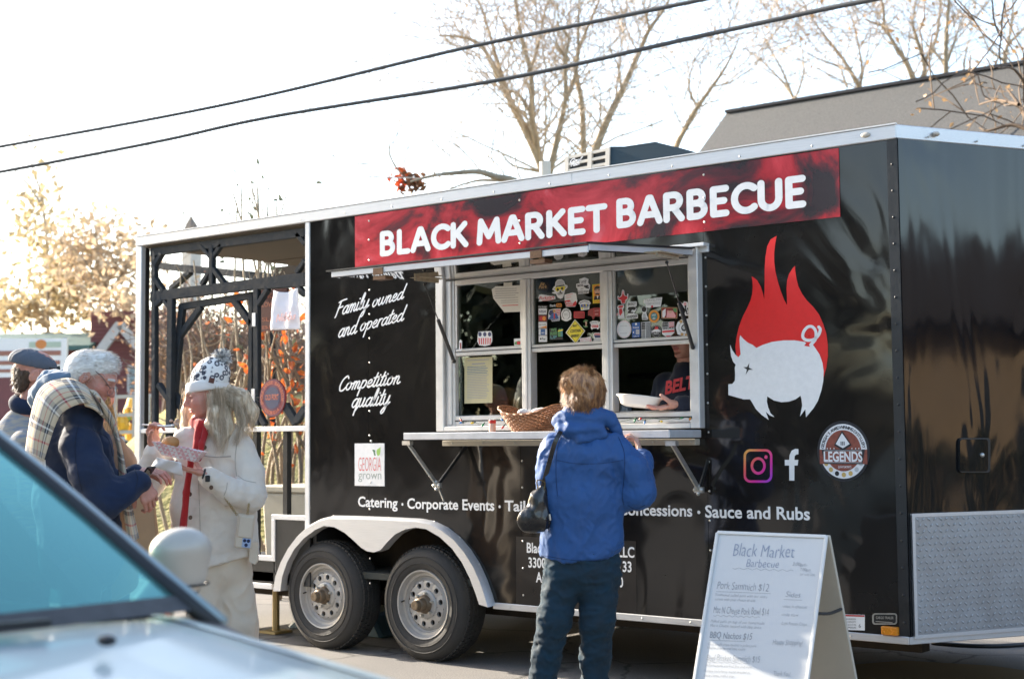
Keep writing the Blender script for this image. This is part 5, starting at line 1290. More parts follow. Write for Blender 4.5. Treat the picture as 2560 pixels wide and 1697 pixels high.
# red building with green roof, far left
def loc_frame(u, d):
    o = PD(u, 1090, d); o.z = 0; fx = RT.copy(); fyv = V((FW.x, FW.y, 0)).normalized(); return o, fx, fyv
o, fx, fyv = loc_frame(180, 36)
k36 = 36 / FPX
def W(u, v, dy=0.0): return o + fx * ((u - 180) * k36) + fyv * dy + V((0, 0, max(0, 1.3355 + (1094 - v) * k36)))
rb = empty('red_building', o, 'dull red sided building with dark green roof at far left', 'building')
redm = M('red_siding', (.19, .075, .075), .8, var=.15, vs=3); grn = M('green_metal_roof', (.05, .11, .10), .55, var=.2); wtr = M('white_trim', (.45, .45, .45), .6)
b = MB()
P = [W(-160, 860, 0), W(226, 860, 0), W(226, 1200, 0), W(-160, 1200, 0)]; b.prism(P, fyv * 5); b.build('wall', redm, rb)
b = MB(); P = [W(-180, 808, 2.2), W(230, 808, 2.2), W(232, 858, -.4), W(-182, 858, -.4)]; b.prism(P, V((0, 0, -.12))); b.build('roof', grn, rb)
b = MB(); b.prism([W(218, 771, .2), W(420, 764, .2), W(420, 1200, .2), W(218, 1200, .2)], fyv * 6); b.build('wall', redm, rb)
for v in range(785, 1090, 10):
    b = MB(); b.bar(W(219, v, .185), W(419, v - 4, .185), .03, .05, (0, 0, 1)); b.build('siding_board', redm, rb)
b = MB(); b.bar(W(248, 880, -.2), W(303, 805, -.2), .12, .22, fyv); b.build('gable_trim', wtr, rb)
b = MB(); b.bar(W(303, 805, -.2), W(372, 890, -.2), .12, .22, fyv); b.build('gable_trim', wtr, rb)
for (u0, u1, v0, v1) in ((318, 340, 908, 975), (258, 282, 960, 1030)):
    b = MB(); b.prism([W(u0, v0, .16), W(u1, v0, .16), W(u1, v1, .16), W(u0, v1, .16)], fyv * .05); wn = b.build('window', M('pale_window', (.30, .40, .44), .15), rb)
    b = MB(); b.bar(W(u0 - 2, v0, .13), W(u1 + 2, v0, .13), .06, .06, fyv); b.bar(W(u0 - 1, v0, .13), W(u0 - 1, v1, .13), .06, .06, fyv); b.bar(W(u1 + 1, v0, .13), W(u1 + 1, v1, .13), .06, .06, fyv); b.bar(W(u0 - 2, v1, .13), W(u1 + 2, v1, .13), .06, .06, fyv); b.build('frame', wtr, wn)
# menu hoarding in front of it
o, fx, fyv = loc_frame(95, 27); k36 = 27 / FPX
def W(u, v, dy=0.0): return o + fx * ((u - 95) * k36) + fyv * dy + V((0, 0, max(0, 1.3355 + (1094 - v) * k36)))
hb_ = empty('hoarding', o, 'white bordered hoarding with brown printed bars above the men at left', 'sign')
b = MB(); b.prism([W(-30, 836), W(164, 838), W(164, 934), W(-30, 934)], fyv * .04); b.build('panel', white, hb_)
for k, (c, u0, u1, v0, v1) in enumerate([('brown', -20, 150, 868, 880), ('brown', -18, 148, 893, 903), ('brown', -20, 120, 914, 922), ('pale', 70, 150, 846, 860)]):
    b = MB(); b.prism([W(u0, v0, -.01), W(u1, v0, -.01), W(u1, v1, -.01), W(u0, v1, -.01)], fyv * .006); b.build('printed_bar', flat({'brown': 'bar_brown', 'pale': 'bar_green'}[c], {'brown': (.32, .14, .10), 'pale': (.42, .50, .40)}[c]), hb_)
b = MB(); b.poly([W(100 + 14 * math.cos(t * .4), 852 + 12 * math.sin(t * .4), -.012) for t in range(16)]); b.build('printed_disc', flat('bar_orange', (.60, .22, .06)), hb_)
for u in (159, -20): b = MB(); b.bar(W(u, 836, .05), W(u, 1600, .05), .08, .07, fx); b.build('post', wtr, hb_)
# white framed stall with bright goods
o, fx, fyv = loc_frame(312, 21); k36 = 21 / FPX
def W(u, v, dy=0.0): return o + fx * ((u - 312) * k36) + fyv * dy + V((0, 0, max(0, 1.3355 + (1094 - v) * k36)))
st = empty('market_stall', o, 'white framed market stall hung with bright goods left of the trailer', 'stall')
for u in (288, 335, 372): b = MB(); b.bar(W(u, 985), W(u, 1600), .045, .045, fx); b.build('post', wtr, st)
for v in (986, 1032, 1075): b = MB(); b.bar(W(262, v, .03), W(380, v - 3, .03), .05, .045, (0, 0, 1)); b.build('rail', wtr, st)
rr = random.Random(9)
gm = [flat('goods_yellow', (.70, .42, .05)), flat('goods_red', (.45, .07, .05)), flat('goods_green', (.14, .30, .16)), flat('goods_grey', (.35, .38, .40))]
for k in range(16):
    u = rr.uniform(296, 360); v = rr.uniform(1000, 1100); b = MB(); s = rr.uniform(.05, .12)
    if k == 0: u, v, s = 318, 1012, .14
    b.sphere(W(u, v, rr.uniform(.06, .3)), s, 8, sc=(1, .6, 1.3)); go_ = b.build('hanging_good', gm[0 if k == 0 else rr.randrange(4)], st)
# overhead cables
for pts, lab, r in (([(-120, 388), (22, 363), (400, 294), (693, 233), (1147, 124), (1500, 52), (1755, 0), (2050, -62)], 'upper of the two black overhead cables crossing the sky', .018),
               ([(-120, 447), (22, 426), (400, 353), (693, 290), (1266, 197), (1732, 95), (2050, 26), (2219, -8), (2500, -70)], 'lower of the two black overhead cables crossing the sky', .019)):
    P = [PD(p.x, p.y, 16 - 6 * (p.x + 120) / 2600) for p in catmull([V(q) for q in pts], 12)]
    b = MB(); b.tube(P, r, 8); rr = random.Random(2)
    for i in range(0, len(P) - 1):
        for t in (0, .5):
            c = P[i].lerp(P[i + 1], t); d = (P[i + 1] - P[i]).normalized(); b.sphere(c, r * 1.06, 6, sc=(1, 1, 1))
    b.build('overhead_cable', M('black_cable', (.03, .035, .04), .6, var=.3, vs=20), loc=P[len(P) // 2], smooth=True, props=dict(label=lab, cat='cable', group='overhead cables'))
# unseen scenery put behind the camera to shape the glossy black skin's reflections
ev = leafm('evergreen_needles', (.045, .055, .030), (.065, .06, .035))
def evergreen(x, y, h, seed, label):
    rr = random.Random(seed); t = empty('evergreen_tree', (x, y, 0), label, 'tree', 'evergreens mirrored in the trailer side')
    b = MB(); b.tube([(x, y, 0), (x, y, h * .9)], [.25, .05], 8); b.build('trunk', bark, t)
    lf = MB()
    for k in range(2600):
        z = h * (.04 + .96 * rr.random() ** 1.3); R = (1 - z / h) * h * .36 + .3; a = rr.random() * 6.28; q = R * math.sqrt(rr.random()) * (.8 + .3 * math.sin(5 * a + z))
        add_leaves(lf, [(x + q * math.cos(a), y + q * math.sin(a), z)], .38, rr)
    lf.build('crown', ev, t, recalc=False, props=dict(kind='stuff')); return t
lab = 'dark evergreen in the row mirrored in the glossy black trailer side'
e0 = evergreen(-14, -24, 12, 61, lab)
for (x, y, s) in ((-22, -25, 1.1), (-6, -25, .95), (1, -27, 1.15), (8, -24, 1.0), (15, -26, 1.1), (-30, -26, 1.2), (-38, -24, 1.1)):
    c = copy_tree(e0, loc=(x, y, 0)); c.scale = (s, s, s * random.uniform(.9, 1.1)); c.rotation_euler = (0, 0, random.random() * 6)
hs = empty('storefront', (26, -2, 0), 'tan storefront whose sunlit wall is mirrored in the trailer nose', 'building')
b = MB(); b.bx((19, -12, 0), (25, 16, 3.2)); b.build('wall', M('tan_stucco', (.24, .17, .10), .8, var=.2, vs=.6), hs)
for k in range(4):
    b = MB(); b.bx((18.96, -4.5 + k * 5, .2), (19.02, -2.4 + k * 5, 2.4)); b.build('window', M('dark_shop_glass', (.03, .035, .04), .1), hs)
b = MB(); b.prism([(17.6, -12.4, 3.2), (22, -12.4, 5.2), (26, -12.4, 3.2)], (0, 29, 0)); b.build('roof', M('dark_fascia', (.05, .04, .035), .8), hs)

hg_ = empty('added_hedge', (11, -4, 0), 'unseen low dark foliage added to darken reflections at the foot of the trailer nose', 'added_hedge')  # invented low dark mass, put here to darken the nose's lower reflection
lf = MB(); rr = random.Random(77)
add_leaves(lf, [(rr.uniform(10.2, 11.2), rr.uniform(-12, 6), 1.25 * math.sqrt(rr.random())) for _ in range(4200)], .12, rr); lf.build('foliage', ev, hg_, recalc=False, props=dict(kind='stuff'))
# ---------------------------------------------------------------- blended volumes -> one continuous surface
class Sdf:
    def __init__(s, res): s.h = res; s.ops = []
    def cap(s, p, q, r1, r2=None, k=.02, sub=False):
        s.ops.append(('c', np.array(p, float), np.array(q, float), r1, r1 if r2 is None else r2, k, sub)); return s
    def ch(s, pts, rs, k=.02):
        for i in range(len(pts) - 1): s.cap(pts[i], pts[i + 1], rs[i], rs[i + 1], k)
        return s
    def ell(s, c, rad, ax=None, k=.02, sub=False):
        A = np.array([[1, 0, 0], [0, 1, 0], [0, 0, 1]], float) if ax is None else np.array([list(a) for a in ax], float)
        s.ops.append(('e', np.array(c, float), np.array(rad, float), A, k, sub)); return s
    def sec(s, p, q, a, ra1, rb1, ra2, rb2, k=.03):
        """limb of elliptic section: a = direction of the wide axis"""
        p = np.array(p, float); q = np.array(q, float); w = q - p; w /= np.linalg.norm(w)
        a = np.array(a, float); a = a - w * a.dot(w); a /= np.linalg.norm(a); b = np.cross(w, a)
        s.ops.append(('s', p, q, a, b, ra1, rb1, ra2, rb2, k)); return s
    def plane(s, p, n, k=.0):
        """cuts away everything on the n side of p"""
        s.ops.append(('p', np.array(p, float), np.array(n, float) / np.linalg.norm(np.array(n, float)), k)); return s
    def bounds(s):
        lo = np.full(3, 1e9); hi = -lo
        for o in s.ops:
            if o[0] == 'c' and not o[6]: m = max(o[3], o[4]) + .03; a, b = np.minimum(o[1], o[2]) - m, np.maximum(o[1], o[2]) + m
            elif o[0] == 'e' and not o[5]: m = o[2].max() + .03; a, b = o[1] - m, o[1] + m
            elif o[0] == 's': m = max(o[5:9]) + .03; a, b = np.minimum(o[1], o[2]) - m, np.maximum(o[1], o[2]) + m
            else: continue
            lo = np.minimum(lo, a); hi = np.maximum(hi, b)
        return lo, hi
    def mesh(s):
        h = s.h; lo, hi = s.bounds(); n = np.ceil((hi - lo) / h).astype(int) + 1
        F = np.full(n, .25, np.float32)
        X = [lo[i] + h * np.arange(n[i]) for i in range(3)]
        for o in s.ops:
            if o[0] == 'p':
                G = np.meshgrid(*X, indexing='ij', sparse=True)
                d = (G[0] - o[1][0]) * o[2][0] + (G[1] - o[1][1]) * o[2][1] + (G[2] - o[1][2]) * o[2][2]
                F = np.maximum(F, d.astype(np.float32)); continue
            if o[0] == 'c': m = max(o[3], o[4]); a, b = np.minimum(o[1], o[2]) - m, np.maximum(o[1], o[2]) + m; k = o[5]
            elif o[0] == 'e': m = o[2].max(); a, b = o[1] - m, o[1] + m; k = o[4]
            else: m = max(o[5:9]); a, b = np.minimum(o[1], o[2]) - m, np.maximum(o[1], o[2]) + m; k = o[9]
            mg = k + 3 * h + .02
            i0 = np.clip(np.floor((a - mg - lo) / h).astype(int), 0, n - 1); i1 = np.clip(np.ceil((b + mg - lo) / h).astype(int) + 1, 1, n)
            if (i1 <= i0).any(): continue
            sl = tuple(slice(i0[i], i1[i]) for i in range(3))
            gx, gy, gz = np.meshgrid(X[0][sl[0]], X[1][sl[1]], X[2][sl[2]], indexing='ij', sparse=True)
            if o[0] == 'c':
                p, q = o[1], o[2]; w = q - p; L2 = max(w.dot(w), 1e-9)
                t = np.clip(((gx - p[0]) * w[0] + (gy - p[1]) * w[1] + (gz - p[2]) * w[2]) / L2, 0, 1)
                d = np.sqrt((gx - p[0] - t * w[0]) ** 2 + (gy - p[1] - t * w[1]) ** 2 + (gz - p[2] - t * w[2]) ** 2) - (o[3] + (o[4] - o[3]) * t); sub = o[6]
            elif o[0] == 'e':
                c, rad, A = o[1], o[2], o[3]; acc = 0
                for i in range(3): acc = acc + (((gx - c[0]) * A[i][0] + (gy - c[1]) * A[i][1] + (gz - c[2]) * A[i][2]) / rad[i]) ** 2
                d = (np.sqrt(acc) - 1) * rad.min(); sub = o[5]
            else:
                p, q, a_, b_ = o[1:5]; w = q - p; L = np.linalg.norm(w); w = w / L
                ax = (gx - p[0]) * w[0] + (gy - p[1]) * w[1] + (gz - p[2]) * w[2]
                t = np.clip(ax / L, 0, 1); ra = o[5] + (o[7] - o[5]) * t; rb = o[6] + (o[8] - o[6]) * t
                u_ = (gx - p[0]) * a_[0] + (gy - p[1]) * a_[1] + (gz - p[2]) * a_[2]
                v_ = (gx - p[0]) * b_[0] + (gy - p[1]) * b_[1] + (gz - p[2]) * b_[2]
                e_ = ax - t * L; mn = np.minimum(ra, rb)
                d = (np.sqrt((u_ / ra) ** 2 + (v_ / rb) ** 2 + (e_ / mn) ** 2) - 1) * mn; sub = False
            f = F[sl]; d = d.astype(np.float32); k = max(k, 1e-5)
            if sub:
                hh = np.maximum(k - np.abs(f + d), 0) / k; F[sl] = np.maximum(f, -d) + hh * hh * k * .25
            else:
                hh = np.maximum(k - np.abs(f - d), 0) / k; F[sl] = np.minimum(f, d) - hh * hh * k * .25
        return nets(F, lo, h)
def nets(F, lo, h):
    S_ = F < 0
    n = np.array(F.shape)
    cs = [S_[i:n[0] - 1 + i, j:n[1] - 1 + j, k:n[2] - 1 + k] for i in (0, 1) for j in (0, 1) for k in (0, 1)]
    anyi = np.logical_or.reduce(cs); alli = np.logical_and.reduce(cs)
    act = anyi & ~alli; idx = np.argwhere(act); N = len(idx)
    ID = np.full(act.shape, -1, np.int64); ID[act] = np.arange(N)
    acc = np.zeros((N, 3)); cnt = np.zeros(N)
    I, J, K = idx.T
    for ax in range(3):
        oth = [a for a in range(3) if a != ax]
        for da in (0, 1):
            for db in (0, 1):
                o0 = np.zeros(3, int); o0[oth[0]] = da; o0[oth[1]] = db; o1 = o0.copy(); o1[ax] = 1
                f0 = F[I + o0[0], J + o0[1], K + o0[2]]; f1 = F[I + o1[0], J + o1[1], K + o1[2]]
                m = (f0 < 0) != (f1 < 0); t = np.where(m, f0 / np.where(m, f0 - f1, 1), 0)
                P = np.tile(o0.astype(float), (N, 1)); P[:, ax] = t
                acc[m] += P[m]; cnt[m] += 1
    Vt = lo + h * (idx + acc / cnt[:, None])
    faces = []
    for ax in range(3):
        b, c = [(1, 2), (2, 0), (0, 1)][ax]
        s0 = [slice(None)] * 3; s1 = [slice(None)] * 3
        s0[ax] = slice(0, -1); s1[ax] = slice(1, None)
        s0[b] = s1[b] = slice(1, n[b] - 1); s0[c] = s1[c] = slice(1, n[c] - 1)
        A = S_[tuple(s0)]; B = S_[tuple(s1)]
        E = np.argwhere(A != B)
        if len(E) == 0: continue
        inside = A[A != B]
        g = E.copy(); g[:, b] += 1; g[:, c] += 1
        def cell(db, dc):
            q = g.copy(); q[:, b] -= db; q[:, c] -= dc; return ID[q[:, 0], q[:, 1], q[:, 2]]
        Q = np.stack([cell(1, 1), cell(0, 1), cell(0, 0), cell(1, 0)], 1)
        Q[~inside] = Q[~inside][:, ::-1]
        faces.append(Q)
    Fc = np.concatenate(faces)
    return Vt, Fc
def vnormals(Vt, Fc):
    a, b, c, d = (Vt[Fc[:, i]] for i in range(4))
    fn = np.cross(c - a, d - b); N = np.zeros_like(Vt)
    for i in range(4): np.add.at(N, Fc[:, i], fn)
    return N / np.maximum(np.linalg.norm(N, axis=1), 1e-12)[:, None]
def relax(Vt, Fc, it=2, lam=.5):
    for _ in range(it):
        A = np.zeros_like(Vt); C = np.zeros(len(Vt))
        for i in range(4):
            j = (i + 1) % 4
            np.add.at(A, Fc[:, i], Vt[Fc[:, j]]); np.add.at(C, Fc[:, i], 1)
            np.add.at(A, Fc[:, j], Vt[Fc[:, i]]); np.add.at(C, Fc[:, j], 1)
        Vt = Vt + lam * (A / C[:, None] - Vt)
    return Vt
def folds(Vt, Fc, amp, scale, seed=0, stretch=(1, 1, .5), amp2=0., ridged=True):
    """cloth folds: ridged noise pushed along the normals"""
    N = vnormals(Vt, Fc); o = V((seed * 7.3, seed * 3.1, seed * 5.7)); st = np.array(stretch) * scale
    W_ = Vt * st
    d = np.empty(len(Vt))
    for i, p in enumerate(W_):
        v = V(p) + o; w_ = mnoise.noise(v + V((mnoise.noise(v * .7 + V((9, 9, 9))),) * 3) * .6)
        if ridged: w_ = .35 - abs(w_) * 1.6
        d[i] = w_ * amp + (mnoise.noise(v * 3.1) * amp2 if amp2 else 0)
    return Vt + N * d[:, None]
def sdf_obj(name, sd, mat, parent=None, loc=None, fold=None, it=2, post=None, props=None, colf=None):
    Vt, Fc = sd.mesh(); Vt = relax(Vt, Fc, it)
    for f in (fold or []): Vt = folds(Vt, Fc, **f)
    if post: Vt = post(Vt, Fc)
    mb = MB(); mb.v = Vt.tolist(); mb.f = [tuple(q) for q in Fc.tolist()]; mb.m = [0] * len(mb.f)
    return mb.build(name, mat, parent, loc, smooth=True, recalc=False, props=props, cols=colf(Vt) if colf else None)
# --- skin: head, hand; all joined into one mesh per person
skinm = M('skin', (.55, .33, .24), .5, var=.10, vs=60, sss=.12, attr='Col', bump=.12, bs=300, bdist=.002)
SK = np.array((.60, .35, .26))
def frame(f, up):
    f = V(f).normalized(); up = V(up); s_ = up.cross(f).normalized(); u_ = f.cross(s_); return np.array([f, s_, u_])   # rows: forward, left side, up
def head_part(c, f, up, size=.225, tone=SK, old=.3, brow=(.35, .28, .22), lips=(.52, .20, .17), closed=True, neck=None, jaw=1.0, res=.0032):
    s = Sdf(res / size * .225); k = .02
    s.ell((-.018, 0, .030), (.098, .076, .088), k=.01)
    s.ell((.026, 0, -.012), (.066, .062, .095), k=.03)
    s.ell((.034, 0, -.070), (.052 * jaw, .050 * jaw, .042), k=.03)
    s.ell((.074, 0, -.098), (.018, .022, .016), k=.02)
    for q in (-1, 1):
        s.cap((.086, q * .012, .034), (.066, q * .047, .030), .010, .010, .018)
        s.ell((.060, q * .042, -.022), (.026, .022, .026), k=.025)
        s.ell((.100, q * .032, .010), (.020, .019, .014), k=.014, sub=True)
        s.ell((.0715, q * .032, .010), (.0145, .0150, .0140), k=.004)
        s.ell((.083, q * .032, .0165), (.006, .016, .0045), k=.005)      # upper lid
        s.ell((-.008, q * .081, -.004), (.022, .011, .034), ax=[(.95, 0, -.2), (0, 1, 0), (.2, 0, .95)], k=.006)
        s.ell((-.002, q * .093, -.002), (.011, .006, .019), k=.004, sub=True)
        s.cap((.092, q * .012, -.030), (.094, q * .010, -.031), .0085, .0085, .008)
    s.cap((.090, 0, .022), (.113, 0, -.022), .0075, .0120, .012)
    s.ell((.088, 0, -.054), (.010, .024, .0065), k=.007)
    s.ell((.0865, 0, -.0655), (.010, .021, .0075), k=.007)
    s.ell((.1, 0, -.0595), (.010, .024, .0016), k=.004, sub=True)
    s.ell((.086, 0, -.080), (.012, .02, .007), k=.012, sub=True)
    Vt, Fc = s.mesh(); Vt = relax(Vt, Fc, 1, .4)
    col = np.tile(np.array(tone), (len(Vt), 1))
    x, y, z = Vt.T
    ax_ = np.abs(y)
    col[(x > .055) & (z > -.045) & (z < .005)] *= np.array((1.06, .92, .90))
    m = (x > .074) & (np.abs((z + .06) / .0135) ** 2 + (y / .027) ** 2 < 1); col[m] = lips
    m = (x > .055) & (np.abs(z - .037 + .2 * (ax_ - .03) ** 1) < .0055) & (ax_ > .012) & (ax_ < .052); col[m] = brow
    m = (x > .062) & (((ax_ - .032) / .0165) ** 2 + ((z - .0085) / (.0022 if closed else .0060)) ** 2 < 1); col[m] = (.10, .06, .05) if closed else (.62, .58, .55)
    if not closed: m = (x > .062) & (((ax_ - .032) / .0062) ** 2 + ((z - .0085) / .0062) ** 2 < 1); col[m] = (.05, .04, .035)
    if old:
        w_ = np.array([mnoise.noise(V((p[0] * 60, p[1] * 60, p[2] * 120))) for p in Vt]); Vt = Vt + vnormals(Vt, Fc) * (w_ * .0011 * old * 2)[:, None]
        n2 = np.array([mnoise.noise(V(p * 35)) for p in Vt]); col *= (1 + .22 * old * n2)[:, None]
    A = frame(f, up); sc = size / .225
    return (np.array(c) + (Vt * sc) @ A, Fc, col)
def hand_part(wrist, d, n, side=1, curl=((.25, .35, .2),) * 4, thumb=(.5, .6, .2), size=.185, spread=.05, tone=SK, res=.0026):
    """d: wrist to knuckles, n: out of the palm, side: +1 puts the thumb on n x d"""
    s = Sdf(res); u = size / .185
    T_ = 1.0
    s.sec((-.03, 0, 0), (.03, 0, 0), (0, 1, 0), .026, .019, .034, .016, .01)
    s.sec((.025, 0, 0), (.085, 0, .0), (0, 1, 0), .036, .015, .041, .0125, .012)
    base = [(.088, .031), (.092, .0105), (.089, -.0105), (.082, -.030)]; lens = [(.042, .026, .022), (.046, .030, .023), (.043, .028, .022), (.034, .021, .019)]; rad = [.0094, .0096, .0090, .0080]
    for i in range(4):
        bx_, by_ = base[i]; a = 0; p = np.array((bx_ - .012, by_, 0)); dirw = math.atan2(by_, .3) * spread * 12
        s.cap(p, (bx_, by_, 0), rad[i] * 1.12, rad[i] * 1.08, .008); p = np.array((bx_, by_, 0))
        for j in range(3):
            a += curl[i][j]; q = p + lens[i][j] * np.array((math.cos(a) * math.cos(dirw), math.cos(a) * math.sin(dirw), math.sin(a)))
            s.cap(p, q, rad[i] * (1.04 - .07 * j), rad[i] * (.98 - .1 * j), .0025); p = q
    a1, a2, a3 = thumb
    p0 = np.array((.012, .024, .006)); p1 = p0 + .044 * np.array((math.cos(a1), math.sin(a1), .35)); 
    d2 = np.array((math.cos(a1 - a2 * .5), math.sin(a1 - a2 * .5), .25 + a3)); p2 = p1 + .033 * d2 / np.linalg.norm(d2)
    d3 = np.array((math.cos(a1 - a2), math.sin(a1 - a2), .2 + a3 * 1.6)); p3 = p2 + .027 * d3 / np.linalg.norm(d3)
    s.cap(p0, p1, .0165, .0125, .014); s.cap(p1, p2, .0120, .0108, .004); s.cap(p2, p3, .0108, .0085, .003)
    Vt, Fc = s.mesh(); Vt = relax(Vt, Fc, 1, .35)
    d = V(d).normalized(); n = V(n); n = (n - d * n.dot(d)).normalized(); t = n.cross(d) * side
    A = np.array([d, t, n])
    if side < 0: Fc = Fc[:, ::-1]
    col = np.tile(np.array(tone), (len(Vt), 1)); w_ = np.array([mnoise.noise(V(p * 45)) for p in Vt]); col *= (1 + .12 * w_)[:, None]
    tip = Vt[:, 0] > .13; col[tip] *= np.array((1.05, .86, .84))
    return (np.array(wrist) + (Vt * u) @ A, Fc, col)
def body_part(sd, tone=SK):
    Vt, Fc = sd.mesh(); Vt = relax(Vt, Fc, 2); return (Vt, Fc, np.tile(np.array(tone), (len(Vt), 1)))
def join_person(parts, label, base, mat=None, group=None):
    mb = MB(); cols = []
    for Vt, Fc, c in parts:
        mb.add(Vt.tolist(), [tuple(q) for q in Fc.tolist()]); cols.append(c)
    return mb.build('person', mat or skinm, loc=base, smooth=True, recalc=False, cols=np.concatenate(cols), props=dict(label=label, cat='person', group=group))
def cloth(name, col, rough=.85, var=.12, vs=5, bump=.25, bs=420, sheen=.25, bdist=.002, **kw):
    return M(name, col, rough, var=var, vs=vs, bump=bump, bs=bs, sheen=sheen, bdist=bdist, **kw)
def strands(mb, roots, dirs, length, r, rng, grav=.3, segs=4, curl=.1, m=0):
    for p, d in zip(roots, dirs):
        p = V(p); d = V(d).normalized(); L = length * rng.uniform(.6, 1.25); pts = [p]
        for i in range(segs):
            d = (d + V((rng.gauss(0, curl), rng.gauss(0, curl), rng.gauss(0, curl) - grav / segs))).normalized(); p = p + d * L / segs; pts.append(p)
        mb.tube(pts, [r * (1 - .8 * i / segs) for i in range(segs + 1)], 3, m=m, caps=False)
def surf_samples(Vt, Fc, n, rng, keep=None):
    N = vnormals(Vt, Fc); idx = [i for i in range(len(Vt)) if keep is None or keep(Vt[i])]
    ch = [rng.choice(idx) for _ in range(n)]; return [Vt[i] for i in ch], [N[i] for i in ch]
def hair_obj(name, sd, mat, parent, nstr, length, r, rng, comb=None, grav=.3, fold=None, keep=None, curl=.12, nz_=.3):
    Vt, Fc = sd.mesh(); Vt = relax(Vt, Fc, 2)
    for f in (fold or []): Vt = folds(Vt, Fc, **f)
    mb = MB(); mb.add(Vt.tolist(), [tuple(q) for q in Fc.tolist()])
    P, N = surf_samples(Vt, Fc, nstr, rng, keep)
    D = [V(n_) * nz_ + (V(comb(p)) if comb else V((0, 0, 0))) for p, n_ in zip(P, N)]
    strands(mb, [V(p) - V(n_) * .003 for p, n_ in zip(P, N)], D, length, r, rng, grav, 4, curl)
    return mb.build(name, mat, parent, smooth=True, recalc=False)
RTn, FHn, Zn = RT.copy(), V((FW.x, FW.y, 0)).normalized(), V((0, 0, 1))
def cdir(r, f, z): return RTn * r + FHn * f + Zn * z      # right of picture, away from the lens, up

from mathutils.bvhtree import BVHTree
def stitch(o, lines, mat, name='seam', r=.0016, lift=.0008):
    """sewn lines laid on the cloth surface: photo points dropped on the garment along the line of sight"""
    wm = rootloc(o); me = o.data; bt = BVHTree.FromPolygons([v.co + wm for v in me.vertices], [p.vertices for p in me.polygons])
    for L_2 in lines:
        P = []
        for q in catmull([V(p) for p in L_2], 8):
            d = ray(q.x, q.y).normalized(); h = bt.ray_cast(CAM, d)
            if h[0] is not None: P.append(h[0] + h[1] * lift * (1 if h[1].dot(d) < 0 else -1))
        if len(P) > 2: b = MB(); b.tube(P, r, 4); b.build(name, mat, o)
# ================================================================ woman in the blue jacket
d0 = 7.1
def B(u, v, dd=0.0): return PD(u, v, d0 + dd)
base = B(1425, 1000, .05); base = V((base.x, base.y, 0))
rng = random.Random(51)
bd = Sdf(.010)
pel = B(1450, 1400, .05)
kneeL, knR = B(1388, 1548, .03), B(1490, 1548, .03)
footL, footR = B(1345, 1765, .04), B(1486, 1768, .02)
footL.z = footR.z = .06
bd.sec(pel, B(1458, 1120, .05), RTn, .15, .10, .16, .10)
bd.cap(B(1462, 1120, .05), B(1464, 1010, .06), .06, .05)
bd.ch([B(1410, 1400, .05), kneeL, footL], [.08, .045, .026]); bd.ch([B(1502, 1400, .05), knR, footR], [.08, .045, .026])
bd.ch([B(1385, 1115, .05), B(1375, 1230, .05), B(1400, 1200, .3)], [.045, .04, .03]); bd.ch([B(1540, 1105, .05), B(1600, 1230, .03), B(1600, 1140, .26)], [.045, .04, .03])
hd = head_part(B(1462, 985, .05), cdir(.42, .9, -.02), (0, 0, 1), .225, old=.4)
fm = cdir(.1, .9, .2)
hR = hand_part(B(1602, 1140, .26), cdir(-.15, .35, .75), cdir(-1, .2, 0), 1, ((.7, .9, .6),) * 4, (.9, .6, .3))
hL = hand_part(B(1405, 1195, .3), cdir(.2, .8, .4), cdir(1, 0, 0), -1, ((.5, .6, .4),) * 4)
p1 = join_person([body_part(bd), hd, hR, hL], 'person seen from behind in bright blue hooded jacket and dark jeans at the window', base)
# jeans
denim = cloth('dark_teal_denim', (.006, .026, .044), .85, var=.35, vs=14, bump=.3, bs=500, sheen=.03)
jn = Sdf(.008)
jn.sec(B(1452, 1370, .05), B(1456, 1420, .05), RTn, .182, .125, .178, .125, .04)
jn.ch([B(1412, 1425, .05), B(1386, 1545, .03), B(1366, 1640, .06), B(1349, 1740, .05)], [.100, .082, .070, .064], .03)
jn.ch([B(1502, 1425, .05), B(1493, 1545, .03), B(1488, 1640, .06), B(1486, 1742, .05)], [.102, .084, .073, .068], .03)
sdf_obj('jeans', jn, denim, p1, fold=[dict(amp=.013, scale=10, seed=1, stretch=(1, 1, 1.7), amp2=.002), dict(amp=.004, scale=30, seed=9, stretch=(1, 1, 1.3))])
for nm, f in (('shoe', footL), ('shoe', footR)):
    s = Sdf(.007); fwd = cdir(.05, 1, 0); q = V((f.x, f.y, .035)); s.cap(q - fwd * .06, q + fwd * .13, .042, .036, .02); s.cap(q - fwd * .04, q + V((0, 0, .04)) - fwd * .03, .045, .042); s.plane((0, 0, .004), (0, 0, -1)); sdf_obj(nm, s, satin, p1)
# jacket
jm = cloth('bright_blue_nylon', (.014, .075, .235), .62, var=.12, vs=8, bump=.2, bs=300, sheen=.08)
jk = Sdf(.0075)
jk.sec(B(1455, 1385, .05), B(1456, 1250, .05), RTn, .206, .135, .200, .130, .03)
jk.sec(B(1456, 1250, .05), B(1460, 1140, .04), RTn, .200, .130, .200, .118, .04)
jk.sec(B(1462, 1140, .04), B(1466, 1088, .05), RTn, .190, .108, .11, .085, .05)
jk.ch([B(1388, 1118, .04), B(1379, 1180, .01), B(1376, 1245, .03), B(1400, 1205, .26)], [.066, .066, .062, .052], .035)
jk.ch([B(1532, 1112, .04), B(1580, 1170, .0), B(1600, 1232, .0), B(1604, 1150, .22)], [.070, .072, .070, .056], .03)
jk.cap(B(1575, 1240, .02), B(1600, 1235, .05), .066, .062, .03)
jk.plane(B(1455, 1404, .05), cdir(-.10, 0, -1).normalized())
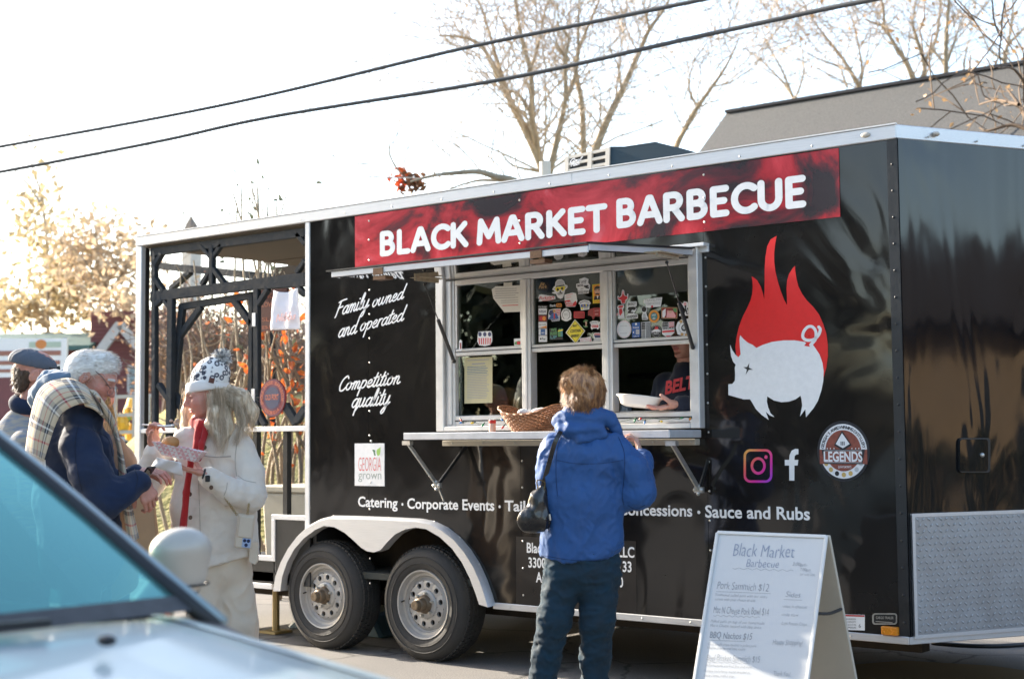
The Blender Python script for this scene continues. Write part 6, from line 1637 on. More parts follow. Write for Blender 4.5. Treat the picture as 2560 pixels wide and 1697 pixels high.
def hemwave(Vt, Fc):
    z0 = B(1455, 1404, .05).z; m = Vt[:, 2] < z0 + .10
    for i in np.nonzero(m)[0]:
        q = V(Vt[i]) - base; s_ = q.dot(RTn); Vt[i][2] += (.05 * max(0, s_ - .0) / .2 + .006 * math.sin(s_ * 30)) * (1 - (Vt[i][2] - z0) / .10 if Vt[i][2] > z0 else 1)
    return Vt
jo = sdf_obj('jacket', jk, jm, p1, fold=[dict(amp=.015, scale=7.5, seed=2, stretch=(1, 1, .7), amp2=.0018), dict(amp=.006, scale=20, seed=3, stretch=(1, 1, .8)), dict(amp=.0035, scale=42, seed=4, stretch=(1, 1, .55))], post=hemwave)
hk = Sdf(.006)
hk.ell(B(1460, 1045, .02), (.135, .085, .052), ax=[RTn, FHn, Zn], k=.03)
hk.ell(B(1452, 1075, -.03), (.118, .06, .040), ax=[RTn, FHn, Zn], k=.02)
hk.ch([B(1395, 1055, .03), B(1425, 1030, .0), B(1450, 1018, -.02)], [.030, .030, .022], .02)
hk.ch([B(1545, 1078, .03), B(1520, 1045, .02), B(1478, 1022, -.02)], [.026, .034, .022], .02)
hk.ch([B(1400, 1070, -.01), B(1450, 1096, -.06), B(1510, 1086, -.03)], [.022, .024, .02], .015)
hk.ell(B(1463, 1015, .06), (.072, .07, .05), ax=[RTn, FHn, Zn], k=.01, sub=True)
sdf_obj('hood', hk, jm, p1, fold=[dict(amp=.010, scale=13, seed=5, stretch=(1, 1, 1.3), amp2=.002)])
navy_thread = M('dark_blue_thread', (.006, .028, .10), .8)
stitch(jo, [[(1546, 1092), (1560, 1130), (1561, 1180), (1556, 1240), (1560, 1262)], [(1402, 1092), (1392, 1130), (1390, 1190), (1394, 1240)], [(1362, 1388), (1420, 1398), (1480, 1400), (1540, 1388), (1564, 1376)], [(1392, 1150), (1440, 1158), (1500, 1158), (1558, 1150)], [(1569, 1262), (1590, 1272), (1612, 1262)]], navy_thread)
# hair
hairm = M('auburn_hair', (.20, .078, .024), .42, var=.35, vs=60, spec=.6, col2=(.44, .22, .085), stretch=(1, 1, .3))
hr = Sdf(.005)
hc = B(1461, 975, .05)
hr.ell(hc, (.103, .108, .102), ax=[RTn, FHn, Zn], k=.02)
hr.ell(B(1460, 1000, .02), (.092, .085, .072), ax=[RTn, FHn, Zn], k=.03)
hr.ell(B(1452, 955, .03), (.095, .09, .07), ax=[RTn, FHn, Zn], k=.03)
hr.ell(B(1464, 1018, .02), (.06, .065, .035), ax=[RTn, FHn, Zn], k=.02)
hr.ell(B(1514, 1014, -.01), (.026, .06, .036), ax=[RTn, FHn, Zn], k=.01, sub=True)
hr.ell(B(1500, 1010, .25), (.09, .09, .12), ax=[RTn, FHn, Zn], k=.01, sub=True)
def comb1(p):
    q = V(p) - hc; a = q.normalized(); t = a.cross(cdir(.5, -.3, .8)); return t * 1.4 * (1 if q.z > 0 else .4) + cdir(0, 0, -1.2 if q.z < .06 else -.2) + V((mnoise.noise(V(p) * 22), mnoise.noise(V(p) * 22 + V((5, 5, 5))), 0)) * .9
hair_obj('hair', hr, hairm, p1, 7000, .034, .0010, rng, comb1, .35, fold=[dict(amp=.009, scale=19, seed=6, stretch=(1, 1, .6), amp2=.002)], curl=.09, nz_=.32)
b = MB(); q = B(1508, 1034, .0); b.lathe([(.010, -.001), (.012, 0), (.010, .001), (.008, 0), (.010, -.001)], q, RTn * 1 + FHn * .6, 14); b.build('earring', M('silver', (.7, .68, .62), .2, metal=1), p1, smooth=True)
# handbag and strap
lth = M('creased_black_leather', (.014, .012, .011), .28, var=.3, vs=20, bump=.4, bs=55, bdist=.004, coat=.3)
bc = B(1340, 1285, -.05); bgE = empty('handbag', (bc.x, bc.y, bc.z - .1), 'slouchy black leather handbag hanging from the left shoulder of the blue jacket', 'handbag')
bg_ = Sdf(.0055)
bg_.ell(B(1338, 1300, -.04), (.078, .058, .062), ax=[RTn, FHn, Zn], k=.03); bg_.ell(B(1345, 1262, -.04), (.050, .045, .075), ax=[RTn, FHn, Zn], k=.03)
bg_.ell(B(1318, 1300, -.05), (.04, .05, .05), ax=[RTn, FHn, Zn], k=.02); bg_.cap(B(1352, 1235, -.04), B(1358, 1218, -.04), .022, .016, .02)
sdf_obj('pouch', bg_, lth, bgE, fold=[dict(amp=.012, scale=15, seed=8, stretch=(1, 1, .45), amp2=.002)])
P = catmull([B(1356, 1218, -.05), B(1372, 1160, -.07), B(1386, 1110, -.09), B(1400, 1082, -.07), B(1412, 1068, .0), B(1420, 1075, .14)], 6)
b = MB()
for i in range(len(P) - 1): b.bar(P[i], P[i + 1] + (P[i + 1] - P[i]) * .1, .022, .005, RTn)
b.build('strap', lth, bgE)
b = MB(); b.tube(catmull([B(1345, 1222, -.06), B(1343, 1200, -.06), B(1362, 1205, -.06), B(1360, 1222, -.06)], 4), .003, 6); b.build('buckle', M('dark_brass', (.25, .18, .08), .3, metal=1), bgE)
b = MB(); b.tube([B(1374, 1285, -.1), B(1376, 1300, -.1)], .005, 6); b.build('zip_pull', steel, bgE)
# ================================================================ woman in the white coat
d0 = 7.9
base = B(520, 1000); base = V((base.x, base.y, 0)); rng = random.Random(52)
bd = Sdf(.010)
bd.sec(B(535, 1400), B(530, 1150), RTn, .15, .11, .15, .11); bd.cap(B(530, 1110, .02), B(513, 1030, .0), .062, .052)
f1, f2 = B(520, 1000, -.03), B(590, 1000, .05); f1.z = f2.z = .06
bd.ch([B(515, 1400), B(515, 1600, -.02), f1], [.08, .055, .04]); bd.ch([B(575, 1400), B(585, 1600, .03), f2], [.08, .055, .04])
bd.ch([B(600, 1110, -.02), B(628, 1225, -.05), B(520, 1186, -.28)], [.045, .04, .026]); bd.ch([B(455, 1105, .08), B(372, 1195, .0), B(387, 1112, -.06)], [.045, .04, .027])
toneW = np.array((.52, .255, .19))
FWl = cdir(-.86, -.42, -.22)
hd = head_part(B(513, 990, -.0), FWl, (0, 0, 1) if False else cdir(-.10, -.05, 1), .232, toneW, old=.45, brow=(.42, .30, .22), lips=(.50, .17, .16))
hL = hand_part(B(511, 1184, -.30), cdir(-.93, -.1, .25), cdir(.15, .1, 1), -1, ((.05, .18, .15), (.08, .2, .15), (.12, .22, .15), (.16, .25, .2)), (1.0, .9, .5), tone=toneW, size=.19)
hR = hand_part(B(387, 1114, -.06), cdir(-.15, -.1, 1), cdir(.75, -.5, .1), 1, ((.8, .8, .5), (.9, .9, .5), (1.0, .9, .5), (1.05, .9, .5)), (.5, .1, .7), tone=toneW, size=.185)
p2 = join_person([body_part(bd, toneW), hd, hL, hR], 'person with long ash blonde hair, bobble hat and cream coat eating from a tray', base)
# trousers
ctm = cloth('cream_trousers', (.66, .55, .42), .9, var=.08, vs=6)
tr = Sdf(.009)
tr.sec(B(545, 1360), B(545, 1420), RTn, .165, .12, .165, .125, .04)
tr.ch([B(515, 1420, -.02), B(515, 1560, -.03), B(515, 1730, -.03)], [.105, .10, .10], .04); tr.ch([B(580, 1420, .03), B(595, 1560, .03), B(602, 1730, .05)], [.108, .105, .105], .03)
sdf_obj('trousers', tr, ctm, p2, fold=[dict(amp=.012, scale=9, seed=11, stretch=(1, 1, 1.0), amp2=.002)])
b = MB(); b.prism([B(622, 1355, -.12), B(644, 1352, -.10), B(645, 1400, -.1), B(638, 1412, -.11), B(622, 1404, -.12)], FHn * .03); b.build('pocket_flap', ctm, p2, bevel=.006)
for f in (f1, f2):
    s = Sdf(.008); q = V((f.x, f.y, .04)); fd = cdir(-.9, -.3, 0); s.cap(q - fd * .05, q + fd * .14, .042, .036); s.cap(q, q + V((0, 0, .04)), .042, .04); s.plane((0, 0, .004), (0, 0, -1)); sdf_obj('shoe', s, white, p2)
# coat
com = cloth('cream_wool_coat', (.70, .62, .52), .95, var=.07, vs=10, bump=.5, bs=260, sheen=.5, bdist=.003)
ct = Sdf(.0075)
ct.sec(B(537, 1400, .0), B(535, 1260), RTn, .245, .16, .225, .15, .04); ct.sec(B(535, 1260), B(535, 1130), RTn, .225, .15, .205, .135, .04)
ct.sec(B(535, 1130), B(527, 1075, .02), RTn, .195, .12, .10, .085, .05)
ct.ch([B(592, 1112, -.03), B(622, 1180, -.06), B(628, 1240, -.10), B(575, 1228, -.20), B(522, 1192, -.28)], [.078, .080, .078, .066, .056], .03)
ct.ch([B(462, 1112, .08), B(410, 1170, .05), B(376, 1215, .0), B(372, 1180, -.03), B(384, 1132, -.06)], [.074, .070, .064, .060, .052], .03)
ct.ell(B(470, 1090, -.05), (.08, .05, .05), ax=[RTn, FHn, Zn], k=.03); ct.ell(B(560, 1075, -.05), (.09, .06, .05), ax=[RTn, FHn, Zn], k=.03)
ct.cap(B(467, 1075, -.15), B(468, 1440, -.20), .018, .03, .01, sub=True)
ct.plane(B(535, 1420, 0), cdir(.30, -.1, -1).normalized())
cto = sdf_obj('coat', ct, com, p2, fold=[dict(amp=.007, scale=7, seed=12, stretch=(1, 1, .8), amp2=.0015), dict(amp=.004, scale=18, seed=13, stretch=(1, 1, 1.4))])
sm = M('grey_thread', (.40, .34, .28), .9)
stitch(cto, [[(600, 1078), (592, 1110), (588, 1150), (592, 1190)], [(488, 1120), (496, 1200), (500, 1300), (502, 1400)], [(560, 1238), (566, 1222), (568, 1206)], [(595, 1188), (612, 1200), (640, 1206)], [(440, 1100), (436, 1140), (430, 1180)]], sm)
b = MB(); b.tube(catmull([B(508, 1138, -.175), B(540, 1142, -.185), B(577, 1140, -.155)], 5), .004, 5); b.build('pocket_seam', sm, p2)
for (u, v, dd) in ((475, 1235, -.185), (476, 1293, -.2), (528, 1218, -.345), (512, 1118, -.17)):
    b = MB(); b.disc(B(u, v, dd), cdir(-.3, -1, .1), .012, 12); q = b.build('button', M('horn_button', (.12, .07, .04), .35), p2); 
# scarf
scm = cloth('red_scarf', (.36, .012, .012), .9, bump=.4, bs=200)
sf = Sdf(.006)
sf.ch([B(486, 1056, -.06), B(505, 1064, -.10), B(528, 1060, -.06), B(545, 1050, .03)], [.028, .032, .03, .028], .02)
sf.ch([B(497, 1070, -.12), B(490, 1110, -.16), B(478, 1150, -.175), B(466, 1230, -.185), B(458, 1320, -.195)], [.019, .016, .015, .016, .019], .012)
sf.ch([B(515, 1068, -.12), B(506, 1110, -.17), B(498, 1150, -.18)], [.018, .016, .012], .01)
so_ = sdf_obj('scarf', sf, scm, p2, fold=[dict(amp=.008, scale=20, seed=14, stretch=(1, 1, .3))])
b = MB()
for k in range(14): u = 447 + k * 1.8; b.tube([B(u, 1322, -.2), B(u + rng.uniform(-1.5, 1.5), 1336, -.2)], .0025, 3)
b.build('fringe', scm, so_)
# hat
def hat_material():
    m = bpy.data.materials.new('leopard_knit'); m.use_nodes = True; nt = m.node_tree; L = nt.links.new; bs_ = nt.nodes['Principled BSDF']
    tc = _n(nt, 'ShaderNodeTexCoord'); vo = _n(nt, 'ShaderNodeTexVoronoi'); vo.inputs['Scale'].default_value = 34; vo.inputs['Randomness'].default_value = .75
    nz = _n(nt, 'ShaderNodeTexNoise'); nz.inputs['Scale'].default_value = 60
    ad = _n(nt, 'ShaderNodeMix', data_type='RGBA'); ad.inputs['Factor'].default_value = .012
    L(tc.outputs['Object'], ad.inputs['A']); L(nz.outputs['Color'], ad.inputs['B']); L(ad.outputs['Result'], vo.inputs['Vector'])
    r = _n(nt, 'ShaderNodeValToRGB'); e = r.color_ramp.elements; e[0].position = .0; e[0].color = (.62, .60, .58, 1); e[1].position = .62; e[1].color = (.78, .76, .72, 1)
    for p_, c in ((.22, (.62, .58, .55, 1)), (.28, (.045, .05, .07, 1)), (.46, (.045, .05, .07, 1)), (.52, (.78, .76, .72, 1))): k = e.new(p_); k.color = c
    L(vo.outputs['Distance'], r.inputs[0]); L(r.outputs[0], bs_.inputs['Base Color']); bs_.inputs['Roughness'].default_value = .95
    wv = _n(nt, 'ShaderNodeTexNoise'); wv.inputs['Scale'].default_value = 250; bp = _n(nt, 'ShaderNodeBump'); bp.inputs['Strength'].default_value = .6; bp.inputs['Distance'].default_value = .003
    L(tc.outputs['Object'], wv.inputs['Vector']); L(wv.outputs['Fac'], bp.inputs['Height']); L(bp.outputs[0], bs_.inputs['Normal']); return m
knit = cloth('white_knit', (.78, .76, .72), .95, bump=.7, bs=230, sheen=.4, bdist=.004)
uph = cdir(.20, .05, 1).normalized(); rth = (RTn - uph * RTn.dot(uph)).normalized(); fyh = uph.cross(rth)
ht_ = Sdf(.005); ht_.ell(B(524, 950, .0), (.104, .100, .105), ax=[rth, fyh, uph], k=.02); ht_.ell(B(535, 928, .0), (.084, .084, .085), ax=[rth, fyh, uph], k=.03)
ht_.plane(B(520, 968, 0), -(uph * .86 + rth * -.0 + RTn * -.33).normalized())
ho = sdf_obj('knit_hat', ht_, hat_material(), p2, fold=[dict(amp=.003, scale=30, seed=15, stretch=(1, 1, 1))])
cf = Sdf(.005); c0 = B(519, 966, 0); nb_ = (uph * .90 + RTn * -.30).normalized(); rb_ = (RTn - nb_ * RTn.dot(nb_)).normalized()
cf.ell(c0, (.118, .108, .10), ax=[rb_, nb_.cross(rb_), nb_], k=.01); cf.plane(c0 + nb_ * .030, nb_); cf.plane(c0 - nb_ * .030, -nb_)
sdf_obj('hat_cuff', cf, knit, ho, it=4)
b = MB(); q = B(529, 951, -.128); b.box(q, (.030, .004, .028), Matrix((RTn, FHn, Zn)).transposed() @ Matrix.Rotation(.25, 3, 'Y')); b.build('leather_patch', M('brown_leather_patch', (.10, .03, .015), .6), ho, bevel=.002)
pm = MB(); pc = B(554, 893, .0); pr_ = [V((rng.gauss(0, 1), rng.gauss(0, 1), rng.gauss(0, 1))).normalized() for _ in range(900)]
for q in pr_:
    pm.tube([pc + q * .008, pc + q * (.05 + rng.uniform(-.006, .008)) + V((rng.gauss(0, .005), rng.gauss(0, .005), -.004))], [.0024, .0016], 3, m=rng.choice((0, 0, 0, 1)), caps=False)
pm.build('pompom', [knit, cloth('grey_yarn', (.10, .11, .14), .95)], ho, recalc=False)
# hair: long locks
blond = M('ash_blonde_hair', (.42, .30, .185), .38, var=.2, vs=55, spec=.5, col2=(.74, .61, .44), stretch=(1, 1, .12))
hr = Sdf(.006)
hr.ell(B(540, 995, .02), (.085, .085, .09), ax=[RTn, FHn, Zn], k=.03)
hr.ch([B(545, 985, -.02), B(552, 1030, -.05), B(560, 1070, -.08), B(552, 1110, -.14)], [.060, .058, .052, .02], .03)
hr.ch([B(565, 985, .0), B(600, 1000, .02), B(625, 1030, .03), B(630, 1062, .02)], [.055, .058, .046, .018], .03)
hr.ch([B(535, 990, -.06), B(534, 1030, -.11), B(524, 1060, -.13), B(540, 1095, -.15)], [.026, .030, .024, .01], .02)
hr.ch([B(480, 980, .06), B(468, 1030, .06), B(462, 1075, .02)], [.03, .03, .014], .02)
mb = MB(); Vt, Fc = hr.mesh(); Vt = relax(Vt, Fc, 2); Vt = folds(Vt, Fc, .006, 40, 16, (1, 1, .25)); mb.add(Vt.tolist(), [tuple(q) for q in Fc.tolist()])
def lock(P, n, spread, r=.0009):
    for _ in range(int(n * 1.6)):
        o = V((rng.gauss(0, spread), rng.gauss(0, spread), rng.gauss(0, spread * .5))); e_ = V((rng.gauss(0, spread), rng.gauss(0, spread), rng.gauss(0, spread)))
        Q = [p + o * (1 - i / len(P)) + e_ * (i / len(P)) for i, p in enumerate(P)]; k = rng.randint(max(2, len(Q) - 2), len(Q))
        C = catmull(Q[:k], 4); mb.tube(C, [r * (1 - .7 * i / len(C)) for i in range(len(C))], 3, caps=False)
lock([B(545, 975, -.08), B(552, 1030, -.10), B(560, 1075, -.13), B(550, 1130, -.17)], 230, .022)
lock([B(528, 985, -.09), B(531, 1030, -.13), B(524, 1062, -.15), B(545, 1110, -.17)], 120, .012)
lock([B(560, 975, -.03), B(592, 985, -.02), B(618, 1015, .0), B(626, 1050, .0), B(630, 1075, .0)], 260, .017)
lock([B(560, 985, -.06), B(590, 1015, -.08), B(605, 1060, -.10), B(590, 1105, -.15)], 240, .017)
lock([B(575, 990, .02), B(600, 1010, -.02), B(615, 1055, -.05), B(618, 1085, -.08)], 160, .016)
lock([B(478, 978, .05), B(466, 1030, .05), B(455, 1080, .0), B(448, 1110, -.06)], 150, .014)
for _ in range(40):   # flyaway hairs caught by the sun
    p = B(rng.uniform(560, 630), rng.uniform(985, 1010), rng.uniform(-.05, .05)); d = cdir(rng.uniform(.3, 1), rng.uniform(-.4, .4), rng.uniform(-.1, .5)); strands(mb, [p], [d], .07, .0007, rng, .9, 5, .15)
mb.build('hair', blond, p2, smooth=True, recalc=False)
for (a, c, r, nm, mt) in ((B(497, 1186, -.31), None, .035, 'bracelet', satin),):
    b = MB(); ax_ = cdir(.9, .1, -.2); c = B(516, 1187, -.3); b.lathe([(.030, -.006), (.034, 0), (.030, .006)], c - ax_ * .012, ax_, 20); b.build(nm, mt, p2, smooth=True)
b = MB(); c = B(519, 1196, -.345); b.box(c, (.026, .012, .034), Matrix((RTn, FHn, Zn)).transposed()); b.build('watch', satin, p2, bevel=.004)
# crossbody phone pouch on its chain
pe_c = B(612, 1328, -.22); pe = empty('phone_pouch', pe_c, 'beige phone pouch hanging on a thin gold chain over the cream coat', 'phone pouch')
R0 = Matrix((RTn, FHn, Zn)).transposed() @ Matrix.Rotation(.12, 3, 'Y')
b = MB(); b.box(pe_c, (.092, .022, .180), R0); b.build('case', M('beige_leather', (.60, .50, .38), .5, var=.06), pe, bevel=.012, seg=3)
b = MB(); b.box(pe_c + R0 @ V((.004, -.014, .024)), (.074, .008, .11), R0); b.build('card_pocket', M('beige_leather', (.60, .50, .38), .5), pe, bevel=.006)
b = MB(); b.box(pe_c + R0 @ V((.018, -.0125, -.058)), (.046, .006, .050), R0); cb = b.build('camera_block', M('pale_blue_camera', (.35, .42, .55), .3), pe, bevel=.003)
for (x, z) in ((.008, -.046), (.028, -.046), (.018, -.068)):
    b = MB(); c = pe_c + R0 @ V((x, -.016, z)); b.disc(c, -FHn, .0095, 14); b.disc(c - FHn * .0006, -FHn, .006, 12, m=1); b.build('lens', [flat('lens_navy', (.03, .06, .2), .15), satin], cb)
gold = M('gold_chain', (.55, .42, .20), .3, metal=1)
b = MB(); P = catmull([B(591, 1285, -.24), B(575, 1262, -.25), B(560, 1240, -.27), B(548, 1222, -.26)], 8)
for i, q in enumerate(P): b.lathe([(.0055, -.0013), (.0075, 0), (.0055, .0013), (.0038, 0), (.0055, -.0013)], q, RTn if i % 2 else FHn, 8)
P = catmull([B(619, 1283, -.24), B(622, 1262, -.2), B(626, 1245, -.15), B(628, 1230, -.1)], 6)
for i, q in enumerate(P): b.lathe([(.0055, -.0013), (.0075, 0), (.0055, .0013), (.0038, 0), (.0055, -.0013)], q, RTn if i % 2 else FHn, 8)
b.build('chain', gold, pe, smooth=True)
# food tray, bun, napkin, fork
tE = B(450, 1138, -.36); tray = empty('food_tray', tE, 'red and white checked paper food tray held by the person in the cream coat', 'food tray')
def check_material():
    m = bpy.data.materials.new('red_check_paper'); m.use_nodes = True; nt = m.node_tree; L = nt.links.new; bs_ = nt.nodes['Principled BSDF']
    tc = _n(nt, 'ShaderNodeTexCoord'); mp = _n(nt, 'ShaderNodeMapping'); mp.inputs['Rotation'].default_value = (0, .5, YAW * -1 + .2); ck = _n(nt, 'ShaderNodeTexChecker'); ck.inputs['Scale'].default_value = 62
    ck.inputs['Color1'].default_value = (.72, .66, .64, 1); ck.inputs['Color2'].default_value = (.68, .36, .36, 1)
    L(tc.outputs['Object'], mp.inputs[0]); L(mp.outputs[0], ck.inputs['Vector']); L(ck.outputs[0], bs_.inputs['Base Color']); bs_.inputs['Roughness'].default_value = .7; return m
b = MB()
def tp_(x, y, z): return tE + RTn * x + FHn * y + Zn * (z - x * .22)
o_ = [(-.13, -.075, .045), (.13, -.075, .045), (.13, .075, .045), (-.13, .075, .045)]; i_ = [(-.085, -.045, -.015), (.085, -.045, -.015), (.085, .045, -.015), (-.085, .045, -.015)]
b.add([tp_(*p) for p in o_] + [tp_(*p) for p in i_] + [tp_(p[0] * .985, p[1] * .97, p[2]) for p in o_] + [tp_(p[0], p[1], p[2] + .003) for p in i_], [(0, 1, 5, 4), (1, 2, 6, 5), (2, 3, 7, 6), (3, 0, 4, 7), (4, 5, 6, 7), (8, 12, 13, 9), (9, 13, 14, 10), (10, 14, 15, 11), (11, 15, 12, 8), (12, 15, 14, 13), (0, 8, 9, 1), (1, 9, 10, 2), (2, 10, 11, 3), (3, 11, 8, 0)])
b.build('tray', check_material(), tray)
s = Sdf(.004); c = tp_(-.05, 0, .055); s.ell(c, (.046, .046, .034), ax=[RTn, FHn, Zn])
sdf_obj('bread_roll', s, M('baked_crust', (.40, .19, .06), .5, var=.25, vs=25, bump=.2, bs=80), fold=[dict(amp=.002, scale=30, seed=17)], loc=c, props=dict(label='round golden brown bread roll sitting in the checked tray', cat='bread roll'))
s = Sdf(.005); 
for k in range(14): s.ell(tp_(rng.uniform(-.01, .09), rng.uniform(-.03, .03), .01 + rng.uniform(0, .02)), (.02, .018, .014), k=.01)
sdf_obj('pulled_pork', s, M('pulled_pork', (.22, .09, .04), .6, var=.4, vs=50), fold=[dict(amp=.005, scale=60, seed=18)], loc=tp_(.04, 0, .02), props=dict(label='mound of brown pulled meat in the checked tray', cat='food'))
b = MB(); nx_ = 9
for j in range(nx_):
    for i in range(nx_):
        a, c_ = i / (nx_ - 1), j / (nx_ - 1); u = 392 + 60 * a - 14 * c_ + 20 * a * c_; v = 1143 + 22 * c_ + 22 * a * .6 + 12 * c_ * a
        b.v.append(B(u, v, -.40 - .05 * a + .012 * math.sin(9 * a + 4 * c_) + .03 * c_))
for j in range(nx_ - 1):
    for i in range(nx_ - 1): a = j * nx_ + i; b.f.append((a, a + 1, a + nx_ + 1, a + nx_)); b.m.append(0)
nk = b.build('napkin', M('white_paper_napkin', (.78, .77, .75), .9, var=.04), smooth=True, loc=B(415, 1165, -.4), props=dict(label='crumpled white napkin hanging below the checked food tray', cat='napkin'))
m_ = nk.modifiers.new('thickness', 'SOLIDIFY'); m_.thickness = .002
fk = empty('fork', B(395, 1063, -.15), 'white plastic fork with a lump of food lifted towards the mouth', 'fork')
b = MB(); P = [B(356, 1061, -.05), B(385, 1063, -.11), B(412, 1065, -.16), B(430, 1064, -.19)]; b.tube(P, [.004, .005, .005, .008], 8); b.sphere(B(434, 1063, -.2), .014, 8, sc=(1, 1, .5)); b.build('handle', white, fk, smooth=True)
for k in (-1, 0, 1): b = MB(); b.tube([B(436, 1063 + k * 2, -.2 + k * .003), B(446, 1060 + k * 3, -.215 + k * .006)], .0018, 5); b.build('tine', white, fk)
s = Sdf(.0035)
for k in range(9): s.ell(B(440 + rng.gauss(0, 5), 1056 + rng.gauss(0, 7), -.21 + rng.gauss(0, .008)), (.010, .009, .009), k=.006)
sdf_obj('food_bite', s, M('pale_food', (.50, .32, .22), .6, var=.4, vs=120), fold=[dict(amp=.004, scale=90, seed=19)], loc=B(440, 1056, -.21), props=dict(label='bite of food on the raised plastic fork', cat='food'))
# ================================================================ older man, navy jacket, tartan scarf
d0 = 7.0
base = B(190, 1000); base = V((base.x, base.y, 0)); rng = random.Random(53)
bd = Sdf(.010)
bd.sec(B(205, 1400, .05), B(185, 1120, .05), RTn, .14, .12, .15, .12); bd.cap(B(185, 1080, .03), B(215, 990, .0), .068, .058)
f1, f2 = B(190, 1000, -.1), B(225, 1000, .15); f1.z = f2.z = .06
bd.ch([B(195, 1400, -.03), B(200, 1580, -.08), f1], [.085, .06, .04]); bd.ch([B(220, 1400, .12), B(235, 1580, .12), f2], [.085, .06, .04])
bd.ch([B(205, 1110, -.1), B(255, 1245, -.16), B(352, 1200, -.08)], [.05, .045, .03]); bd.ch([B(215, 1110, .17), B(275, 1240, .2), B(352, 1190, .06)], [.05, .045, .03])
toneM = np.array((.47, .215, .155))
hd = head_part(B(233, 945, -.0), cdir(.86, -.06, -.50), cdir(.45, 0, .9), .245, toneM, old=.7, brow=(.55, .5, .46), lips=(.5, .22, .19), jaw=1.06)
hN = hand_part(B(352, 1203, -.08), cdir(.35, .25, -.75), cdir(-.6, .6, .2), 1, ((.5, .7, .5), (.5, .7, .5), (.55, .7, .5), (.6, .7, .5)), (.6, .5, .4), tone=toneM, size=.2)
hF = hand_part(B(338, 1178, .06), cdir(.9, -.1, -.05), cdir(0, .2, -1), -1, ((.2, .6, .5),) * 4, (.5, .5, .3), tone=toneM, size=.195)
p3 = join_person([body_part(bd, toneM), hd, hN, hF], 'person with short white hair and glasses in a navy jacket and tartan scarf looking down', base)
nav = cloth('navy_jacket', (.005, .014, .042), .85, var=.15, vs=8, bump=.25, bs=300, sheen=.06)
jk = Sdf(.008)
jk.sec(B(205, 1400, .05), B(190, 1230, .05), RTn, .20, .17, .20, .165, .04); jk.sec(B(190, 1230, .05), B(180, 1120, .05), RTn, .20, .165, .18, .16, .04); jk.sec(B(178, 1120, .05), B(172, 1062, .05), RTn, .17, .16, .10, .09, .06)
jk.ell(B(205, 1050, -.03), (.10, .10, .075), ax=[RTn, FHn, Zn], k=.04)
jk.ch([B(200, 1110, -.12), B(225, 1180, -.17), B(258, 1250, -.18), B(305, 1232, -.14), B(346, 1204, -.09)], [.095, .094, .088, .072, .058], .03)
jk.ch([B(215, 1110, .18), B(270, 1235, .22), B(336, 1188, .06)], [.085, .08, .055], .03)
nvo = sdf_obj('jacket', jk, nav, p3, fold=[dict(amp=.012, scale=7, seed=21, stretch=(1, 1, .8), amp2=.002), dict(amp=.005, scale=16, seed=22, stretch=(1, 1, 1.2))])
stitch(nvo, [[(196, 1062), (188, 1110), (192, 1170), (206, 1230)], [(232, 1075), (268, 1095), (282, 1140)], [(336, 1172), (344, 1196), (338, 1222)]], M('black_thread', (.003, .006, .016), .8))
hd_ = Sdf(.007); hd_.ch([B(95, 1000, -.02), B(112, 975, -.06), B(135, 955, -.08), B(165, 948, -.06)], [.045, .052, .05, .042], .02); hd_.ch([B(92, 985, .06), B(125, 952, .08), B(160, 945, .07)], [.04, .05, .04], .02); hd_.ell(B(125, 990, .02), (.08, .09, .06), ax=[RTn, FHn, Zn], k=.03)
sdf_obj('hood', hd_, cloth('blue_grey_fleece', (.11, .17, .24), .95), p3, fold=[dict(amp=.012, scale=13, seed=23, stretch=(1, 1, 1), amp2=.003)])
def tartan():
    m = bpy.data.materials.new('tartan_wool'); m.use_nodes = True; nt = m.node_tree; L = nt.links.new; bs_ = nt.nodes['Principled BSDF']
    tc = _n(nt, 'ShaderNodeTexCoord'); at = _n(nt, 'ShaderNodeVertexColor'); at.layer_name = 'Col'
    sp_ = _n(nt, 'ShaderNodeSeparateColor'); L(at.outputs[0], sp_.inputs[0])
    def stripes(sock, seq):
        fr_ = _n(nt, 'ShaderNodeMath', operation='FRACT'); L(sock, fr_.inputs[0])
        r = _n(nt, 'ShaderNodeValToRGB'); r.color_ramp.interpolation = 'CONSTANT'; e = r.color_ramp.elements; e[0].position = 0; e[0].color = seq[0][1]; e[1].position = seq[1][0]; e[1].color = seq[1][1]
        for p_, c in seq[2:]: k = e.new(p_); k.color = c
        L(fr_.outputs[0], r.inputs[0]); return r.outputs[0]
    t_, k_, w_, r_, d_ = (.56, .46, .33, 1), (.05, .055, .07, 1), (.74, .72, .68, 1), (.50, .08, .08, 1), (.26, .24, .23, 1)
    seq = [(0, t_), (.25, k_), (.33, w_), (.37, k_), (.45, t_), (.62, r_), (.66, t_), (.82, d_), (.92, w_), (.96, d_)]
    mul = []
    for ch in (0, 1):
        mm = _n(nt, 'ShaderNodeMath', operation='MULTIPLY'); mm.inputs[1].default_value = 4.0 if ch == 0 else 1.6; L(sp_.outputs[ch], mm.inputs[0]); mul.append(stripes(mm.outputs[0], seq))
    mx = _n(nt, 'ShaderNodeMix', data_type='RGBA'); mx.inputs['Factor'].default_value = .5; L(mul[0], mx.inputs['A']); L(mul[1], mx.inputs['B'])
    L(mx.outputs['Result'], bs_.inputs['Base Color']); bs_.inputs['Roughness'].default_value = .95
    nz = _n(nt, 'ShaderNodeTexNoise'); nz.inputs['Scale'].default_value = 260; bp = _n(nt, 'ShaderNodeBump'); bp.inputs['Strength'].default_value = .6; bp.inputs['Distance'].default_value = .003
    L(tc.outputs['Object'], nz.inputs['Vector']); L(nz.outputs['Fac'], bp.inputs['Height']); L(bp.outputs[0], bs_.inputs['Normal']); return m
tart = tartan()
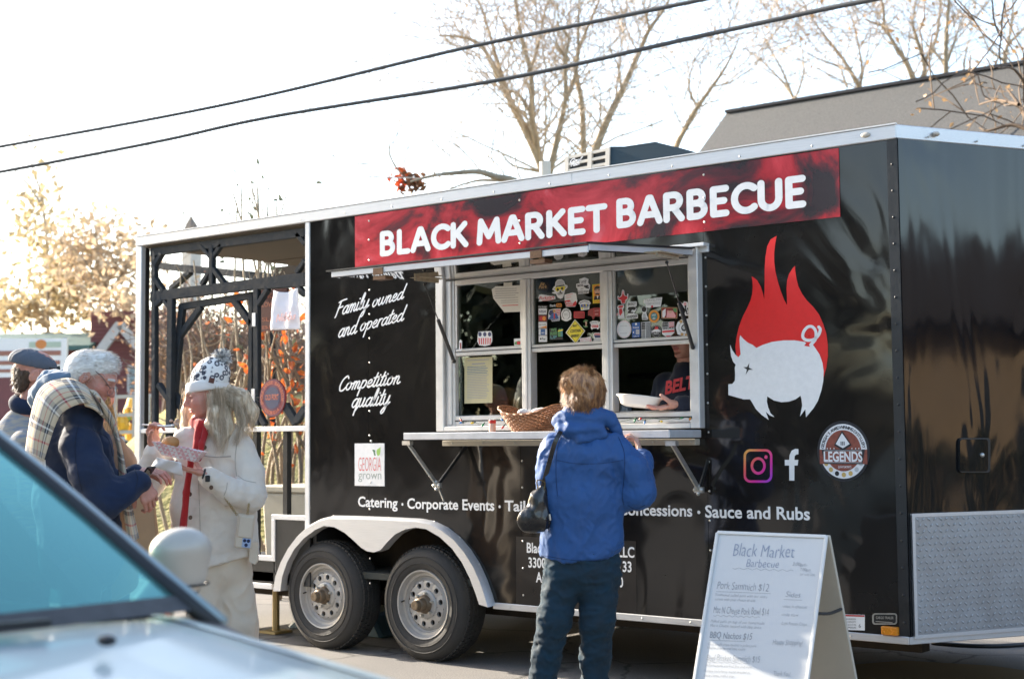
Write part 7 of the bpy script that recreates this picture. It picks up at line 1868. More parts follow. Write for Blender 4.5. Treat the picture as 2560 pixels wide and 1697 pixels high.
def sheet_strip(name, rows, mat, parent, th=.012, sub=6, wob=.006):
    """cloth strip: rows = list of cross lines (list of points); vertex colour holds length / width position"""
    R_ = [catmull(r, 5) for r in rows]; ncol = len(R_[0]); Cc = [catmull([R_[i][c] for i in range(len(rows))], sub) for c in range(ncol)]
    nr = len(Cc[0]); mb = MB(); cols = []; acc = 0
    for i in range(nr):
        if i: acc += (Cc[ncol // 2][i] - Cc[ncol // 2][i - 1]).length
        for c in range(ncol):
            p = Cc[c][i]; w_ = mnoise.noise(p * 9) * wob; mb.v.append(p + FHn * w_ + Zn * w_ * .5); cols.append((acc, c / (ncol - 1), 0))
    for i in range(nr - 1):
        for c in range(ncol - 1): a = i * ncol + c; mb.f.append((a, a + 1, a + ncol + 1, a + ncol)); mb.m.append(0)
    o = mb.build(name, mat, parent, smooth=True, recalc=False, cols=np.array(cols)); md = o.modifiers.new('thickness', 'SOLIDIFY'); md.thickness = th; md.offset = 0; return o
sc1 = sheet_strip('scarf', [
    [B(240, 1022, -.13), B(226, 990, -.17), B(216, 966, -.13)],
    [B(214, 1008, -.19), B(192, 972, -.21), B(176, 948, -.14)],
    [B(182, 1016, -.225), B(152, 977, -.235), B(128, 955, -.15)],
    [B(154, 1034, -.235), B(122, 1000, -.24), B(99, 977, -.15)],
    [B(138, 1064, -.23), B(106, 1042, -.24), B(83, 1024, -.16)],
    [B(124, 1105, -.22), B(93, 1092, -.235), B(72, 1082, -.16)],
    [B(110, 1150, -.21), B(88, 1138, -.225), B(66, 1125, -.16)]], tart, p3)
b = MB()
for k in range(34):
    t = k / 33; p = B(112 - 46 * t, 1149 - 25 * t, -.21 - .02 * math.sin(3.14 * t) + .05 * t); b.tube([p, p + Zn * -.03 + cdir(rng.uniform(-.01, .01), 0, 0), p + Zn * -.065 + cdir(rng.uniform(-.014, .01), 0, 0)], [.003, .0025, .0015], 4, caps=False)
b.build('fringe', cloth('fringe_wool', (.60, .52, .42), .95), sc1)
sheet_strip('scarf', [[B(222, 975, -.15), B(250, 1000, -.17), B(262, 1036, -.09)], [B(242, 985, -.13), B(262, 1015, -.15), B(268, 1050, -.08)], [B(275, 1040, -.06), B(285, 1052, -.08), B(282, 1075, -.04)], [B(292, 1100, -.04), B(300, 1110, -.06), B(296, 1120, -.02)], [B(300, 1190, .0), B(314, 1200, -.02), B(318, 1200, .04)], [B(308, 1260, .0), B(322, 1265, -.02), B(328, 1262, .04)], [B(320, 1345, .0), B(336, 1350, -.02), B(345, 1345, .04)]], tart, p3)
sheet_strip('scarf', [[B(190, 960, -.11), B(202, 988, -.15), B(212, 1014, -.18)], [B(214, 966, -.11), B(226, 994, -.15), B(238, 1024, -.17)], [B(230, 985, -.08), B(246, 1012, -.11), B(258, 1040, -.12)], [B(246, 1004, .02), B(258, 1026, .0), B(270, 1052, -.04)]], tart, p3)
# white short hair, ear kept free
wh = M('white_hair', (.62, .58, .53), .5, var=.12, vs=60, spec=.4, col2=(.78, .75, .70), stretch=(.4, .4, 1))
Uh = cdir(.45, 0, .9).normalized(); Fh = cdir(.86, 0, -.5).normalized(); Sh = Uh.cross(Fh).normalized()
hr = Sdf(.005); c = B(226, 925, 0)
hr.ell(c, (.122, .095, .097), ax=[Fh, Sh, Uh], k=.02); hr.ell(B(200, 945, 0), (.075, .082, .075), ax=[Fh, Sh, Uh], k=.03); hr.ell(B(262, 905, 0), (.062, .07, .05), ax=[Fh, Sh, Uh], k=.03)
hr.ell(B(243, 968, -.10), (.060, .065, .070), ax=[Fh, Sh, Uh], k=.015, sub=True); hr.ell(B(300, 975, 0), (.088, .14, .085), ax=[Fh, Sh, Uh], k=.015, sub=True)
hr.ell(B(218, 992, -.1), (.06, .07, .055), ax=[Fh, Sh, Uh], k=.015, sub=True)
def comb3(p): return Fh * .9 + Uh * .25
hr.ell(B(224, 962, -.10), (.034, .06, .044), ax=[Fh, Sh, Uh], k=.01, sub=True)
hair_obj('hair', hr, wh, p3, 5200, .022, .0008, rng, comb3, .1, nz_=.6, fold=[dict(amp=.002, scale=40, seed=24, stretch=(1, 1, 1))], curl=.12)
gm_ = M('thin_metal_frame', (.12, .10, .09), .3, metal=.8)
b = MB(); b.tube(catmull([B(236, 925, -.085), B(255, 942, -.088), B(272, 965, -.08), B(276, 972, -.075)], 4), .0018, 6); 
cL = B(277, 978, -.045); b.lathe([(.021, -.001), (.0225, 0), (.021, .001), (.0195, 0), (.021, -.001)], cL, cdir(.8, -.35, -.5), 18); cR = B(284, 980, .02); b.lathe([(.021, -.001), (.0225, 0), (.021, .001), (.0195, 0), (.021, -.001)], cR, cdir(.8, -.2, -.5), 18); b.tube([cL + cdir(.01, .02, .01), cR + cdir(.0, -.02, .01)], .0016, 6); b.build('glasses', gm_, p3, smooth=True)
jn = Sdf(.01); jn.sec(B(205, 1370, .05), B(207, 1420, .05), RTn, .16, .15, .16, .15); jn.ch([B(197, 1420, -.03), B(202, 1580, -.08), f1 + Zn * .06], [.11, .085, .07]); jn.ch([B(220, 1420, .12), B(236, 1580, .12), f2 + Zn * .06], [.11, .085, .07]); sdf_obj('trousers', jn, cloth('charcoal_trousers', (.03, .032, .036), .85), p3, fold=[dict(amp=.008, scale=10, seed=25)])
for f in (f1, f2):
    s = Sdf(.008); q = V((f.x, f.y, .04)); fd = cdir(.95, -.1, 0); s.cap(q - fd * .05, q + fd * .16, .045, .038); s.cap(q, q + Zn * .04, .044, .042); s.plane((0, 0, .004), (0, 0, -1)); sdf_obj('shoe', s, satin, p3)
ph = MB(); q = B(358, 1196, -.02); ph.box(q, (.072, .009, .15), Matrix((cdir(.3, .9, 0).normalized(), cdir(.6, -.2, .75).normalized().cross(cdir(.3, .9, 0).normalized()), cdir(.6, -.2, .75).normalized())).transposed()); ph.build('phone', M('black_glass_phone', (.01, .01, .012), .08), loc=q, bevel=.004, props=dict(label='black phone held in both hands of the white haired person', cat='phone'))
# ================================================================ person in the flat cap
d0 = 7.6
base = B(60, 1000); base = V((base.x, base.y, 0)); rng = random.Random(54)
bd = Sdf(.011); bd.sec(B(50, 1400), B(48, 1120), RTn, .15, .12, .16, .12); bd.cap(B(50, 1090), B(82, 985), .07, .058)
f1, f2 = B(35, 1000), B(75, 1000, .1); f1.z = f2.z = .06
bd.ch([B(35, 1400), B(36, 1600), f1], [.085, .06, .04]); bd.ch([B(70, 1400, .06), B(74, 1600, .08), f2], [.085, .06, .04]); bd.ch([B(60, 1110, -.14), B(85, 1240, -.16), B(150, 1240, -.1)], [.05, .045, .03]); bd.ch([B(60, 1110, .15), B(95, 1240, .16), B(155, 1235, .06)], [.05, .045, .03])
hd = head_part(B(92, 937), cdir(.93, .28, -.30), cdir(.2, 0, 1), .235, toneM, old=.5, brow=(.12, .07, .05), jaw=1.04)
hA = hand_part(B(150, 1240, -.1), cdir(.9, .2, .1), cdir(0, 1, 0), 1, tone=toneM); hB = hand_part(B(155, 1235, .06), cdir(.9, -.2, .1), cdir(0, -1, 0), -1, tone=toneM)
p4 = join_person([body_part(bd, toneM), hd, hA, hB], 'person in a blue grey flat cap and patterned jumper at the left edge', base)
sw = Sdf(.009); sw.sec(B(50, 1390), B(48, 1120), RTn, .185, .15, .185, .15, .04); sw.sec(B(48, 1120), B(52, 1062), RTn, .18, .145, .09, .09, .05); sw.ch([B(60, 1112, -.14), B(85, 1240, -.17), B(140, 1240, -.11)], [.08, .075, .055]); sw.ch([B(60, 1112, .15), B(95, 1240, .17), B(145, 1236, .06)], [.08, .075, .055])
swm = M('fair_isle_knit', (.42, .36, .28), .95, var=.15, vs=60, col2=(.20, .22, .26), bump=.6, bs=200, bdist=.004, stretch=(.25, .25, 1.1))
sdf_obj('jumper', sw, swm, p4, fold=[dict(amp=.010, scale=9, seed=31, amp2=.002)])
cl = Sdf(.006); cl.ell(B(64, 1014, 0), (.086, .085, .060), ax=[cdir(.9, 0, -.35), FHn, cdir(.35, 0, .9)], k=.02); cl.ell(B(76, 985, 0), (.066, .07, .05), ax=[RTn, FHn, Zn], k=.01, sub=True); sdf_obj('collar', cl, nav, p4)
hr = Sdf(.005); hr.ell(B(78, 928, 0), (.094, .082, .085), ax=[RTn, FHn, Zn], k=.02); hr.ell(B(62, 958, 0), (.055, .068, .055), ax=[RTn, FHn, Zn], k=.03); hr.ell(B(157, 956, 0), (.085, .14, .105), ax=[RTn, FHn, Zn], k=.015, sub=True); hr.ell(B(114, 954, -.08), (.042, .08, .06), ax=[RTn, FHn, Zn], k=.015, sub=True)
hair_obj('hair', hr, M('dark_brown_hair', (.055, .028, .014), .45, var=.3, vs=50, spec=.6), p4, 1300, .025, .0013, rng, lambda p: cdir(-.5, 0, -.8), .3, fold=[dict(amp=.004, scale=40, seed=32)], curl=.2)
cpm = cloth('blue_grey_cap', (.075, .088, .112), .85, bump=.4, bs=300, sheen=.05)
cp_ = Sdf(.005); Uc = cdir(.18, 0, 1).normalized(); Fc_ = cdir(1, .25, -.2).normalized(); Sc = Uc.cross(Fc_).normalized(); Fc_ = Sc.cross(Uc)
cp_.ell(B(84, 910, 0), (.120, .096, .064), ax=[Fc_, Sc, Uc], k=.02); cp_.ell(B(70, 898, 0), (.085, .085, .055), ax=[Fc_, Sc, Uc], k=.03); cp_.plane(B(84, 917, 0), cdir(-.24, 0, -1).normalized())
co_ = sdf_obj('flat_cap', cp_, cpm, p4, fold=[dict(amp=.003, scale=30, seed=33)])
br = Sdf(.004); br.ell(B(129, 927, .02), (.062, .080, .012), ax=[cdir(.88, .25, -.42), Sc, cdir(.42, 0, .88)], k=.01); sdf_obj('cap_brim', br, cpm, co_)
b = MB(); b.tube([B(122, 918, -.085), B(145, 921, -.06), B(151, 925, 0)], .004, 6); b.tube([B(146, 915, -.05), B(149, 938, -.05)], .008, 6); b.build('sunglasses', satin, co_)
jn = Sdf(.011); jn.ch([B(38, 1400), B(38, 1600), f1 + Zn * .06], [.12, .09, .075]); jn.ch([B(70, 1400, .06), B(74, 1600, .08), f2 + Zn * .06], [.12, .09, .075]); sdf_obj('trousers', jn, denim, p4)
for f in (f1, f2):
    s = Sdf(.009); q = V((f.x, f.y, .04)); fd = cdir(.95, .2, 0); s.cap(q - fd * .05, q + fd * .16, .045, .038); s.cap(q, q + Zn * .04, .044, .042); s.plane((0, 0, .004), (0, 0, -1)); sdf_obj('shoe', s, satin, p4)
# ================================================================ person in the tan coat, mostly hidden
d0 = 8.0
base = B(262, 1000); base = V((base.x, base.y, 0)); rng = random.Random(55)
bd = Sdf(.011); bd.sec(B(265, 1400), B(258, 1150), RTn, .13, .1, .14, .1); bd.cap(B(255, 1100), B(244, 1030), .055, .05)
f1, f2 = B(250, 1000), B(280, 1000, .1); f1.z = f2.z = .06
bd.ch([B(252, 1400), B(252, 1600), f1], [.08, .055, .04]); bd.ch([B(282, 1400, .06), B(282, 1600, .08), f2], [.08, .055, .04]); bd.ch([B(290, 1130, -.05), B(322, 1225, -.05), B(350, 1238, -.12)], [.045, .04, .028]); bd.ch([B(225, 1130, .05), B(215, 1230, .05), B(235, 1300, 0)], [.045, .04, .028])
hd = head_part(B(243, 985), cdir(.75, -.5, -.2), (0, 0, 1), .22, toneW, old=.2)
hA = hand_part(B(350, 1238, -.12), cdir(.3, -.1, -.9), cdir(-1, 0, 0), 1, ((.8, 1.0, .7),) * 4, tone=toneW); hB = hand_part(B(235, 1300, 0), cdir(.1, 0, -1), cdir(1, 0, 0), -1, tone=toneW)
p5 = join_person([body_part(bd, toneW), hd, hA, hB], 'blonde person in a tan coat half hidden behind the white haired person', base)
ct = Sdf(.009); ct.sec(B(262, 1440), B(260, 1160), RTn, .19, .14, .165, .125, .04); ct.sec(B(260, 1160), B(252, 1085), RTn, .165, .12, .08, .08, .05); ct.ch([B(285, 1120, -.04), B(318, 1200, -.05), B(330, 1228, -.06), B(346, 1234, -.11)], [.07, .07, .066, .05]); ct.ch([B(225, 1125, .05), B(213, 1230, .05), B(232, 1290, 0)], [.07, .065, .05])
sdf_obj('coat', ct, cloth('tan_coat', (.17, .11, .07), .9, bump=.4), p5, fold=[dict(amp=.01, scale=9, seed=35, amp2=.002)])
mb = MB()
lock([B(246, 950, -.06), B(262, 985, -.11), B(266, 1030, -.1), B(275, 1075, -.12)], 120, .018); lock([B(236, 940, -.08), B(230, 990, -.1), B(235, 1040, -.12), B(245, 1090, -.12)], 120, .02); lock([B(260, 960, .0), B(275, 1010, .0), B(285, 1060, .0), B(292, 1090, .0)], 90, .014)
hr = Sdf(.006); hr.ell(B(238, 965, .02), (.09, .095, .09), ax=[RTn, FHn, Zn]); Vt, Fc = hr.mesh(); mb.add(Vt.tolist(), [tuple(q) for q in Fc.tolist()]); mb.build('hair', M('golden_blonde_hair', (.52, .34, .15), .4, var=.25, vs=40), p5, smooth=True, recalc=False)
jn = Sdf(.011); jn.ch([B(252, 1400), B(252, 1600), f1 + Zn * .05], [.1, .08, .07]); jn.ch([B(282, 1400, .06), B(282, 1600, .08), f2 + Zn * .05], [.1, .08, .07]); sdf_obj('trousers', jn, denim, p5)
for f in (f1, f2):
    s = Sdf(.009); q = V((f.x, f.y, .04)); fd = cdir(.8, -.4, 0); s.cap(q - fd * .05, q + fd * .14, .042, .036); s.cap(q, q + Zn * .04, .04, .038); s.plane((0, 0, .004), (0, 0, -1)); sdf_obj('shoe', s, satin, p5)
# brown paper bag
d0 = 7.75
kraft = M('kraft_paper', (.42, .27, .15), .85, var=.08, vs=9, bump=.2, bs=12, bdist=.01)
bgc = B(350, 1320); kb = empty('paper_bag', B(350, 1395), 'brown paper carrier bag held between the navy jacket and the cream coat', 'paper bag')
b = MB(); f4 = [B(322, 1238, -.05), B(378, 1236, -.05), B(396, 1400, -.05), B(312, 1400, -.05)]; k4 = [B(328, 1236, .09), B(385, 1234, .09), B(404, 1396, .09), B(318, 1396, .09)]
b.add(f4 + k4, [(0, 1, 2, 3), (5, 4, 7, 6), (1, 5, 6, 2), (4, 0, 3, 7), (3, 2, 6, 7)]); b.build('sack', kraft, kb)
b = MB(); b.tube(catmull([B(338, 1240, -.05), B(345, 1222, -.05), B(358, 1222, -.05), B(364, 1239, -.05)], 4), .003, 6); b.build('bag_handle', kraft, kb)
# ================================================================ vendor at the window and a second worker
base = V((-1.1, .45, .5)); rng = random.Random(56)
def Yv(u, v, y): return PY(u, v, y)
toneV = np.array((.54, .28, .21))
bd = Sdf(.011); bd.sec(V((-1.10, .36, 1.0)), V((-1.12, .34, 1.6)), (1, 0, 0), .16, .12, .18, .12); bd.cap(Yv(1722, 935, .36), Yv(1718, 880, .32), .062, .058)
bd.ch([V((-1.12, .36, 1.0)), V((-1.12, .40, .95)), V((-1.2, .44, .55))], [.1, .09, .05]); bd.ch([V((-1.02, .36, 1.0)), V((-1.0, .42, .9)), V((-1.0, .44, .55))], [.1, .09, .05])
wr = Yv(1692, 1012, .02)
bd.ch([Yv(1760, 960, .32), Yv(1775, 1040, .2), wr], [.05, .045, .03]); bd.ch([Yv(1670, 960, .36), Yv(1640, 1080, .32), Yv(1640, 1100, .2)], [.05, .045, .03])
hd = head_part(Yv(1720, 838, .30), (-.35, -.93, -.12), (0, 0, 1), .235, toneV, old=.2, lips=(.42, .14, .12))
hA = hand_part(wr, (Yv(1648, 1020, -.06) - wr), (.1, .2, 1), 1, ((.1, .3, .2), (.15, .3, .2), (.2, .35, .2), (.25, .35, .2)), (.5, .6, .6), tone=toneV, size=.19)
hB = hand_part(Yv(1640, 1100, .2), (-.4, -.6, -.2), (0, 0, -1), -1, tone=toneV)
p6 = join_person([body_part(bd, toneV), hd, hA, hB], 'person inside the trailer in a navy sweatshirt with red letters handing out a plate', base)
swn = cloth('navy_sweatshirt', (.008, .012, .028), .9, bump=.3)
sw = Sdf(.009); sw.sec(Yv(1730, 1130, .36), Yv(1728, 1010, .34), (1, 0, 0), .21, .14, .21, .14); sw.sec(Yv(1728, 1010, .34), Yv(1724, 935, .34), (1, 0, 0), .20, .13, .10, .09, .06); sw.ch([Yv(1775, 965, .30), Yv(1790, 1035, .20), Yv(1745, 1022, .10), Yv(1706, 1012, .04)], [.085, .08, .066, .052], .03); sw.ch([Yv(1668, 965, .36), Yv(1640, 1060, .33), Yv(1642, 1090, .24)], [.08, .075, .055], .03)
so6 = sdf_obj('sweatshirt', sw, swn, p6, fold=[dict(amp=.010, scale=9, seed=41, amp2=.002)])
b = MB(); put_px(b, 'BELT', (1662, 985), (1738, 968), 30, .192, .04, .15); b.build('chest_lettering', flat('sticker_red', (.6, .03, .04)), p6)
hr = Sdf(.006); hr.ell(Yv(1720, 800, .34), (.085, .095, .075)); sdf_obj('hair', hr, M('dark_brown_hair', (.055, .028, .014), .45), p6)
ap_ = Sdf(.011); ap_.ch([V((-1.1, .38, 1.02)), V((-1.14, .40, .95)), V((-1.2, .44, .56))], [.14, .12, .08]); ap_.ch([V((-1.03, .38, 1.0)), V((-1.0, .42, .9)), V((-1.0, .44, .56))], [.13, .12, .08]); sdf_obj('trousers', ap_, denim, p6)
# plate
pcn = Yv(1598, 1010, -.10); pl = MB(); axp = V((.07, .10, 1)).normalized()
pl.lathe([(.001, -.008), (.08, -.008), (.096, .004), (.110, .034), (.126, .040), (.127, .037), (.112, .028), (.099, -.004), (.08, -.015), (.001, -.015)], pcn, axp, 40)
pl.build('plate', M('white_foam_plate', (.76, .72, .66), .6, var=.05), loc=pcn, smooth=True, props=dict(label='white foam plate held out through the serving window', cat='plate'))
s = Sdf(.006)
base7 = V((-1.75, 1.0, .5)); bd = Sdf(.012); bd.sec(V((-1.75, 1.0, 1.0)), V((-1.75, 1.0, 1.45)), (1, 0, 0), .16, .11, .18, .11); bd.cap((-1.75, 1, 1.5), (-1.75, .98, 1.65), .06, .055); bd.ch([(-1.85, 1, 1.0), (-1.85, 1, .55)], [.09, .06]); bd.ch([(-1.68, 1, 1.0), (-1.68, 1, .55)], [.09, .06]); bd.ch([(-1.57, 1, 1.42), (-1.52, .95, 1.15), (-1.55, .75, 1.1)], [.05, .045, .03]); bd.ch([(-1.93, 1, 1.42), (-1.98, .95, 1.15), (-1.9, .75, 1.1)], [.05, .045, .03])
hd = head_part((-1.75, .97, 1.76), (.3, -.9, -.2), (0, 0, 1), .235, toneV, old=.2); hA = hand_part((-1.55, .75, 1.1), (0, -1, 0), (0, 0, -1), 1, tone=toneV); hB = hand_part((-1.9, .75, 1.1), (0, -1, 0), (0, 0, -1), -1, tone=toneV)
p7 = join_person([body_part(bd, toneV), hd, hA, hB], 'dim person in a brown shirt standing deeper inside the kitchen', base7)
sw = Sdf(.011); sw.sec((-1.75, 1, .95), (-1.75, 1, 1.4), (1, 0, 0), .2, .14, .19, .13); sw.sec((-1.75, 1, 1.4), (-1.75, 1, 1.52), (1, 0, 0), .19, .12, .09, .08); sw.ch([(-1.57, 1, 1.42), (-1.52, .95, 1.15), (-1.55, .78, 1.1)], [.07, .065, .05]); sw.ch([(-1.93, 1, 1.42), (-1.98, .95, 1.15), (-1.9, .78, 1.1)], [.07, .065, .05]); sdf_obj('shirt', sw, cloth('brown_shirt', (.28, .10, .03), .9), p7)
hr = Sdf(.007); hr.ell((-1.75, 1.0, 1.80), (.09, .1, .085)); sdf_obj('hair', hr, M('dark_brown_hair', (.055, .028, .014), .45), p7)
tr = Sdf(.012); tr.ch([(-1.84, 1, 1.0), (-1.85, 1, .56)], [.12, .09]); tr.ch([(-1.67, 1, 1.0), (-1.68, 1, .56)], [.12, .09]); sdf_obj('trousers', tr, denim, p7)
# ================================================================ the parked car in the foreground
YC, HW = -5.70, .93
paint = M('pale_blue_metallic', (.25, .32, .33), .38, metal=.15, var=.05, vs=4, coat=.3, rvar=.1)
blk = M('black_rubber_trim', (.012, .013, .014), .5, var=.3, vs=30)
cglass = facing_glass('tinted_car_glass', (.12, .36, .37), (.45, 1.0, .95), 0.0, 2.5)
_nt = cglass.node_tree; _d = _n(_nt, 'ShaderNodeBsdfDiffuse'); _d.inputs[0].default_value = (.24, .55, .52, 1); _m = _n(_nt, 'ShaderNodeMixShader'); _m.inputs[0].default_value = .22
_o = _nt.nodes['Material Output']; _s = _o.inputs[0].links[0].from_socket; _nt.links.new(_s, _m.inputs[1]); _nt.links.new(_d.outputs[0], _m.inputs[2]); _nt.links.new(_m.outputs[0], _o.inputs[0])      # teal diffuse mixed in to imitate the hazy sky reflection
car = empty('parked_car', (-.4, YC, 0), 'pale blue parked car whose bonnet and teal windscreen fill the lower left', 'car')
def loft(mb, secs, close=False):
    n = len(secs[0]); k0 = len(mb.v)
    for s_ in secs: mb.v.extend([tuple(p) for p in s_])
    for i in range(len(secs) - 1):
        for j in range(n - 1): a = k0 + i * n + j; mb.f.append((a, a + 1, a + n + 1, a + n)); mb.m.append(0)
# bonnet and wings: cross sections along x
def z0(x): return 1.026 - .115 * max(0, (x - .75)) - .10 * max(0, (x - 1.35)) ** 1.6
def sec_full(x, ts):
    out = []
    for t in ts:
        a = abs(t); z = z0(x) + .030 * (1 - (a / .84) ** 2) if a < .84 else z0(x) - (.0 if a < .86 else 1.0) * (max(0, a - .86) / .14) ** 2 * .16
        hw = HW - .06 * max(0, (x - 1.3) / .7) ** 2
        out.append(V((x, YC + t * hw, z)))
    return out
xs = [.78, .9, 1.02, 1.15, 1.3, 1.45, 1.6, 1.72, 1.82, 1.88]
th = [-.835 + 1.67 * i / 24 for i in range(25)]
b = MB(); secs = []
for i, x in enumerate(xs):
    r = sec_full(x, th)
    if i == 0: r = [V((p.x + .10 * (1 - abs(t / .84) ** 2) - .02, p.y, p.z)) for p, t in zip(r, th)]
    secs.append(r)
loft(b, secs); hood = b.build('bonnet', paint, car, smooth=True)
m_ = hood.modifiers.new('thickness', 'SOLIDIFY'); m_.thickness = .012; m_.offset = -1
for sgn in (1, -1):
    b = MB(); tw_ = [.846 + .154 * i / 10 for i in range(11)]; secs = []
    for x in [.45, .6] + xs + [1.95]:
        r = sec_full(min(x, 1.88), [sgn * t for t in tw_]); r = [V((x, p.y, p.z)) for p in r]; q = r[-1]
        wl = 0
        zb2 = .28
        if abs(x - 1.18) < .36: zb2 = .335 + math.sqrt(max(0, .36 ** 2 - (x - 1.18) ** 2))
        r += [V((x, q.y, max(zb2, q.z - .1))), V((x, q.y - sgn * .01, zb2))]
        secs.append(r)
    loft(b, secs); b.build('wing', paint, car, smooth=True)
# front end
b = MB(); r = sec_full(1.88, [-1 + 2 * i / 24 for i in range(25)]); f = [V((1.95 + .05 * (1 - (abs(p.y - YC) / HW) ** 2), p.y, p.z - .05)) for p in r]
loft(b, [r, f, [V((p.x + .06, p.y, .55)) for p in f], [V((p.x + .02, p.y, .28)) for p in f]]); b.build('front_bumper', paint, car, smooth=True)
b = MB(); b.bx((2.03, YC - .42, .58), (2.07, YC + .42, .76)); b.build('grille', blk, car)
for sgn in (1, -1): b = MB(); b.sphere((1.98, YC + sgn * .68, .72), .1, 14, sc=(.6, 1.5, .8)); b.build('headlight', M('clear_lens', (.5, .5, .5), .1), car, smooth=True)
# scuttle, windscreen, pillars, roof
def wb(t): return V((.745 + .13 * (1 - t * t), YC + t * .875, 1.028 + .02 * (1 - t * t)))      # foot of the screen
def wt(t): return V((.06 + .10 * (1 - t * t), YC + t * .70, 1.470 + .035 * (1 - t * t)))       # head of the screen
b = MB(); secs = []
for k in range(7):
    secs.append([wb(-1 + 2 * i / 20).lerp(wt(-1 + 2 * i / 20), k / 6) + V((0, 0, .012 * math.sin(math.pi * k / 6))) for i in range(21)])
loft(b, secs); b.build('windscreen', cglass, car, smooth=True)
b = MB(); secs = [[wb(-1 + 2 * i / 20) + V((-.03, 0, -.012)) for i in range(21)], [wb(-1 + 2 * i / 20) + V((.05, 0, -.018)) for i in range(21)], [wb(-1 + 2 * i / 20) + V((.14, 0, -.04)) for i in range(21)]]
loft(b, secs); b.build('scuttle', blk, car, smooth=True)
b = MB(); secs = [[wb(-1 + 2 * i / 20).lerp(wt(-1 + 2 * i / 20), f_) + V((.004, 0, .006)) for i in range(21)] for f_ in (-.01, .045)]
loft(b, secs); b.build('screen_band', blk, car, smooth=True)
for sgn in (1, -1):
    P = [wb(sgn * .99).lerp(wt(sgn * .99), k / 8) + V((-.012, sgn * .012, .012 * math.sin(math.pi * k / 8))) for k in range(9)]
    P[0] = P[0] + V((.05, sgn * .012, -.03))
    b = MB(); b.tube(P, [.020, .017, .016, .016, .016, .016, .017, .018, .018], 10); pl_ = b.build('windscreen_pillar', paint, car, smooth=True)
    b = MB(); b.tube([p + V((.014, -sgn * .020, .000)) for p in P], .015, 8); b.build('pillar_seal', blk, pl_, smooth=True)
def rf_(x, t):
    k = min(1, max(0, (x + 2.1) / .5)); return V((x, YC + t * .70, 1.470 + .035 * (1 - t * t) + .03 * math.sin(math.pi * (x + 2.1) / 2.2)))
b = MB(); secs = [[rf_(.06 - 2.1 * k / 10, -1 + 2 * i / 14) + V((.10 * (1 - (-1 + 2 * i / 14) ** 2) if k == 0 else 0, 0, 0)) for i in range(15)] for k in range(11)]
loft(b, secs); ro = b.build('roof', paint, car, smooth=True); m_ = ro.modifiers.new('thickness', 'SOLIDIFY'); m_.thickness = .03
b = MB(); secs = [[V((-2.04, YC + t * .7, 1.47)) for t in (-1, 0, 1)], [V((-2.55, YC + t * .84, 1.02)) for t in (-1, 0, 1)]]; loft(b, secs); b.build('rear_screen', cglass, car)
b = MB(); secs = [[V((-2.55, YC + t * .88, 1.02)) for t in (-1, -.5, 0, .5, 1)], [V((-2.95, YC + t * .88, .98)) for t in (-1, -.5, 0, .5, 1)], [V((-3.02, YC + t * .86, .6)) for t in (-1, -.5, 0, .5, 1)], [V((-2.95, YC + t * .84, .28)) for t in (-1, -.5, 0, .5, 1)]]; loft(b, secs); b.build('boot', paint, car, smooth=True)
for sgn in (1, -1):
    yb = YC + sgn * .925
    for x0_, x1_ in ((-.52, .44), (-1.5, -.53)):
        b = MB(); secs = []
        for x in (x0_ + .004, x1_ - .004): secs.append([V((x, YC + sgn * .90, 1.0)), V((x, yb, .86)), V((x, yb + sgn * .01, .6)), V((x, yb - sgn * .03, .3))])
        loft(b, secs); dr_ = b.build('door', paint, car, smooth=True)
        b = MB(); b.bx((x0_ + .12, yb, .84), (x0_ + .3, yb + sgn * .035, .87)); b.build('door_handle', paint, dr_, bevel=.008)
        xa = max(x0_, -1.45); b = MB(); b.add([V((x0_ + .02, YC + sgn * .895, 1.005)), V((min(x1_ - .02, .40), YC + sgn * .895, 1.005)), V((min(x1_ - .02, -.02), YC + sgn * .715, 1.45)), V((x0_ + .02, YC + sgn * .715, 1.46))], [(0, 1, 2, 3)]); b.build('side_window', cglass, dr_)
    b = MB(); secs = []
    for x in (-2.95, -2.6, -2.45, -2.3, -2.15, -2.0, -1.85, -1.7, -1.51):
        zb2 = .3
        if abs(x + 2.1) < .38: zb2 = .335 + math.sqrt(.38 ** 2 - (x + 2.1) ** 2)
        secs.append([V((x, YC + sgn * .88, 1.0)), V((x, yb, .86)), V((x, yb, max(.6, zb2))), V((x, yb - sgn * .02, zb2))])
    loft(b, secs); b.build('rear_wing', paint, car, smooth=True)
    b = MB(); b.bar((-.53, YC + sgn * .9, 1.0), (-.56, YC + sgn * .715, 1.46), .05, .03, (1, 0, 0)); b.build('door_pillar', blk, car)
    b = MB(); b.add([V((-1.52, YC + sgn * .89, 1.0)), V((-2.5, YC + sgn * .87, 1.0)), V((-2.05, YC + sgn * .71, 1.46)), V((-1.55, YC + sgn * .715, 1.46))], [(0, 1, 2, 3)]); b.build('rear_pillar', paint, car)
    for xw in (1.18, -2.1):
        c = V((xw, YC + sgn * .83, .325)); wl_ = empty('wheel', c - rootloc(car)); wl_.parent = car
        b = MB(); b.lathe([(.2, sgn * .08), (.29, sgn * .085), (.32, sgn * .05), (.325, 0), (.32, -sgn * .07), (.2, -sgn * .1)], c, (0, 1, 0), 36); b.build('tyre', rubber, wl_, smooth=True)
        b = MB(); b.lathe([(.2, sgn * .08), (.185, sgn * .06), (.1, sgn * .04), (.04, sgn * .055), (.001, sgn * .06)], c, (0, 1, 0), 30)
        b.build('rim', wheelp, wl_, auto=40)
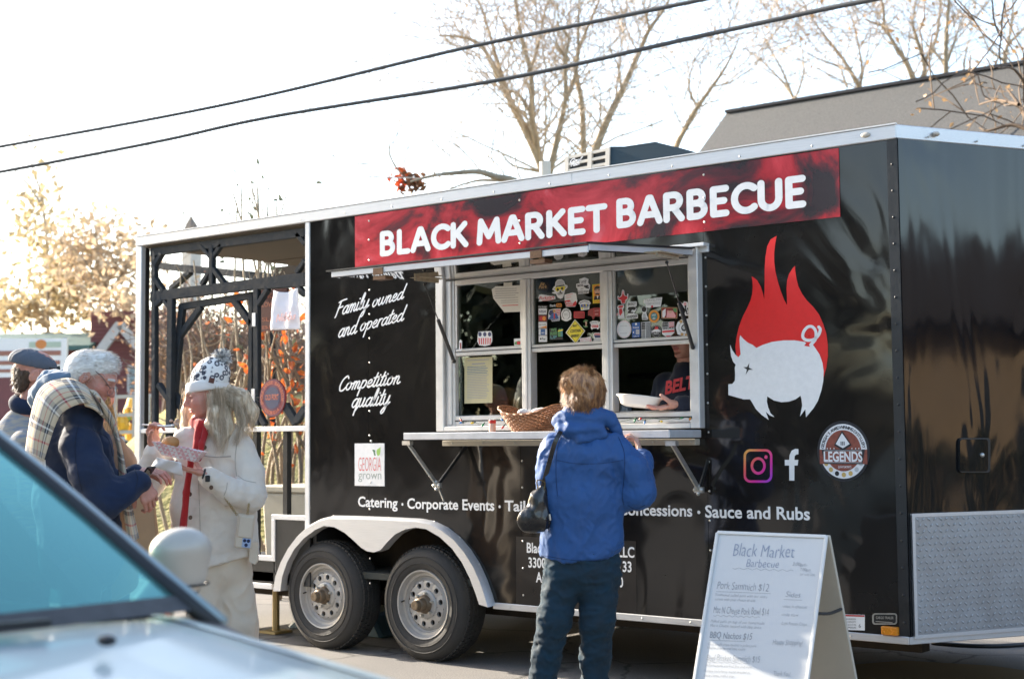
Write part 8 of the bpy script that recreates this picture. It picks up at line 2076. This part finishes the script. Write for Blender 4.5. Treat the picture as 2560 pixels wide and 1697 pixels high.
# cabin
cab = M('dark_cabin_trim', (.035, .045, .045), .6, var=.2)
b = MB(); secs = [[wb(-1 + 2 * i / 12) * 1 + V((-.02, 0, -.03)) for i in range(13)], [V((.42, YC + (-1 + 2 * i / 12) * .84, 1.00)) for i in range(13)], [V((.30, YC + (-1 + 2 * i / 12) * .84, .92)) for i in range(13)], [V((.28, YC + (-1 + 2 * i / 12) * .84, .5)) for i in range(13)]]
loft(b, secs); b.build('dashboard', cab, car, smooth=True)
for sgn in (1, -1):
    s = Sdf(.014); s.sec((-.48, YC + sgn * .36, .62), (-.66, YC + sgn * .36, 1.12), (0, 1, 0), .24, .08, .2, .06); s.sec((-.7, YC + sgn * .36, 1.2), (-.72, YC + sgn * .36, 1.34), (0, 1, 0), .12, .05, .11, .045); s.sec((-.5, YC + sgn * .36, .55), (.0, YC + sgn * .36, .55), (0, 1, 0), .24, .09, .24, .08); sdf_obj('seat', s, cab, car)
b = MB(); b.lathe([(.18, 0), (.195, .012), (.18, .024), (.168, .012), (.18, 0)], (.06, YC - .36, .92), (.85, 0, -.5), 28); b.build('steering_wheel', blk, car, smooth=True)
b = MB(); b.bx((-2.5, YC - .85, .22), (1.5, YC + .85, .34)); b.bx((-2.9, YC - .8, .34), (-1.6, YC + .8, .9)); b.build('floor_pan', blk, car)
# door mirror on the far side
mc = PD(457, 1408, 3.3); s = Sdf(.006)
s.sec(mc + V((0, 0, -.036)), mc + V((0, 0, .030)), (0, 1, 0), .050, .034, .066, .046, .02); s.sec(mc + V((-.012, 0, -.03)), mc + V((-.012, 0, .028)), (0, 1, 0), .058, .036, .070, .044, .03); s.plane(mc + V((-.045, 0, 0)), (-1, 0, 0))
mr_ = sdf_obj('door_mirror', s, M('champagne_silver_paint', (.46, .42, .36), .45, metal=.2, var=.08, coat=.1), car, it=3)
b = MB(); b.lathe([(.066, -.003), (.0685, 0), (.066, .003)], mc + V((-.012, 0, -.046)), (0, 0, 1), 24); b.build('mirror_seam', blk, mr_, smooth=True)
s = Sdf(.006); s.sec(mc + V((-.008, 0, -.074)), mc + V((-.008, 0, -.056)), (0, 1, 0), .040, .026, .056, .036, .02); sdf_obj('mirror_base', s, blk, mr_)
b = MB(); b.disc(mc + V((-.046, 0, 0)), (-1, 0, 0), .05, 20, r2=.07); b.build('mirror_glass', M('mirror_glass', (.7, .7, .7), .03, metal=1, var=0), mr_)
b = MB(); b.tube([mc + V((0, -.06, -.04)), mc + V((.04, -.16, -.10)), V((.40, YC + .885, .98))], [.03, .028, .035], 10); b.build('mirror_arm', blk, mr_, smooth=True)
for (u, v) in ((267, 1600), (-160, 1640)):
    q = PZ(u, v, z0(.95) + .035); b = MB(); b.sphere(q, .014, 10, sc=(1.2, 1, .6)); b.build('washer_nozzle', blk, car, smooth=True)
b = MB(); b.bar(wb(.55) + V((.03, 0, .012)), wb(-.35) + V((-.03, 0, .03)), .012, .014, (0, 0, 1)); b.bar(wb(.2) + V((.08, 0, .0)), wb(.12) + V((-.01, 0, .03)), .014, .014, (0, 0, 1)); b.build('wiper', blk, car)
for k, (u, v, c, lab) in enumerate(((372, 1545, (.28, .03, .03), 'dark red leaf lying on the car scuttle at the foot of the screen'), (398, 1532, (.55, .42, .30), 'pale upright leaf stuck between bonnet and windscreen'), (432, 1545, (.42, .10, .06), 'rusty leaf nearest the pillar on the car scuttle'))):
    q = PZ(u, v, 1.008); rr = random.Random(k); b = MB(); s_ = .032
    R_ = Matrix.Rotation(rr.random() * 3, 3, 'Z') @ Matrix.Rotation((.4, 1.2, .5)[k], 3, 'X')
    b.add([q + R_ @ (V(p) * s_) for p in [(-1, 0, 0), (-.4, -.55, .15), (0, -.3, .1), (.4, -.6, .2), (1, 0, -.1), (.4, .5, .2), (-.3, .55, .1), (0, 0, -.1)]], [(i, (i + 1) % 7, 7) for i in range(7)])
    b.build('fallen_leaf', M('dry_leaf_%d' % k, c, .6, var=.3, vs=60), loc=q, props=dict(label=lab, cat='leaf', group='leaves on the parked car'))
# ================================================================ menu board
YT = -.75
TL, TR = PY(1795, 1329, YT), PY(2067, 1343, YT); zt = (TL.z + TR.z) / 2; TL.z = TR.z = zt
ab = empty('menu_board', ((TL.x + TR.x) / 2, YT, 0), 'white handwritten folding menu board standing beside the blue jacketed customer', 'menu board')
brd = M('whiteboard', (.57, .575, .57), .6, var=.03, vs=6); bx0, bx1 = TL.x, TR.x; yb = YT - .31
b = MB(); off_ = V((0, .018, .007))
fr_ = [V((bx0, YT - .003, zt)), V((bx1, YT - .003, zt)), V((bx1, yb, 0.006)), V((bx0, yb, .006))]
b.prism(fr_, off_); fp_ = b.build('front_panel', brd, ab, bevel=.003)
edge = M('white_plastic_edge', (.66, .65, .62), .4, var=.04)
ndir = V((0, -.934, .357)); ndir = V((0, -zt, .34)).normalized() * 1
dn = (fr_[3] - fr_[0]).normalized(); nrm_b = V((0, dn.z, -dn.y)); nrm_b = nrm_b if nrm_b.y < 0 else -nrm_b
for (p, q) in ((fr_[0], fr_[1]), (fr_[1], fr_[2]), (fr_[0], fr_[3])):
    b = MB(); b.bar(p + nrm_b * .002, q + nrm_b * .002, .016, .012, V((1, 0, 0)) if abs((q - p).x) < .1 else dn); b.build('panel_edge', edge, ab, bevel=.003)
b = MB(); bk = [V((bx0, YT + .022, zt)), V((bx1, YT + .022, zt)), V((bx1 + .03, YT + .28, .006)), V((bx0, YT + .28, .006))]; b.prism(bk, V((0, .016, .006))); b.build('back_panel', M('cream_panel_back', (.50, .45, .36), .7, var=.06), ab, bevel=.003)
b = MB(); A = fr_[1].lerp(fr_[2], .36); Bp = bk[1].lerp(bk[2], .36); b.tube(catmull([A + V((-.004, .02, 0)), (A + Bp) / 2 + V((0, 0, -.008)), Bp + V((-.004, -.006, .0))], 4), .007, 6); b.build('stay_strap', satin, ab)
def onb(u, v, lift=.0015):
    d = ray(u, v); o_ = fr_[0] + nrm_b * lift; return CAM + d * ((o_ - CAM).dot(nrm_b) / d.dot(nrm_b))
ink = flat('faded_marker', (.28, .29, .30)); ink2 = flat('faded_blue_marker', (.26, .29, .37))
def zbd(x, y): return (1750 + x / 4.16, 1320 + y / 4.16)
def hand(s, x0, y0, x1, h, bold=-.008, mat=ink, slope=.045, shear=.15):
    b = MB(); o = onb(*zbd(x0, y0)); e = onb(*zbd(x1, y0 + slope * (x1 - x0))); up = onb(*zbd(x0 + h * .03, y0 - h)) - o
    vs, fs = text_mesh(s, 0 if 'Q' in s else -.012, shear + .1); x_0, x_1 = vs[:, 0].min(), vs[:, 0].max(); sd_ = len(s) * 3.7 + x0
    out = []
    for x, y, _z in vs:
        x2 = x + 0.025 * mnoise.noise(V((x * 2.3, y * 1.5, sd_))); y2 = y * (1 + .18 * mnoise.noise(V((x * 1.9, 3, sd_)))) + .09 * mnoise.noise(V((x * 1.1, 9, sd_)))
        out.append(o + (e - o) * ((x2 - x_0) / (x_1 - x_0)) + up * (y2 / CAPH))
    b.add(out, fs); b.build('handwriting', mat, fp_, recalc=False)
def wavy(x0, y0, x1, amp=6, n=9, mat=ink, slope=.04):
    b = MB(); P = [V((x0 + (x1 - x0) * k / (n * 4), y0 + slope * (x1 - x0) * k / (n * 4) + amp * math.sin(k * math.pi / 2))) for k in range(n * 4 + 1)]
    quads, caps = ribbon2(P, 1.6)
    for q in quads: b.add([onb(*zbd(p[0], p[1])) for p in q], [(0, 1, 2, 3)])
    b.build('handwriting', mat, fp_, recalc=False)
hand('Black Market', 340, 285, 985, 130, -.012, ink2)
hand('Barbecue', 478, 395, 820, 80, -.01, ink2)
hand('3:00pm-', 960, 388, 1118, 36); hand('7:00pm', 1040, 442, 1150, 32); hand('(or sold out)', 1040, 488, 1195, 26)
wavy(340, 415, 970, 9, 7)
hand('Pork Sammich $12', 175, 628, 715, 78); wavy(168, 655, 735, 0, 2)
hand('Traditional pulled pork with our sauce', 160, 700, 700, 26); hand('comes with your choice of side', 155, 745, 575, 26)
hand('Sides', 890, 712, 1045, 56); wavy(870, 738, 1060, 0, 2)
hand('-mac n cheese', 855, 822, 1112, 32); hand('-cole slaw', 845, 908, 1025, 32); hand('-Lays Potato Chips', 838, 1000, 1112, 32)
hand('Mac N Cheese Pork Bowl $14', 138, 880, 715, 72); wavy(140, 905, 620, 8, 8)
hand('Pulled pork on top of our homemade', 112, 975, 670, 28); hand('Mac n Cheese topped with bbq sauce', 105, 1020, 635, 28)
hand('BBQ Nachos $15', 100, 1138, 545, 66); wavy(95, 1160, 470, 0, 2)
hand('Corn tortilla chips covered in pulled pork', 85, 1212, 585, 26); hand('Nacho cheese and bbq sauce', 75, 1250, 470, 26)
hand('Happy Shopping!', 755, 1205, 1070, 56)
hand('Beef Brisket Sammich $15', 68, 1368, 625, 62); wavy(75, 1385, 520, 6, 7)
hand('A homemade smoked low and slow', 60, 1432, 540, 26); hand('hickory and cherry wood drizzled in', 40, 1490, 515, 26); hand('sauce comes with a side', 38, 1535, 350, 26)
hand('Thank You!', 765, 1530, 940, 48)
# ================================================================ things on the shelf and sill
wick = M('brown_wicker', (.30, .12, .045), .5, var=.45, vs=70, bump=.3, bs=150)
bkc = V((PY(1330, 1076, -.2).x, -.20, 1.364)); bk_ = empty('basket', bkc, 'brown wicker basket with flared rim on the serving shelf', 'basket')
b = MB(); NR = 11
def bring(f, a):
    hw = .113 + (.178 - .113) * f; hd = .07 + (.115 - .07) * f; ca, sa = math.cos(a), math.sin(a)
    r = (abs(ca) ** 3.2 + abs(sa) ** 3.2) ** (-1 / 3.2)
    z = .004 + f * (.088 + .050 * (abs(ca * r) ** 3)); x = ca * r * (hw + .018 * f * abs(ca * r) ** 3)
    return bkc + V((x, sa * r * hd, z))
NA = 96
for j in range(NR):
    f = j / (NR - 1)
    P = [];
    for k in range(NA + 1):
        a = 2 * math.pi * k / NA; p = bring(f, a); o = (p - bkc); o.z = 0; o.normalize(); P.append(p + o * (.0035 * (1 if (k // 2 + j) % 2 else -1)))
    b.tube(P, .0052 if j < NR - 1 else .007, 5, caps=False)
b.build('weave', wick, bk_, smooth=True, props=dict(kind='stuff'))
b = MB()
for k in range(0, NA, 2):
    a = 2 * math.pi * (k + .5) / NA; b.tube([bring(f / 4, a) for f in range(5)], .003, 4, caps=False)
b.build('stakes', wick, bk_, props=dict(kind='stuff'))
b = MB(); b.prism([bring(0, 2 * math.pi * k / 24) + V((0, 0, -.002)) for k in range(24)], (0, 0, .004)); b.build('base', wick, bk_)
s = Sdf(.005); rr = random.Random(4)
for k in range(10): s.ell(bkc + V((rr.uniform(-.05, .09), rr.uniform(-.05, .05), .102 + rr.uniform(0, .016))), (.03, .026, .016), k=.008)
sdf_obj('napkin_heap', s, M('white_paper_napkin', (.78, .77, .75), .9), fold=[dict(amp=.006, scale=45, seed=51)], loc=bkc + V((0, 0, .08)), props=dict(label='heap of white napkins inside the wicker basket', cat='napkins'))
jc = PY(1231, 1078, -.24); jc.z = 1.364; jr = empty('spice_jar', jc, 'small red lidded spice jar on the shelf left of the basket', 'jar')
b = MB(); b.lathe([(.001, 0), (.0185, 0), (.0195, .004), (.0195, .046), (.017, .05)], jc, (0, 0, 1), 18); b.build('jar_body', M('pale_pink_spice', (.55, .36, .28), .35, var=.1), jr, smooth=True)
b = MB(); b.lathe([(.0195, .048), (.0205, .05), (.0205, .064), (.019, .067), (.001, .067)], jc, (0, 0, 1), 18); b.build('lid', M('red_lid', (.45, .015, .012), .4), jr, auto=40)
def lights(lab, pts, bulbs):
    c0 = PY(*pts[0], -.075); g_ = empty('string_lights', c0, lab, 'string lights', 'coloured string lights on the window sill')
    b = MB(); b.tube(catmull([PY(u, v, -.070) for u, v in pts], 5), .0022, 5); b.build('wire', M('dark_green_wire', (.02, .05, .03), .5), g_)
    for u, v, c in bulbs:
        p = PY(u, v, -.072); b = MB(); d = V((rr.uniform(-1, 1), -.3, rr.uniform(-.6, .3))).normalized()
        b.lathe([(.0035, -.012), (.0045, -.010), (.0045, 0)], p, d, 8, m=0); b.lathe([(.004, 0), (.0062, .006), (.0055, .014), (.001, .022)], p, d, 8, m=1)
        b.build('bulb', [MATS['dark_green_wire'], M('bulb_' + c, dict(red=(.55, .03, .03), blue=(.04, .20, .50), yellow=(.70, .50, .04), green=(.03, .25, .10), orange=(.75, .28, .04))[c], .2, trans=.3, var=.05)], g_, smooth=True)
def zq(x, y): return (1540 + x / 5.41, 820 + y / 5.41)
lights('coloured bulb string on the sill under the vendor', [zq(-30, 1290), zq(60, 1262), zq(150, 1245), zq(240, 1222), zq(330, 1236), zq(420, 1232), zq(520, 1222), zq(640, 1228), zq(760, 1222), zq(880, 1225), zq(940, 1205), zq(1030, 1222)],
  [(*zq(262, 1230), 'green'), (*zq(315, 1232), 'red'), (*zq(392, 1258), 'blue'), (*zq(600, 1258), 'yellow'), (*zq(872, 1220), 'green'), (*zq(1010, 1215), 'orange'), (*zq(12, 1302), 'green'), (*zq(8, 1330), 'orange')])
lights('coloured bulb string on the sill left of the basket', [zw(205, 1345), zw(240, 1372), zw(300, 1368), zw(350, 1382), zw(410, 1380), zw(470, 1352), zw(530, 1348), zw(560, 1395)],
  [(*zw(215, 1350), 'red'), (*zw(228, 1376), 'blue'), (*zw(315, 1376), 'yellow'), (*zw(390, 1386), 'green'), (*zw(522, 1350), 'blue'), (*zw(540, 1402), 'red')])
p = PY(1565, 1000, .35); bt_ = empty('bottle', V((p.x, .35, 1.385)), 'clear squeeze bottle standing inside the window beside the plate', 'bottle')
b = MB(); b.bx((-1.66, .05, 1.34), (-1.17, .6, 1.384)); b.build('inner_counter', M('dull_steel', (.20, .2, .19), .35, metal=.7), T)
b = MB(); b.lathe([(.001, 0), (.034, 0), (.035, .1), (.03, .125), (.012, .14)], (p.x, .35, 1.385), (0, 0, 1), 18); b.build('bottle_body', M('cloudy_plastic', (.35, .38, .42), .2, trans=.4), bt_, smooth=True)
b = MB(); b.lathe([(.016, .138), (.016, .155), (.005, .185), (.001, .186)], (p.x, .35, 1.385), (0, 0, 1), 14); b.build('nozzle', steel, bt_, smooth=True)
q = PY(1565, 1025, .1); b = MB(); b.box((q.x, .12, 1.41), (.085, .10, .05), Matrix.Rotation(.15, 3, 'Z')); b.build('napkin_box', M('white_card_box', (.6, .6, .6), .6), loc=(q.x, .12, 1.385), bevel=.004, props=dict(label='small white box behind the sill under the held plate', cat='box'))
# ================================================================ things on and around the porch
def zt_(x, y): return (590 + x / 4.128, 680 + y / 4.128)
tw = MB(); NX_, NY_ = 14, 20; A, Bq, C_, D_ = [PY(*zt_(*q), .02) for q in ((390, 190), (642, 165), (652, 590), (368, 598))]
for j in range(NY_ + 1):
    for i in range(NX_ + 1):
        a, c = i / NX_, j / NY_; p = A.lerp(Bq, a).lerp(D_.lerp(C_, a), c)
        tw.v.append(p + V((0, -.012 * math.sin(a * 9 + c * 2) * (1 - .5 * c) + .01 * mnoise.noise(V((a * 4, c * 4, 3))), -.02 * math.sin(math.pi * a) * (1 - c))))
for j in range(NY_):
    for i in range(NX_): k = j * (NX_ + 1) + i; tw.f.append((k, k + 1, k + NX_ + 2, k + NX_ + 1)); tw.m.append(0)
tr_ = empty('hanging_towel', (A + Bq) / 2, 'white printed towel pinned up in the right bay of the porch', 'towel')
o = tw.build('cloth', cloth('white_cotton', (.74, .72, .76), .9), tr_, smooth=True); o.modifiers.new('thickness', 'SOLIDIFY').thickness = .003
b = MB(); oo = PY(*zt_(412, 512), -.012); ee = PY(*zt_(612, 484), -.012); script_text(b, 'Nibbs', oo, ee - oo, V((0, 0, .026)), .14, .2); b.build('print', flat('towel_pink', (.70, .42, .40)), o, recalc=False)
rs = empty('porch_sign', PY(*zt_(385, 610), .35), 'dark red lettered board hung behind the white towel', 'sign')
b = MB(); b.prism([PY(*zt_(*q), .35) for q in ((252, 185), (530, 165), (525, 600), (258, 612))], (0, .015, 0)); rb_ = b.build('board', M('dark_red_board', (.10, .014, .014), .5, var=.2), rs)
for k, (tx, y0_, h) in enumerate((('SMOKED', 240, 46), ('LOW AND', 330, 52), ('SLOW', 480, 46), ('BBQ', 560, 40))):
    b = MB(); oo = PY(*zt_(268, y0_ + 30), .345); put_text(b, tx, oo, PY(*zt_(510, y0_ + 18), .345) - oo, V((0, 0, h / 4.128 / 400)), .02); b.build('lettering', flat('sign_orange', (.42, .10, .05)), rb_)
rc = PY(*zt_(388, 1298), .04); rrad = (PY(*zt_(388, 1105), .04) - PY(*zt_(388, 1492), .04)).length / 2
rd = empty('round_sign', rc, 'round maroon and navy badge sign fixed low in the right bay of the porch', 'sign')
b = MB(); b.lathe([(.001, -.012), (rrad, -.012), (rrad, .004), (.001, .004)], rc, (0, 1, 0), 40); dk_ = b.build('disc', flat('badge_maroon', (.22, .03, .04)), rd)
b = MB(); b.disc(rc + V((0, -.0135, 0)), (0, -1, 0), rrad * .6, 36); b.build('centre', flat('badge_navy', (.02, .03, .09)), rd)
b = MB(); b.lathe([(rrad * .64, -.0135), (rrad * .68, -.0136)], rc, (0, 1, 0), 36); b.lathe([(rrad * .94, -.0135), (rrad * .97, -.0136)], rc, (0, 1, 0), 36); b.build('ring_print', flat('badge_navy', (.02, .03, .09)), rd)
b = MB(); put_text(b, 'OLD FORT', rc + V((-rrad * .52, -.015, -.012)), V((rrad * 1.04, 0, 0)), V((0, 0, .034)), .03); b.build('lettering', flat('badge_orange', (.50, .13, .07)), rd)
b = MB()
for k, ch in enumerate('SMOKE HOUSE BARBECUE '):
    if ch == ' ': continue
    a = math.radians(200 - k * 11); up = V((math.cos(a), 0, math.sin(a))); put_text(b, ch, rc + up * rrad * .74 + V((0, -.0145, 0)), V((up.z, 0, -up.x)) * .02, up * .022, .03, center=True, fit=False)
for k, ch in enumerate('GEORGIA'):
    a = math.radians(232 + k * 12.5); up = V((math.cos(a), 0, math.sin(a))); put_text(b, ch, rc + up * rrad * .88 + V((0, -.0145, 0)), V((-up.z, 0, up.x)) * .02, -up * .022, .03, center=True, fit=False)
b.build('lettering', flat('badge_orange', (.50, .13, .07)), rd)
# pale bin behind the rail
A = PY(651, 1372, .45); Bq = PY(768, 1214, .45); bn = empty('storage_bin', V(((A.x + Bq.x) / 2, .7, .46)), 'pale beige bin standing on the porch behind the railing', 'bin')
binm = M('beige_plastic', (.42, .38, .29), .55, var=.12, vs=6)
b = MB(); x0_, x1_ = A.x + .02, Bq.x + .1; zb_2 = .462; zt2 = Bq.z
b.prism([(x0_ + .03, .45, zb_2), (x1_ - .03, .45, zb_2), (x1_, .44, zt2 - .05), (x0_, .44, zt2 - .05)], (0, .5, 0)); b.build('tub', binm, bn, bevel=.02, seg=2)
b = MB(); b.bx((x0_ - .015, .425, zt2 - .052), (x1_ + .015, .965, zt2)); b.build('lid', binm, bn, bevel=.012, seg=2)
# stabiliser jack, ramp, hose and cardboard on the ground
jx = PY(690, 1490, .35); b = MB(); b.tube([(jx.x, .35, .02), (jx.x, .35, ZB)], .025, 10); b.box((jx.x, .35, .012), (.16, .16, .016)); b.build('stabiliser_jack', M('yellowed_zinc', (.36, .27, .12), .5, metal=.5), T)
q = PZ(665, 1560, 0); rp = empty('wheel_ramp', (q.x, q.y, 0), 'blue grey low plastic ramp on the ground behind the rear wheel', 'ramp')
b = MB(); b.prism([(-4.9, .55, .004), (-3.95, .55, .004), (-4.05, .55, .16), (-4.7, .55, .16)], (0, .5, 0)); b.build('ramp_body', M('blue_grey_plastic', (.07, .13, .16), .5), rp, bevel=.02)
hs_ = [PZ(2330, 1606, .012), PZ(2400, 1612, .012), PZ(2480, 1614, .012), PZ(2560, 1610, .012), PZ(2650, 1600, .012)]
b = MB(); b.tube(catmull(hs_, 5), .014, 8); b.build('hose', satin, loc=hs_[2], smooth=True, props=dict(label='black hose lying on the sunlit ground beyond the trailer nose', cat='hose'))
cd = [PZ(u, v, .004) for u, v in ((2030, 1697), (2100, 1668), (2260, 1655), (2480, 1668), (2700, 1700), (2700, 1790), (2050, 1790))]
b = MB(); b.prism(cd, (0, 0, .012)); b.build('cardboard_sheet', M('brown_cardboard', (.20, .13, .055), .85, var=.12, vs=4), loc=cd[2], props=dict(label='flat brown board lying on the ground under the trailer nose', cat='board'))
# a pale car far off behind the stall
o = PD(310, 1090, 26); o.z = 0
fc = empty('distant_car', o, 'pale car parked far off behind the market stall', 'car')
sil = [(-2.1, .3), (-2.1, .75), (-1.6, .9), (-1.0, 1.38), (.6, 1.40), (1.2, .95), (2.0, .85), (2.1, .3)]
b = MB(); b.prism([o + RT * x + V((0, 0, z)) for x, z in sil], FHn * 1.7); b.build('body', M('pale_silver_paint', (.5, .54, .56), .3, metal=.4), fc, bevel=.05, seg=2)
b = MB(); b.prism([o + RT * x + V((0, 0, z)) - FHn * .004 for x, z in [(-1.45, .95), (-.95, 1.3), (.55, 1.32), (1.0, .97)]], FHn * .002); b.build('window', M('dark_shop_glass', (.03, .035, .04), .1), fc)
for x in (-1.3, 1.3): b = MB(); c = o + RT * x + V((0, 0, .31)); b.lathe([(.001, -.02), (.18, -.02), (.3, -.01), (.31, .02), (.31, .2)], c, FHn, 20); b.build('wheel', rubber, fc)
